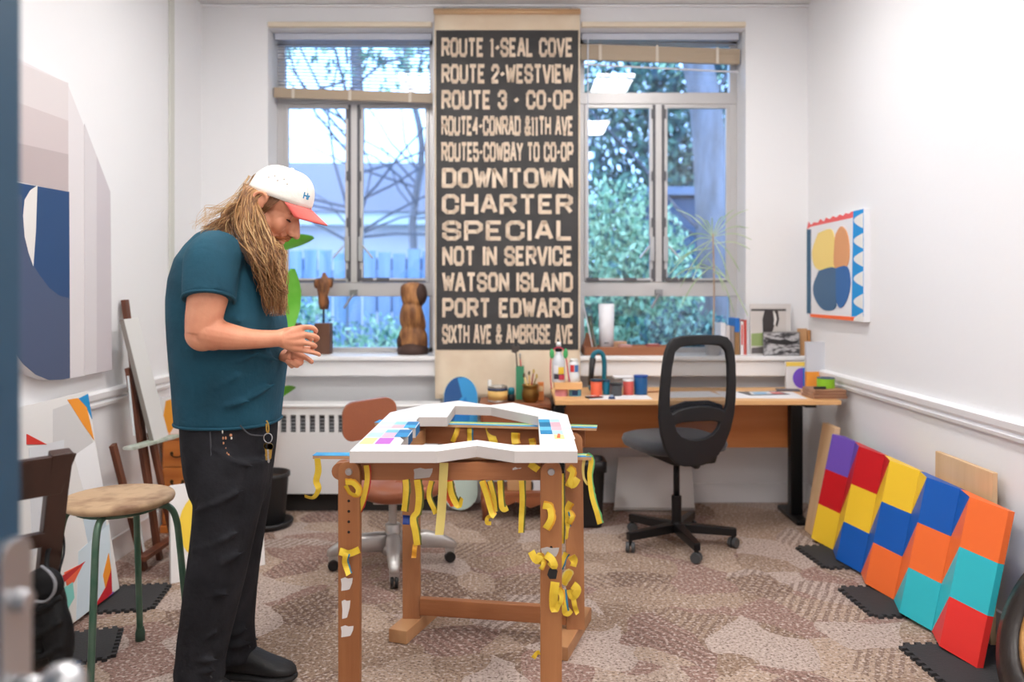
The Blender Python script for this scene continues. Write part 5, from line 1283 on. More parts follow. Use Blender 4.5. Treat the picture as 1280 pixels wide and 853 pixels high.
# ------------------------------------------------------------------ coloured relief panels leaning along the right wall
PUR, RED, YEL, BLU, ORA, TEA, VRM = (116,84,188), (204,24,34), (250,206,52), (10,92,186), (250,116,52), (48,194,208), (240,52,48)
def relief(label, ya, fw, fl, cols, pre, end=False):
    """folded relief: a left flank rising to a ridge at y=ya, then a front falling back to the next valley; three stacked colours"""
    Xb, Xt, z0, z1 = 1.54, 1.65, .0225, .565; d = .052
    c0 = Vector((Xb, ya, z0)); V = Vector((Xt-Xb, 0, z1-z0)); Lv = V.length; V.normalize(); U = Vector((0,-1,0)); W = U.cross(V).normalized()
    if W.x > 0: W = -W
    r = thing('relief_panel', label, 'painting', c0, 'coloured relief panels leaning along the right wall')
    P = lambda u, v, w_: c0+U*u+V*v+W*(w_-d)
    h = Lv/3; vt = [Lv, 2*h, h, 0, 0]; m = MB(); wf = max(0, d*(1-fl/.15)); g = .0012
    rd = lambda v: P(0, v, d); va = lambda v: P(fw-g, v, 0); fk = lambda v: P(-fl+g, v, wf)
    mats = [flat(c, .45) for c in (*cols, pre)]
    for k in range(3):
        A, B_, C = vt[k], vt[k+1], vt[k+2]
        m.add([rd(A), va(A), va(B_), rd(B_)], [(0,1,2,3)], k)
        m.add([rd(A), rd(B_), fk(C), fk(B_)], [(0,1,2,3)], k) if C < B_ else m.add([rd(A), rd(B_), fk(B_)], [(0,1,2)], k)
    m.add([rd(Lv), fk(2*h), fk(Lv)], [(0,1,2)], 3)
    wb = -.022
    b0, b1 = (lambda v: P(-fl+g, v, wb)), (lambda v: P(fw-g, v, wb))
    for k in range(3): m.add([va(vt[k]), b1(vt[k]), b1(vt[k+1]), va(vt[k+1])], [(0,1,2,3)], k)
    m.add([fk(Lv), b0(Lv), b0(0), fk(0)], [(0,1,2,3)], 3)
    m.add([rd(Lv), va(Lv), b1(Lv), b0(Lv), fk(Lv)], [(0,1,2,3,4)], 0); m.add([rd(0), va(0), b1(0), b0(0), fk(0)], [(0,1,2,3,4)], 2)
    m.add([b0(Lv), b1(Lv), b1(0), b0(0)], [(0,1,2,3)], 3)
    m.build('relief_face', mats, r)
    k = MB()
    k.loft([[P(-fl+.02,v,wb-.0005) for v in (.03,.05)]+[P(fw-.02,v,wb-.0005) for v in (.05,.03)], [P(-fl+.02,v,wb-.012) for v in (.03,.05)]+[P(fw-.02,v,wb-.012) for v in (.05,.03)]]); k.build('back_batten', wood('cradle', (206,168,124), (222,186,144), 'Z'), r)
    k = MB()
    k.loft([[P(-fl+.02,v,wb-.0005) for v in (Lv-.05,Lv-.03)]+[P(fw-.02,v,wb-.0005) for v in (Lv-.03,Lv-.05)], [P(-fl+.02,v,wb-.012) for v in (Lv-.05,Lv-.03)]+[P(fw-.02,v,wb-.012) for v in (Lv-.03,Lv-.05)]]); k.build('back_batten', wood('cradle', (206,168,124), (222,186,144), 'Z'), r)
relief('purple, red and yellow relief panel, farthest of the row leaning on the right wall', 4.205, .155, .03, (PUR, RED, YEL), (120,200,190))
relief('red, yellow and blue relief panel, second from the far end of the row', 3.88, .16, .17, (RED, YEL, BLU), PUR)
relief('yellow, blue and orange relief panel in the middle of the row on the right', 3.558, .16, .162, (YEL, BLU, ORA), RED)
relief('blue, orange and turquoise relief panel, second nearest to the camera', 3.239, .152, .159, (BLU, ORA, TEA), YEL)
relief('orange, turquoise and red relief panel, nearest to the camera', 2.933, .15, .154, (ORA, TEA, VRM), BLU, True)
rawm = wood('raw_plywood', (214,176,132), (226,190,148), 'Z')
def raw(label, ya, yb, Xb, Xt, z1, th=.03, bev=.002):
    r = thing('plywood_panel', label, 'panel', (Xb, (ya+yb)/2, 0))
    m = MB(); m.loft([[Vector(p) for p in ((Xb,ya,.001),(Xb,yb,.001),(Xt,yb,z1),(Xt,ya,z1))], [Vector(p)+Vector((th,0,0)) for p in ((Xb,ya,.001),(Xb,yb,.001),(Xt,yb,z1),(Xt,ya,z1))]])
    m.build('board', rawm, r, bev=bev)
    m = MB(); 
    for z in (.06, z1-.06):
        f = z/z1; x = Xb+(Xt-Xb)*f+th; m.box((x+.0085, (ya+yb)/2, z), (.013, abs(ya-yb)*.8, .03))
    m.build('back_batten', wood('cradle', (206,168,124), (222,186,144), 'Z'), r)
raw('raw plywood panel at the far end of the coloured panels, by the desk leg', 4.42, 4.245, 1.58, 1.68, .59)
raw('raw tan board standing behind the blue and orange relief panels', 3.37, 2.965, 1.745, 1.752, .645, .02)
def hoop():
    c = Vector((1.655, 2.385, .28)); nrm = Vector((-.90, .0, .43)).normalized()
    r = thing('round_hoop', 'worn black wheel-like ring with a tan inner edge beside the coloured panels', 'ring', (c.x, c.y, 0))
    a, b = frame(nrm, Vector((0,0,1))); M = Matrix((a, b, nrm)).transposed()
    R = .30
    c.z = R*abs(b.z)+.028*abs(nrm.z)+.004 if abs(b.z) > .5 else c.z
    MB().lathe([(.205,-.03),(.26,-.03),(R,-.018),(R+.004,0),(R,.018),(.262,.032),(.205,.036),(.196,.02),(.196,-.02),(.205,-.03)], c, 48, M=M).build('rim', mat('worn_black_leather', (44,36,32), .35, 0, .3, 30, (96,76,58), 5, lo=.5, hi=.8), r, smooth=True)
    MB().lathe([(.17,-.02),(.1955,-.022),(.1955,.022),(.17,.028),(.165,0),(.17,-.02)], c, 48, M=M).build('inner_ring', wood('hoop_tan', (176,124,66), (206,156,92), 'X'), r, smooth=True)
    MB().lathe([(0,-.012),(.168,-.012),(.168,-.004),(0,-.004)], c, 40, M=M).build('dark_disc', mat('hoop_disc', (86,74,66), .6), r)
hoop()

# ------------------------------------------------------------------ worktable
YEW = (236,208,62)
def worktable():
    r = thing('worktable', 'tall wooden worktable frame hung with yellow tape strips in the middle of the room', 'worktable', (-.2, 2.85, 0))
    lw = .068; zt = .765
    def leg(p, q, rounded=True, holes=0):
        # a flat plank leg, rounded at the top, facing the camera
        p, q = Vector(p), Vector(q); d = q-p; L = d.length; d.normalize(); X = Vector((1,0,0)); N = Vector((0,-1,0))
        out = [(-lw/2,0),(lw/2,0),(lw/2,L-lw/2)]+[(lw/2*math.cos(PI*k/10), L-lw/2+lw/2*math.sin(PI*k/10)) for k in range(1,10)]+[(-lw/2,L-lw/2)]
        mp = lambda u, v, w_: p+X*u+d*v+N*w_
        o = MB().plate(out, [], .036, mp).build('leg', pine, r, bev=.002); return mp
    FL, FR = at(438.5,853,2.585), at(688.5,853,2.585)
    xl, xr = FL.x, FR.x; yf = 2.59
    mL = leg((xl,yf,0), (xl,yf,.775)); mR = leg((xr,yf,0), (xr,yf,.775))
    for x, mp in ((xl,mL),(xr,mR)):
        m = MB(); cc = Vector((x, yf-.036, .742)); m.cyl(cc, cc+Vector((0,-.006,0)), .012, .010, 16); m.cyl(cc, cc+Vector((0,-.010,0)), .005, .005, 8); m.build('bolt', chrome, r)
        for py in ((627,640,653,666) if x == xl else (634,650,685)):
            MB().cyl((x, yf-.036, zat(py,2.55)), (x, yf-.0368, zat(py,2.55)), .0045, seg=10).build('peg_hole', flat((30,20,14), .8), r)
    RLb, RLt = Vector((xat(515,3.12),3.14,.051)), Vector((xat(514,3.26),3.27,.755)); RRb, RRt = Vector((xat(719,3.03),3.04,.051)), Vector((xat(717,3.18),3.20,.755))
    leg(RLb, RLt); leg(RRb, RRt)
    # sledge feet of the rear legs
    for p0, p1 in (((497,805),(541,766)), ((697,826),(728,774))):
        a = at(*p0, 1330.6/(p0[1]-CY)); b = at(*p1, 1330.6/(p1[1]-CY)); a.z = b.z = .026
        MB().bar(a, b, .075, .05).build('sledge_foot', pineY, r, bev=.003)
    a = Vector((RLb.x+.034, 3.11, .10)); b = Vector((RRb.x-.034, 3.02, .10)); MB().bar(a, b, .03, .065).build('crossbar', pineX, r, bev=.003)
    # top beams
    m = MB(); zb0, zb1 = .706, .763
    out = [(xl-.0,zb0),(xr+.02,zb0),(xr+.02,zb1),(xl-.0,zb1)]+[(xl-.035+(zb1-zb0)/2*math.cos(PI/2+PI*k/10), (zb0+zb1)/2+(zb1-zb0)/2*math.sin(PI/2+PI*k/10)) for k in range(0,11)]
    m.plate(out, [], .05, lambda u,v,w_: Vector((u, yf+.002+w_, v))); m.build('front_beam', pineX, r, bev=.002)
    MB().bar(Vector((RLt.x-.05,3.30,.728)), Vector((RRt.x+.05,3.23,.728)), .03, .07).build('rear_beam', pineX, r, bev=.003)
    MB().bar(Vector((xl+.32,yf+.056,.750)), Vector((xr-.02,yf+.056,.750)), .008, .024).build('green_strip', flat((96,140,84)), r)
    # side arms joining front and rear
    for x0, x1, yb_ in ((xl, RLt.x, 3.26), (xr, RRt.x, 3.19)):
        k = .045 if x1 < 0 else -.05; MB().bar(Vector((x0+k,yf+.055,.728)), Vector((x1+k,yb_,.728)), .03, .06).build('side_rail', pineY, r, bev=.003)
    # paint scrapes
    white = flat((222,218,216)); grey = flat((188,182,178))
    def scrape(px0, py0, px1, py1, Y, mm, sk=2):
        a = [(px0,py0+sk),(px0+(px1-px0)*.35,py0),(px0+(px1-px0)*.6,py0+sk*.8),(px1,py0+sk*.4),(px1-sk*.4,py0+(py1-py0)*.4),(px1-sk,py0+(py1-py0)*.6),(px1-sk*2,py1-sk),(px0+(px1-px0)*.5,py1-sk*.5),(px0+sk*.3,py1),(px0+sk*.5,(py0+py1)/2)]
        MB().plate([(xat(x,Y), zat(y,Y)) for x, y in a], [], .0006, lambda u,v,w_: Vector((u, Y-w_, v))).build('paint_scrape', mm, r)
    yl = yf-.0365
    scrape(426,722,441,739,yl,white); scrape(427,750,438,774,yl,white); scrape(426,782,442,797,yl,white); scrape(676,684,699,698,yl,grey)
    scrape(517,585,541,599,yf+.0015,grey); scrape(640,584,652,588,yf+.0015,white)
    m = MB(); m.plate([(xat(x,yl),zat(y,yl)) for x,y in ((686,712),(692,706),(697,714),(695,724),(687,724),(684,719))], [], .001, lambda u,v,w_: Vector((u,yl-w_,v))); m.build('black_patch', flat((40,40,42)), r)
worktable()

# taped battens lying across the beams
bt = mat('painter_tape_blue', (20,140,206), .55, c2=(70,170,216), nscale=18); yt = mat('masking_yellow', (232,222,84), .6); gt = mat('tape_green', (110,180,110), .6)
def batten(label, a, b, wd):
    a, b = Vector(a), Vector(b); d = (b-a).normalized(); s = Vector((-d.y,d.x,0))
    r = thing('taped_batten', label, 'batten', (a+b)/2)
    MB().bar(a, b, wd, .011).build('wood_strip', wood('batten_wood', (186,140,100), (206,164,124), 'X'), r, bev=.001)
    z = Vector((0,0,.0057))
    m = MB(); m.bar(a+z-d*.001, b+z+d*.001, wd*1.01, .0012); m.build('blue_tape', bt, r)
    m = MB(); q = z+Vector((0,0,.0012)); m.bar(a+d*.12+q, b+q+d*.001, wd*.22, .0009); m.build('yellow_tape', yt, r)
    m = MB(); m.bar(a+d*.3+q+s*wd*.35, b+q+s*wd*.35, wd*.15, .0009); m.build('green_tape', gt, r)
batten('blue-taped batten lying on the front beam, under the front of the white artwork', (xat(393,2.66),2.665,.770), (xat(738,2.66),2.645,.770), .05)
batten('blue and green taped batten lying on the rear beam, under the back of the artwork', (xat(470,3.3),3.33,.770), (xat(746,3.2),3.2,.770), .07)

# the white zigzag artwork lying on the battens
def artwork():
    z0, z1 = .7785, .815
    r = thing('frame_artwork', 'white zigzag frame-shaped relief artwork with blue and pink stripes lying on the worktable', 'artwork', (-.16, 3.0, z0))
    outer = [(-.519,2.515),(-.2445,2.515),(-.127,2.605),(-.005,2.515),(.192,2.515),(.207,3.25),(-.014,3.60),(-.115,3.52),(-.258,3.66),(-.40,3.53),(-.516,3.31)]
    inner = [(-.376,2.616),(-.254,2.616),(-.131,2.703),(-.005,2.616),(.078,2.616),(.088,3.2),(-.107,3.46),(-.264,3.49),(-.272,3.187),(-.384,3.187),(-.384,3.10),(-.366,3.06),(-.366,2.94),(-.392,2.94),(-.392,2.93),(-.37,2.88),(-.37,2.77),(-.395,2.77),(-.395,2.75),(-.376,2.70)]
    m = MB(); m.plate(outer, [inner], z1-z0, lambda u,v,w_: Vector((u, v, z0+w_)), 0, 1)
    m.build('frame_body', [flat((232,231,232), .5), flat((208,202,198), .55)], r)  # same white twice: sides coloured greyer to imitate their shading
    mp = lambda u, v, w_: Vector((u, v, z1+.0004+w_))
    A = []
    xo = lambda y: -.517
    def row(y0, y1, cols, sh):
        xs = [-.514, -.468, -.424, -.377+.0]
        for c, a, b in cols: A.append((c, [(a+0*sh, y0), (b, y0), (b+sh, y1), (a+sh, y1)]))
    row(2.63,2.74,[((244,214,140),-.513,-.468),((188,98,194),-.462,-.412)],.0)
    row(2.755,2.835,[((180,216,228),-.513,-.462),((232,178,198),-.461,-.418),((40,134,190),-.417,-.372)],0)
    row(2.835,2.90,[((206,226,234),-.513,-.462),((126,190,204),-.461,-.418),((16,110,168),-.417,-.372)],0)
    row(2.935,3.0,[((232,206,218),-.513,-.456),((234,178,186),-.455,-.412),((60,160,212),-.411,-.368)],0)
    row(3.0,3.075,[((206,226,234),-.513,-.456),((150,204,212),-.455,-.412),((12,112,170),-.411,-.368)],0)
    # right member
    row(2.72,2.80,[((238,240,242),.083,.13),((250,226,150),.131,.165),((240,232,214),.166,.2)],0)
    row(2.81,2.885,[((24,126,176),.086,.128),((176,204,220),.129,.165),((236,236,238),.166,.2)],0)
    row(2.885,2.96,[((90,176,210),.086,.128),((236,180,190),.129,.165),((198,222,230),.166,.2)],0)
    row(2.96,3.06,[((4,106,150),.087,.129),((230,164,176),.130,.166),((232,236,240),.167,.202)],0)
    row(3.06,3.13,[((40,150,196),.087,.129),((176,208,220),.130,.166),((240,238,240),.167,.202)],0)
    A.append(((214,96,48), [(.138,2.735),(.15,2.73),(.154,2.80),(.146,2.81)]))
    areas('orange_mark', A[-1:], lambda u,v,w_: mp(u,v,w_+.002), r, lift=.0004); A = A[:-1]
    [areas('colour_stripe', [q], mp, r, lift=.0004) for q in A]
    # blue stepped flanks on the inner side of the left member
    B = []; ms = []
    m = MB()
    for (x, ya, yb_), c in (((-.37,2.77,2.88),(14,90,140)),((-.366,2.94,3.06),(24,116,176))):
        mm = flat(c); ms.append(mm)
        m.plate([(ya,z0+.002),(yb_,z0+.002),(yb_,z1-.001),(ya,z1-.001)], [], .0008, lambda u,v,w_: Vector((x+w_, u, v)), len(ms)-1)
    m.build('blue_flank', ms, r)
    MB().box((-.19, 3.4945+.0, (z0+z1)/2), (.012,.0016,z1-z0-.004)).build('yellow_tape_tab', flat((222,186,40)), r)
artwork()

# yellow tape strips hanging everywhere on the worktable: each strip its own thing
tapeY = mat('tape_yellow', (240,210,66), .5, c2=(228,190,48), nscale=20); tapeE = mat('tape_dark_edge', (96,98,40), .6); tapeB = mat('tape_blue_bit', (24,120,160), .5); tapeR = mat('tape_red', (176,40,30), .5); tapeP = mat('tape_pale', (226,206,120), .5); tapeO = mat('tape_orange', (226,160,40), .5)
def strip(label, pts, wpx, Y, edge=None, twist=0, body=None, wob=.004):
    """pts: pixel path (x,y[,dY]); a flexible ribbon about wpx wide"""
    P = [at(p[0], p[1], Y+(p[2] if len(p) > 2 else 0)) for p in pts]
    r = thing('tape_strip', label, 'tape strip', P[0], 'yellow tape strips on the worktable')
    S_ = smoothpath(P, 6); n = len(S_); w_ = wpx/F*Y/2; rr = random.Random(hash(label) % 9999 if False else sum(map(ord, label)))
    ph = rr.random()*6
    L, R_, E = [], [], []
    for i, p in enumerate(S_):
        d = (S_[min(i+1,n-1)]-S_[max(i-1,0)]).normalized(); f = i/(n-1)
        side = d.cross(Vector((0,1,0))); side = side.normalized() if side.length > .15 else Vector((1,0,0))
        a = twist*f+.25*math.sin(f*5+ph); side = side*math.cos(a)+Vector((0,1,0))*math.sin(a)
        q = p+Vector((0, wob*math.sin(f*7+ph), 0))
        L.append(q-side*w_); R_.append(q+side*w_*.45); E.append(q+side*w_)
    m = MB()
    for i in range(n-1): m.add([L[i],R_[i],R_[i+1],L[i+1]], [(0,1,2,3)], 0)
    eb = edge is not None; jt = [(.45*rr.random() if eb else 0) for _ in range(n)]
    for i in range(n-1):
        m.add([R_[i],E[i]-(E[i]-R_[i])*jt[i],E[i+1]-(E[i+1]-R_[i+1])*jt[i+1],R_[i+1]], [(0,1,2,3)], 1 if eb else 0)
    m.build('ribbon', [body or tapeY, edge or tapeY], r, solid=.0006, recalc=False); bmesh
    return r
yt_ = 2.545
strip('long curled yellow tape strip hanging off the left end of the front batten', [(397,573),(398,588),(395,602),(398,612),(392,622),(381,620)], 8, 2.63, None, .9)
strip('yellow tape loop stuck near the top of the front left leg', [(432,602),(442,603),(449,612),(446,620),(438,617),(432,607)], 9, yt_, tapeO, .6)
strip('yellow tape strip with a red edge hanging beside the front left leg', [(459,582),(460,600),(456,622),(449,640)], 9, 2.575, tapeR, .5)
strip('straight pale yellow tape strip in the middle of the front beam, the longest', [(555,579),(554,600),(552,635),(549,669)], 11, 2.575, None, .1, tapeP)
strip('yellow tape strip with a dark edge just left of the ragged two-part one', [(508,600),(509,615),(506,640)], 10, 2.58, tapeE)
strip('blue tape tip hanging under the short strip at the rear left leg', [(508,644),(508,650),(508,656)], 9, 2.58, None, 0, mat('tape_navy', (24,60,140), .5))
strip('ragged two-part yellow tape strip hanging over the rear left leg', [(523,600),(525,620),(523,640),(518,648),(521,665),(523,682)], 11, 2.58, tapeE, .3)
strip('short orange tape end at the bottom of the ragged strip', [(519,681),(518,690),(517,698)], 6, 2.585, None, 0, tapeO)
strip('curved yellow tape strip with a green edge left of the longest pale one', [(540,602),(537,620),(543,635),(545,643)], 8, 2.585, tapeE, .7)
strip('red and yellow tape strip curling right of the longest pale one', [(563,602),(566,618),(573,632),(577,622)], 10, 2.59, tapeE, .8)
strip('orange-red tape strip hanging behind the curled one', [(559,602),(561,618),(567,632)], 8, 2.605, None, .3, mat('tape_coral', (226,92,44), .5))
strip('slanting yellow tape strip, left of the bunch at the middle of the beam', [(603,601),(609,618),(615,640),(619,645)], 9, 2.585, tapeO, .3)
strip('green-edged yellow tape strip in the bunch right of the middle of the beam', [(613,601),(618,620),(620,640)], 8, 2.595, tapeE, .2)
strip('yellow tape strip with a curled square end, right of the bunch', [(626,601),(627,620),(629,635),(634,634)], 9, 2.58, tapeE, .4)
strip('small curled scrap of yellow tape dangling below the bunch', [(613,646),(609,648),(609,654),(614,655)], 5, 2.59, None, .9)
strip('straight dark-edged yellow tape strip near the front right leg', [(653,601),(654,625),(653,645),(652,666)], 9, 2.58, tapeE, .1)
strip('left yellow tape strip wrapped over the rear beam', [(573,533,0),(571,541,0),(566,553,0)], 7, 3.255, tapeO)
strip('pale blue and yellow tape strip over the rear beam', [(588,533),(588,542),(588,552)], 8, 3.25, tapeB)
strip('wide yellow tape strip over the rear beam, third from the left', [(611,533),(614,544),(618,555)], 10, 3.25, None)
strip('yellow tape patch on the rear beam towards the right', [(645,541),(645,549),(646,555)], 12, 3.22, tapeO)
strip('small yellow tape patch at the right end of the rear beam', [(665,548),(666,553),(667,557)], 9, 3.2, tapeO)
strip('long yellow tape strip hanging off the right end of the front batten', [(733,569),(740,576),(738,595),(741,620),(747,640),(751,655)], 9, 2.63, gt, .5)
strip('thin twisted tape strand beside the strip at the right end of the front batten', [(731,571),(729,585),(730,598),(735,606)], 4, 2.635, None, .9, tapeP)
strip('folded yellow tape scrap stuck on the front right leg below the beam', [(679,631),(688,634),(690,648),(683,662)], 11, yt_, tapeO, .2)
strip('yellow tape tab under the artwork at the left of the front right leg', [(662,580),(668,584),(673,588)], 9, 2.56, None)
strip('yellow tape strip on the right side of the front right leg, upper', [(703,592),(703,610),(703,640),(703,680)], 7, 2.575, tapeE, .1)
for k, (lab, pts, wpx, ed) in enumerate((
  ('crumpled tape scrap highest on the rear right leg', [(711,584),(717,590),(714,602),(718,608)], 10, tapeO),
  ('tape scrap sticking out to the right, high on the rear right leg', [(708,603),(716,606),(722,598)], 9, None),
  ('curled tape scrap around the middle of the rear right leg', [(714,628),(710,638),(716,646),(711,655)], 9, tapeO),
  ('blue-flecked tape strip down the rear right leg', [(708,640),(711,660),(709,674)], 8, tapeB),
  ('tape knot jutting left of the front right leg', [(664,690),(670,700),(676,694),(672,706)], 9, None),
  ('drooping tape end under the knot at the front right leg', [(675,692),(680,704),(676,712)], 8, tapeO),
  ('small tape bow in the middle of the front right leg', [(682,694),(690,700),(693,708),(687,703)], 9, None),
  ('tape scrap with a blue fleck right of the tape bow', [(709,692),(704,702),(700,712)], 9, tapeB),
  ('tape scrap jutting right at the lower part of the rear right leg', [(714,695),(718,702),(716,708)], 10, None),
  ('pale tape loop above the lowest group on the rear right leg', [(702,730),(708,716),(714,718),(706,732)], 8, tapeP),
  ('long folded tape piece hanging lowest on the front right leg', [(694,728),(692,745),(693,762),(698,752)], 11, None),
  ('tape piece with a grey-blue stripe beside the lowest folded one', [(704,738),(705,752),(708,766),(713,762)], 10, tapeB),
  ('tape curl on the right of the lowest group', [(716,732),(722,738),(716,746),(713,738)], 10, None),
  ('tape end pointing down right in the lowest group', [(717,750),(719,760),(722,768)], 6, None),
  ('tape flap behind the lowest folded piece', [(698,735),(703,745),(701,756)], 9, tapeO))):
    strip(lab, [(x, y) for x, y in pts], wpx, (2.54 if pts[0][0] < 700 else 2.99) if k > 3 else 3.08, ed, .5)
strip('yellow tape scrap near the foot of the front right leg, sticking out left', [(675,816),(670,818),(666,823)], 6, 2.56, None, .3)
strip('crossed yellow tape strip wrapped round the middle of the front left leg', [(424,690),(436,692),(449,688)], 9, yt_, None)
strip('blue-flecked tape tail hanging from the wrap on the front left leg', [(434,692),(432,704),(437,718)], 9, yt_-.004, tapeB, .4)

# ------------------------------------------------------------------ the man
def man():
    YM = 2.65; s = F/YM
    r = thing('person', 'long-haired man in a teal t-shirt, black jeans and white cap looking down at his hands beside the worktable', 'person', (-.98, YM, 0))
    r['label'] = 'long-haired man in teal t-shirt, black jeans and white cap, looking down at his hands'
    skin = mat('skin', (226,160,126), .5, 0, .08, 120, (214,140,108), 14, lo=.35, hi=.7)
    shirtm = mat('shirt_teal', (14,74,94), .9, 0, 1.0, 11, (10,62,80), 5)
    jean = mat('jeans_black', (30,30,34), .9, 0, 1.0, 14, (42,42,46), 9, spec=.2)
    # ---- head frame: pitched down
    p = math.radians(36); Hc = Vector((xat(334,YM), YM, zat(258,YM)))
    yaw = math.radians(-3)
    Mh = Matrix.Translation(Hc) @ Matrix.Rotation(yaw, 4, 'Z') @ Matrix.Rotation(p, 4, 'Y') @ Matrix.Scale(1.03, 4)
    Mc = Matrix.Translation(at(349.5,249,YM)) @ Matrix.Rotation(yaw, 4, 'Z') @ Matrix.Rotation(math.radians(20), 4, 'Y') @ Matrix.Scale(.94, 4) @ Matrix.Translation((-.014,0,-.05))
    H = lambda x, y, z: Mh @ Vector((x, y, z))
    hb = MB()
    hb.ell((.012,0,.050), (.094,.076,.084), seg=32, rings=20)
    hb.ell((.046,0,-.005), (.056,.062,.088), seg=28, rings=18)
    hb.ell((.05,0,-.06), (.05,.054,.046)); hb.ell((.088,0,-.094), (.02,.026,.02))
    hb.ell((.088,.0,.042), (.02,.05,.013)); hb.ell((.083,0,.062), (.026,.05,.03))
    hb.tube([(.094,0,.032),(.108,0,.014),(.121,0,-.006),(.130,0,-.020)], [.0085,.0095,.0115,.0135], 12)
    hb.ell((.132,0,-.022), (.0125,.013,.011)); hb.ell((.098,0,-.014), (.022,.02,.032))
    for sg in (-1, 1):
        hb.ell((.118,sg*.013,-.026), (.011,.008,.008)); hb.ell((.074,sg*.037,-.018), (.026,.022,.032))
        hb.ell((.084,sg*.033,.017), (.014,.017,.011)); hb.ell((.084,sg*.034,.026), (.014,.02,.006))
        hb.ell((.02,sg*.052,-.04), (.045,.018,.04))
        # ear: helix, lobe, bowl
        e = [(-.004,sg*.072,-.028),(-.002,sg*.080,-.014),(-.016,sg*.088,.004),(-.020,sg*.091,.022),(-.010,sg*.090,.036),(.006,sg*.084,.036),(.014,sg*.078,.022),(.010,sg*.074,.004)]
        hb.tube(smoothpath(e, 4), .0055, 8); hb.ell((-.003,sg*.078,.006), (.018,.007,.03)); hb.ell((.0,sg*.078,-.026), (.009,.007,.012)); hb.ell((.012,sg*.076,.0), (.006,.006,.01))
    hb.ell((.106,0,-.052), (.013,.026,.0065)); hb.ell((.102,0,-.066), (.013,.022,.0075)); hb.ell((.1,0,-.042),(.012,.03,.012))
    hb.xf(Mh)
    body = MB(); body.v += hb.v; body.f += hb.f; body.m += hb.m
    # neck and trunk under the clothes
    body.tube([at(283,322,YM), at(292,298,YM), at(308,276,YM), at(322,256,YM)], [.085,.066,.060,.060], 18)
    body.tube([at(283,322,YM), at(282,370,YM), at(288,450,YM), at(288,520,YM), at(288,560,YM)], [.12,.135,.145,.14,.12], 20)
    # near (right) arm
    Ys, Ye, Yw = 2.475, 2.425, 2.50
    sh = at(266,322,Ys); el = at(259,415,Ye); wr = at(352,423,Yw)
    up = smoothpath([sh, at(262,360,2.44), at(256,392,2.425), at(254,416,Ye)], 5)
    body.tube(up, [.07-(.07-.056)*min(1,i/9)-.004*max(0,(i-9)/6) for i in range(len(up))], 18)
    fa = smoothpath([at(255,414,Ye), at(280,420,2.43), at(315,424,2.465), wr], 6)
    rr_ = [.050,.053,.053,.052,.050,.048,.0465,.0445,.0425,.040,.0375,.0355,.0335,.032,.0305,.0295,.029,.0285,.028]
    body.tube(fa, rr_[:len(fa)], 18, flat=.92)
    body.ell(at(253.5,418,Ye), (.0525,.046,.052)); body.ell(at(255,406,Ye), (.054,.05,.05)); body.ell(at(266,417,Ye), (.052,.048,.052))
    # far (left) arm
    body.tube(smoothpath([at(276,325,2.83), at(285,370,2.87), at(290,420,2.87)], 5), [.065,.063,.06,.058,.056,.054,.053,.052,.05,.05,.05], 14)
    wl = at(350,440,2.66)
    body.tube(smoothpath([at(288,424,2.87), at(322,438,2.79), wl], 5), [.05,.05,.048,.046,.043,.04,.037,.034,.031,.029,.028], 14)
    # right hand: back of hand to the camera
    def finger(pts, rad): 
        P = smoothpath(pts, 4); n = len(P); body.tube(P, [rad*(1.06-.25*i/(n-1)) for i in range(n)], 10); body.ell(P[-1], (rad*.82,)*3, seg=10, rings=8); body.ell(P[0], (rad*1.1,)*3, seg=10, rings=8)
    Y1 = 2.515
    body.tube([at(349,423,Yw), at(358,422,2.508), at(368,421,2.512), at(377,421,Y1)], [.028,.031,.034,.031], 16, flat=.42, hint=Vector((0,1,0)))
    body.tube([at(352,424,Yw), at(366,415,2.51), at(378,410,Y1+.004)], [.022,.017,.011], 12)
    body.tube([at(352,424,Yw), at(366,422,2.505), at(380,419,Y1)], [.022,.017,.011], 12)
    body.tube([at(352,425,Yw), at(366,428,2.505), at(380,428,Y1)], [.022,.017,.011], 12)
    body.tube([at(352,426,Yw), at(366,434,2.51), at(378,437,Y1+.006)], [.021,.016,.010], 12)
    finger([at(378,409.5,Y1+.004), at(389,409.5,Y1+.004), at(394.5,413,Y1+.016), at(394,416,Y1+.04)], .0085)
    finger([at(380,418.5,Y1), at(391.5,420,Y1), at(397,423,Y1+.014), at(394,426,Y1+.042)], .0088)
    finger([at(380,428.5,Y1), at(389.5,430.5,Y1+.002), at(394,433,Y1+.014), at(390,435,Y1+.04)], .0084)
    finger([at(378,438,Y1+.006), at(388,440,Y1+.006), at(397,442.5,Y1+.012), at(399,444,Y1+.026)], .0078)
    finger([at(362,418,Y1+.035), at(372,416,Y1+.055), at(383,420,Y1+.06), at(389,424,Y1+.058)], .0108)
    # left hand under it, palm up, fingers pointing away and to the right
    Y2 = 2.60
    body.tube([wl, at(354,444,2.635), at(362,447,2.615), at(369,446,2.60)], [.026,.030,.033,.030], 16, flat=.55, hint=Vector((0,0,1)))
    finger([at(369,442,2.585), at(378,445,2.575), at(385,449,2.565), at(389.5,452.5,2.56)], .0094)
    finger([at(368,447,2.585), at(376,452,2.575), at(374,455,2.56), at(369,452,2.56)], .0096)
    finger([at(363,450,2.59), at(371,456,2.58), at(370,457,2.562), at(364,453,2.56)], .0094)
    finger([at(357,449,2.60), at(364,457,2.59), at(364,457,2.57), at(359,452,2.565)], .0086)
    finger([at(362,441,2.60), at(372,437,2.585), at(382,436,2.58), at(389,437,2.578)], .0104)
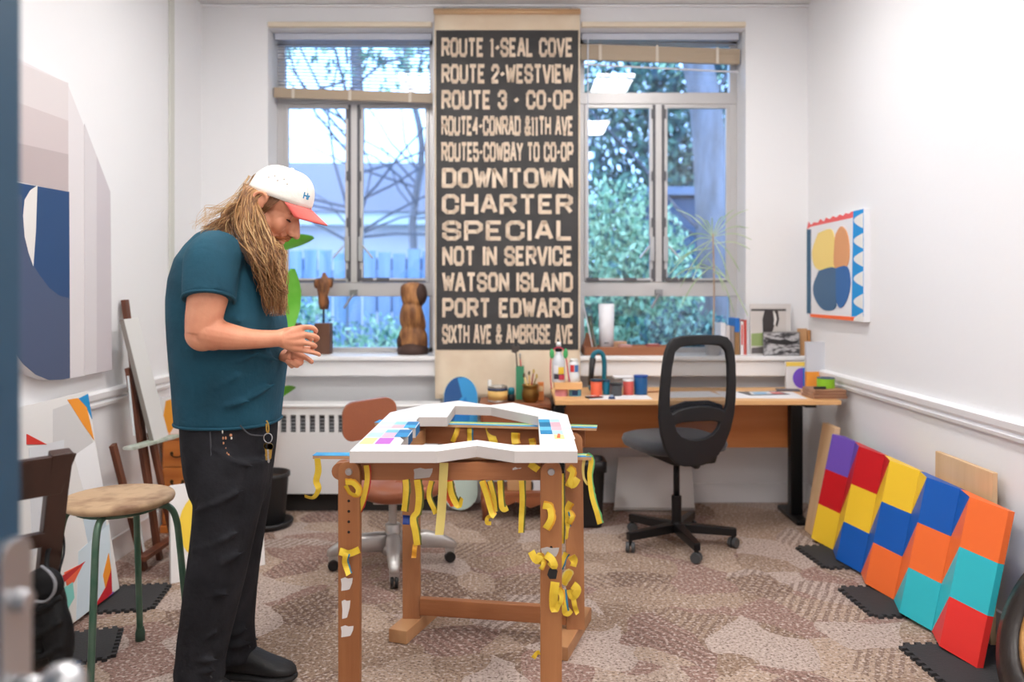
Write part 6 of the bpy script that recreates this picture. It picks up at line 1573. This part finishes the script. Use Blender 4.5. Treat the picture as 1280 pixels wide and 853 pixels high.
    # legs inside the jeans
    for pts in ([(291,560,2.57),(278,660,2.555),(264,740,2.55),(246,838,2.55)], [(300,560,2.72),(296,660,2.735),(290,740,2.74),(291,826,2.74)]):
        body.tube(smoothpath([at(*q) for q in pts], 4), [.085-.045*i/12 for i in range(13)], 12)
    o = body.build('body', skin, r); voxel(o, .003, 4, .45)
    # ---- eyes, brows
    for sg in (-1, 1):
        MB().ell((.0915,sg*.033,.0085), (.0085,.0115,.0035)).xf(Mh).build('eye', mat('eye_dark', (70,50,44), .2), r, smooth=True)
        MB().tube([H(.094,sg*.016,.030),H(.099,sg*.03,.034),H(.092,sg*.05,.032)], [.003,.0042,.0022], 8).build('eyebrow', mat('brow_hair', (150,96,56), .7), r, smooth=True)
        m = MB(); m.tube([H(.0985,sg*.020,.0075),H(.0995,sg*.033,.006),H(.092,sg*.048,.009)], [.0012,.0018,.001], 6); m.build('eyelash', mat('lash', (70,44,34), .6), r, smooth=True)
    # ---- t-shirt
    sb = MB()
    rows = [(527,226,347,.175),(505,224,349,.178),(480,222.5,352,.182),(450,220,355.5,.190),(425,218.5,356,.196),(400,217.5,353.5,.20),(375,218,347,.205),(350,222,338,.21),(330,230,331,.20),(322,240,330,.17),(314,250,328,.13),(308,262,326,.10),(304,270,324,.082)]
    rings = []
    for y, xa, xb, hw in rows:
        cx_, cz_ = xat((xa+xb)/2, YM), zat(y, YM); ax = (xb-xa)/2/s
        tilt = {330:.12,322:.35,314:.55,308:.70,304:.78}.get(y, 0)
        ring = []
        for k in range(40):
            t = 2*PI*k/40; ex = .82
            cx1 = ax*math.copysign(abs(math.cos(t))**ex, math.cos(t)); cy1 = hw*math.copysign(abs(math.sin(t))**ex, math.sin(t))
            ring.append(Vector((cx_+cx1, YM+cy1, cz_-tilt*cx1)))
        rings.append(ring)
    sb.loft(rings)
    sl = smoothpath([at(272,322,2.53), at(266,328,2.48), at(263,348,2.45), at(261,374,2.425)], 5)
    sb.tube(sl, [.09+(.077-.09)*i/(len(sl)-1) for i in range(len(sl))], 22)
    sl = smoothpath([at(275,322,2.78), at(280,340,2.84), at(284,376,2.875)], 5)
    sb.tube(sl, [.09+(.074-.09)*i/(len(sl)-1) for i in range(len(sl))], 20)
    # soft folds
    rf = random.Random(4)
    for a, b_, rad in (((240,380,2.49),(300,402,2.455),.012),((246,470,2.475),(330,440,2.47),.012),((240,500,2.48),(300,470,2.465),.011),((300,505,2.48),(345,480,2.55),.011),((232,420,2.53),(262,450,2.465),.011),((300,415,2.46),(348,430,2.55),.010),((262,515,2.475),(318,500,2.475),.009),((236,440,2.49),(262,472,2.468),.010),((305,440,2.47),(350,452,2.56),.010)):
        P = smoothpath([at(*a), (at(*a)+at(*b_))/2+Vector((0,-.004,.004)), at(*b_)], 6); n = len(P)
        sb.tube([q+Vector((0,rad*.55,0)) for q in P], [rad*(.25+.75*math.sin(PI*i/(n-1))) for i in range(n)], 10)
    so = sb.build('t_shirt', shirtm, r); voxel(so, .0065, 7, .5)
    # collar band, sleeve hem, bottom hem
    cr = [Vector((xat(297,YM)+.071*math.cos(t), YM+.083*math.sin(t), zat(304,YM)-.055*math.cos(t))) for t in [2*PI*k/30 for k in range(30)]]
    MB().tube(cr, .009, 10, closed=True).build('collar', shirtm, r, smooth=True)
    pa = at(261,374,2.425); dv = (pa-at(263,352,2.445)).normalized(); fa_, fb_ = frame(dv)
    MB().tube([pa+dv*.0005+(fa_*math.cos(t)+fb_*math.sin(t))*.074 for t in [2*PI*k/30 for k in range(30)]], .0055, 8, closed=True).build('sleeve_hem', shirtm, r, smooth=True)
    MB().tube([v+Vector((0,0,.004)) for v in rings[0]], .005, 8, closed=True).build('bottom_hem', shirtm, r, smooth=True)
    # small print on the chest
    MB().plate([(0,0),(.012,.004),(.012,.06),(.0,.065)], [], .002, lambda u,v,w_: Vector((xat(345,YM)+u+.012-.0*v, 2.545-w_+.0*v, zat(392,YM)+v))).build('chest_print', flat((206,214,216)), r)
    # ---- jeans
    jb = MB()
    def jr(y, xa, xb, hw, Yc=YM):
        cx_, cz_, ax = xat((xa+xb)/2, Yc), zat(y, Yc), (xb-xa)/2/F*Yc
        return [Vector((cx_+ax*math.copysign(abs(math.cos(t))**.85, math.cos(t)), Yc+hw*math.copysign(abs(math.sin(t))**.85, math.sin(t)), cz_)) for t in [2*PI*k/32 for k in range(32)]]
    jb.loft([jr(514,231,341,.168), jr(530,232,343,.172), jr(555,234,341,.178), jr(585,238,337,.178), jr(612,244,333,.165), jr(632,252,325,.13)])
    n1 = smoothpath([at(292,570,2.57), at(286,620,2.56), at(275,690,2.55), at(262,760,2.545), at(252,815,2.545), at(249,850,2.545)], 5)
    rad1 = [.112,.113,.113,.112,.110,.107,.104,.101,.098,.096,.094,.0925,.091,.089,.087,.085,.083,.081,.080,.079,.077,.076,.077,.079,.078,.074]
    jb.tube(n1, rad1[:len(n1)], 24)
    n2 = smoothpath([at(300,570,2.73), at(300,620,2.735), at(295,690,2.74), at(291,760,2.74), at(291,800,2.74), at(291,822,2.74)], 5)
    rad2 = [.11,.11,.108,.106,.103,.100,.096,.093,.09,.087,.084,.081,.079,.077,.076,.075,.074,.073,.073,.074,.075,.077,.079,.081,.08,.077]
    jb.tube(n2, rad2[:len(n2)], 24)
    # creases: knee back, shin stack, thigh
    for a, b_, rad in (((238,690,2.47),(300,665,2.46),.011),((246,712,2.475),(306,690,2.47),.012),((236,730,2.48),(288,745,2.465),.010),((228,800,2.49),(272,792,2.47),.010),((224,818,2.49),(274,826,2.47),.011),((222,836,2.49),(272,838,2.475),.010),((240,640,2.46),(310,610,2.455),.009),((262,560,2.47),(320,585,2.475),.009),((280,795,2.67),(312,785,2.68),.010),((276,808,2.67),(318,802,2.68),.011),((284,770,2.67),(305,750,2.68),.009)):
        P = smoothpath([at(*a), (at(*a)+at(*b_))/2+Vector((0,-.008,-.006)), at(*b_)], 6); n = len(P)
        jb.tube([q+Vector((0,rad*.4,0)) for q in P], [rad*(.3+.7*math.sin(PI*i/(n-1))) for i in range(n)], 10)
    jo = jb.build('jeans', jean, r); voxel(jo, .007, 5, .5)
    # pocket seams, paint spots
    sm = mat('seam_grey', (70,70,76), .8)
    def seam(pts, rad=.0022):
        MB().tube(smoothpath([at(*q) for q in pts], 5), rad, 6).build('seam', sm, r, smooth=True)
    seam([(262,533,2.478),(264,570,2.472),(262,598,2.466)]); seam([(300,532,2.483),(312,543,2.492),(330,545,2.53)])
    m = MB(); rs = random.Random(5); msx = [flat((214,150,110)), flat((226,220,210))]
    for k in range(16):
        q = at(284+rs.uniform(-6,6), 528+rs.uniform(0,56), 2.475); m.ell(q, (.0015+.003*rs.random(), .0025, .002+.004*rs.random()), rs.choice((0,1)), 8, 6)
    m.build('paint_spot', msx, r)['kind'] = 'stuff'
    MB().tube([v for v in jr(526,231.5,342.5,.172)], .006, 8, closed=True).build('belt', mat('belt_black', (24,24,26), .5), r, smooth=True)
    # ---- shoes
    black = mat('shoe_black', (26,26,28), .6, 0, .25, 60); solem = mat('shoe_sole', (34,34,36), .7)
    def shoe(heel, d, L):
        d = Vector(d).normalized(); sd = Vector((-d.y, d.x, 0)); upv = Vector((0,0,1)); heel = Vector(heel)
        def ringz(f, w_, zb, zt): return [heel+d*(L*f)+sd*(w_*math.copysign(abs(math.cos(t))**.75, math.cos(t)))+upv*((zb+zt)/2+(zt-zb)/2*math.copysign(abs(math.sin(t))**.8, math.sin(t))) for t in [2*PI*k/22 for k in range(22)]]
        u = MB().loft([ringz(0,.018,.03,.075), ringz(.03,.032,.022,.10), ringz(.14,.038,.02,.118), ringz(.3,.041,.02,.122), ringz(.45,.043,.02,.105), ringz(.62,.047,.02,.082), ringz(.78,.048,.02,.066), ringz(.9,.041,.022,.056), ringz(.97,.026,.024,.046), ringz(1,.01,.027,.036)]).build('shoe', black, r, smooth=True)
        MB().loft([ringz(-.01,.016,.002,.03), ringz(.03,.034,.001,.032), ringz(.2,.039,.001,.03), ringz(.45,.041,.001,.027), ringz(.7,.05,.001,.026), ringz(.9,.044,.002,.027), ringz(.98,.028,.005,.027), ringz(1.015,.01,.012,.027)]).build('sole', solem, u, smooth=True)
        for k in range(4):
            f = .40+.075*k; z = .108-.011*k-.004*k
            MB().tube(smoothpath([heel+d*(L*f)+sd*-.03+upv*(z-.012), heel+d*(L*(f+.02))+upv*(z+.004), heel+d*(L*(f+.01))+sd*.03+upv*(z-.012)], 5), .003, 6).build('lace', mat('lace_dark', (52,52,54), .7), u, smooth=True)
        for sg in (-1, 1): MB().tube(smoothpath([heel+d*(L*.4)+upv*.116, heel+d*(L*.38)+sd*sg*.02+upv*.135, heel+d*(L*.46)+sd*sg*.03+upv*.12], 5), .0028, 6).build('lace', mat('lace_dark', (52,52,54), .7), u, smooth=True)
    shoe((xat(271,2.73), 2.745, 0), (1,-.10,0), .272); shoe((xat(228,2.545), 2.555, 0), (.96,-.30,0), .28)
    # ---- cap
    cw = mat('cap_white', (238,234,226), .85, 0, .2, 60); cbill = mat('cap_coral', (232,104,96), .75, 0, .1, 80)
    cb = MB(); n = 40
    rings = []
    for f in range(0, 13):
        a = f/12*PI/2; rings.append([Vector((.014+(.113*math.cos(a)**.72+.004*math.sin(a))*math.copysign(abs(math.cos(t))**.95,math.cos(t))+.006*math.sin(a), .091*math.cos(a)**.72*math.sin(t), .050+.020*max(0,math.cos(t))*0+.112*math.sin(a)**.95+.010*math.cos(t)*(1 if f < 9 else .3)*-1*0)) for t in [2*PI*k/n for k in range(n)]])
    rings = rings[:-1]+[[Vector((.02+.004*math.cos(t), .004*math.sin(t), .1625)) for t in [2*PI*k/n for k in range(n)]]]
    # back opening: cut faces at the back low
    k0 = len(cb.v); 
    for rg_ in rings: cb.v += rg_
    for i in range(len(rings)-1):
        for j in range(n):
            j2 = (j+1) % n; tm = 2*PI*(j+.5)/n
            if i in (1, 2, 3, 4) and abs(tm-PI) < .30+(.12 if i < 3 else -.08): continue
            cb.f.append([k0+i*n+j, k0+i*n+j2, k0+(i+1)*n+j2, k0+(i+1)*n+j]); cb.m.append(0)
    cb.f.append([k0+(len(rings)-1)*n+j for j in range(n)]); cb.m.append(0)
    cb.xf(Mc); cap = cb.build('cap', cw, r, smooth=True, solid=.003)
    # darker brown hair showing in the back opening
    MB().ell((-.076,0,.085), (.028,.034,.028)).xf(Mc).build('hair_tuft', mat('hair_tuft_brown', (118,84,48), .6, 0, .4, 60), r, smooth=True)
    bb = MB(); rows_ = 7
    top, bot = [], []
    for i in range(17):
        t = -1.12+2.24*i/16; row = []
        for j in range(rows_):
            f = j/(rows_-1); x = .014+.113*math.cos(t)+f*(.076*math.cos(t*.8)+.0); y = .091*math.sin(t)*(1-.12*f); z = .052-f*.032-.012*(y/.09)**2*(.4+f)
            row.append(Vector((x, y, z)))
        top.append(row)
    kk = len(bb.v)
    for row in top: bb.v += row
    for i in range(16):
        for j in range(rows_-1): bb.f.append([kk+i*rows_+j, kk+i*rows_+j+1, kk+(i+1)*rows_+j+1, kk+(i+1)*rows_+j]); bb.m.append(0)
    bb.xf(Mc); bb.build('bill', cbill, cap, smooth=True, solid=.004)
    MB().ell((.02,0,.164), (.007,.007,.004)).xf(Mc).build('button', cw, cap, smooth=True)
    for t0 in (PI/2, PI/6, -PI/6, -PI/2, 5*PI/6, -5*PI/6):
        P = [Mc @ (rings[f][int(round(t0/(2*PI)*n)) % n]+Vector((0,0,.0016))) for f in range(5 if abs(abs(t0)-5*PI/6) < .1 else 0, 12)]
        MB().tube(P, .0013, 5).build('panel_seam', mat('cap_seam', (216,208,196), .85), cap, smooth=True)
    for k in range(5):
        t = -PI/2+(k-2)*.17; f = 5 if k % 2 else 4
        q = rings[f][int(round(t/(2*PI)*n)) % n]; MB().ell(Mc @ (q+Vector((0,-.002,0))), (.0024,.0024,.0024), 0, 8, 6).build('eyelet', mat('cap_seam2', (170,160,150), .8), cap, smooth=True)
    # letters on the front right panel
    def capmap(u, v, w_):
        t = -.62+u/.1; a = math.asin(max(0,min(1,((v)/.112)**(1/.95))))
        c = Vector((.014+(.113*math.cos(a)**.72+.004*math.sin(a))*math.cos(t)+.006*math.sin(a), .091*math.cos(a)**.72*math.sin(t), .050+.112*math.sin(a)**.95))
        nn = Vector((math.cos(t), math.sin(t), .35)).normalized(); return Mc @ (c+nn*.0028)
    m = MB(); lettering(m, 'Hr', 0, .032, .03, .052, capmap, th=.22); m.build('cap_letters', flat((30,140,190)), cap, recalc=False)
    # ---- hair: many long wavy strands
    hA = mat('hair_blond', (180,134,86), .45, c2=(146,102,60), nscale=30); hB = mat('hair_brown', (140,96,58), .5, c2=(108,72,44), nscale=30); hC = mat('hair_light', (206,168,118), .45); hD = mat('hair_neck_shade', (84,62,48), .6)
    rh = random.Random(21)
    def strand(m, pts, r0, mi, wav, n=7):
        P = smoothpath(pts, n); L = len(P); ph, ph2 = rh.random()*6.3, rh.random()*6.3; fr = rh.uniform(2.2, 4.2)
        for i in range(L):
            f = i/(L-1); a = wav*min(1, f*2)
            P[i] = P[i]+Vector((a*math.sin(f*fr*6.3+ph), a*math.cos(f*fr*5.1+ph2)*.8, a*.3*math.sin(f*9+ph2)))
        m.tube(P, [r0*(1-.75*(i/(L-1))**2) for i in range(L)], 5, mi, cap=False)
    J = lambda a, v=0: a+rh.uniform(-1,1)*v
    m = MB()
    # base mass so that nothing shows through
    m.tube(smoothpath([H(-.005,0,.02), H(-.03,-.015,-.012), at(309,290,2.60), at(315,320,2.55)], 4), [.055,.062,.064,.064,.062,.06,.057,.054,.05,.045,.04,.034,.026], 16, 1, flat=.95)
    # near side: from under the cap behind the ear, down over the collar to the chest
    for i in range(620):
        u = rh.random(); v = rh.random()
        s0 = Mc @ Vector((-.088+.092*u, -.03-.054*u**.5-.006*v, .050+.008*v))
        x1 = 296+34*u+J(0,5); y1 = 283+J(0,8); Y1_ = 2.535+.05*(1-u)+J(0,.018)
        x2 = 318+24*u+J(0,7); y2 = 322+J(0,8); Y2_ = 2.47+.05*v+J(0,.01)
        x3 = 330+22*u+J(0,7); y3 = 356+J(0,10); x4 = 336+18*u+J(0,7); y4 = 352+44*rh.random()
        mid = H(-.055+.05*u, -.082-.012*v, .005)
        strand(m, [s0, mid, at(x1,y1,Y1_-.03), at(x2,y2,Y2_), at(x3,y3,Y2_+.02), at(x4,y4,Y2_+.035)], rh.uniform(.0011,.0025), rh.choice((0,0,0,1,1,1,2)), rh.uniform(.003,.011))
    # back: falling behind the neck onto the shoulder
    for i in range(300):
        u = rh.random(); v = rh.random()
        s0 = Mc @ Vector((-.092-.004*v, -.07+.14*u, .048+.012*v)); ex = 250+45*rh.random(); ey = 286-10*rh.random()-(295-ex)*.02+(8 if ex < 270 else 22*rh.random())
        Y_ = 2.55+.17*u
        strand(m, [s0, at(303+J(0,5), 253+J(0,4), Y_), at(288+J(0,6), 266+J(0,5), Y_), at((ex+290)/2, (ey+270)/2+J(0,4), Y_-.01), at(ex, ey, Y_-.02)], rh.uniform(.001,.002), rh.choice((0,0,1,1,2)), rh.uniform(.002,.007))
    # shade under the hair at the neck, coloured in as darker strands
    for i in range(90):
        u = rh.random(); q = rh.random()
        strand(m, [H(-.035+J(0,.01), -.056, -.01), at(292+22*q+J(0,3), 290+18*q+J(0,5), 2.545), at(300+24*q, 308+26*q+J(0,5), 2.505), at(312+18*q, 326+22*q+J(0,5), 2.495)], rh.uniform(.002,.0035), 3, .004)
    # wisps
    for i in range(30):
        a = rh.random(); strand(m, [H(-.09,-.05+.1*a,.05), at(285+J(0,10),258+J(0,6),2.6), at(262+J(0,10),268+J(0,10),2.6), at(240+J(0,12)+8,284+J(0,8),2.58)], .0008, 2, .004)
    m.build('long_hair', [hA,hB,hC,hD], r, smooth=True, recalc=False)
    # beard and moustache
    m = MB()
    for i in range(360):
        a = rh.uniform(-1,1); q = rh.random()
        s0 = H(.05+.045*(1-abs(a))+.0*q, a*.055, -.055-.045*(1-abs(a))*q-.02*q)
        q2 = rh.random(); e = at(340+12*q2+6*q+J(0,4), 332+62*q2**1.3, 2.62+.05*a-.06)
        md = at(345+9*q+J(0,4), 322+J(0,8), 2.635+.05*a-.03)
        strand(m, [s0, s0+(md-s0)*.5+Vector((.006,0,0)), md, e], rh.uniform(.0014,.0028), rh.choice((0,0,2,2,1)), rh.uniform(.003,.008), 6)
    for i in range(120):   # cheek side of the beard
        q = rh.random(); s0 = H(.018+.05*q, -.058-.006*rh.random(), -.02-.045*q)
        e = at(336+16*q+J(0,4), 330+30*rh.random(), 2.545+.02*q)
        strand(m, [s0, s0+(e-s0)*.5+Vector((0,-.012,0)), e], rh.uniform(.0014,.0026), rh.choice((0,1,0,2)), .004, 6)
    m.build('beard', [hA,hB,hC], r, smooth=True, recalc=False)
    m = MB()
    for i in range(90):
        a = rh.uniform(-1,1); s0 = H(.115+.004*rh.random(), a*.016, -.036); e = H(.108-.022*abs(a)+.004*rh.random(), a*.036, -.056-.006*rh.random())
        strand(m, [s0, (s0+e)/2+Mh.to_3x3()@Vector((.006,0,-.002)), e], .0022, rh.choice((0,1,1)), .001, 4)
    m.build('moustache', [mat('moustache_a', (186,112,62), .55), mat('moustache_b', (150,86,46), .6)], r, smooth=True, recalc=False)
    m = MB()   # sideburn in front of the ear
    for i in range(60):
        q = rh.random(); s0 = H(.016+.03*q, -.072, .05); e = H(.016+.016*q, -.071, .0-.02*rh.random()); strand(m, [s0, (s0+e)/2+Vector((0,-.004,0)), e], .0018, rh.choice((0,1)), .001, 4)
    m.build('sideburn', [hB, mat('hair_deep', (112,70,44), .6)], r, smooth=True, recalc=False)
    # keys on the belt loop
    k = thing('key_ring', 'gold clip with a ring of keys hanging from the jeans of the man', 'keys', at(335,545,2.50))
    g = mat('key_brass', (200,160,80), .3, .9); Yk = 2.505
    MB().tube(smoothpath([at(333,526,Yk), at(335,530,Yk), at(336,538,Yk), at(334.5,541,Yk), at(333,537,Yk), at(333,530,Yk)], 4), .0025, 8).build('clip', g, k, smooth=True)
    c = at(335,548,Yk); MB().tube([c+Vector((.013*math.cos(t), .002*math.sin(2*t), .015*math.sin(t))) for t in [2*PI*q/20 for q in range(20)]], .0014, 6, closed=True).build('ring', chrome, k, smooth=True)
    for i, (dx, L) in enumerate(((-.004,.055),(.004,.062),(.010,.05))):
        q = at(335,553,Yk)+Vector((dx,-.002*i,-.002)); mp = lambda u, v, w_: q+Vector((u+.1*dx*v, -w_-.0022*i, v))
        MB().plate(circ(0,-.010,.0095,.0105,14,PI*1.3+2*PI,-PI*.3+0*PI)+[(.003,-L+.004),(.0,-L),(-.0035,-L+.003),(-.0035,-L*.75),(-.0055,-L*.7),(-.0035,-L*.62)], [], .0018, mp).build('key', g if i != 1 else chrome, k)
man()
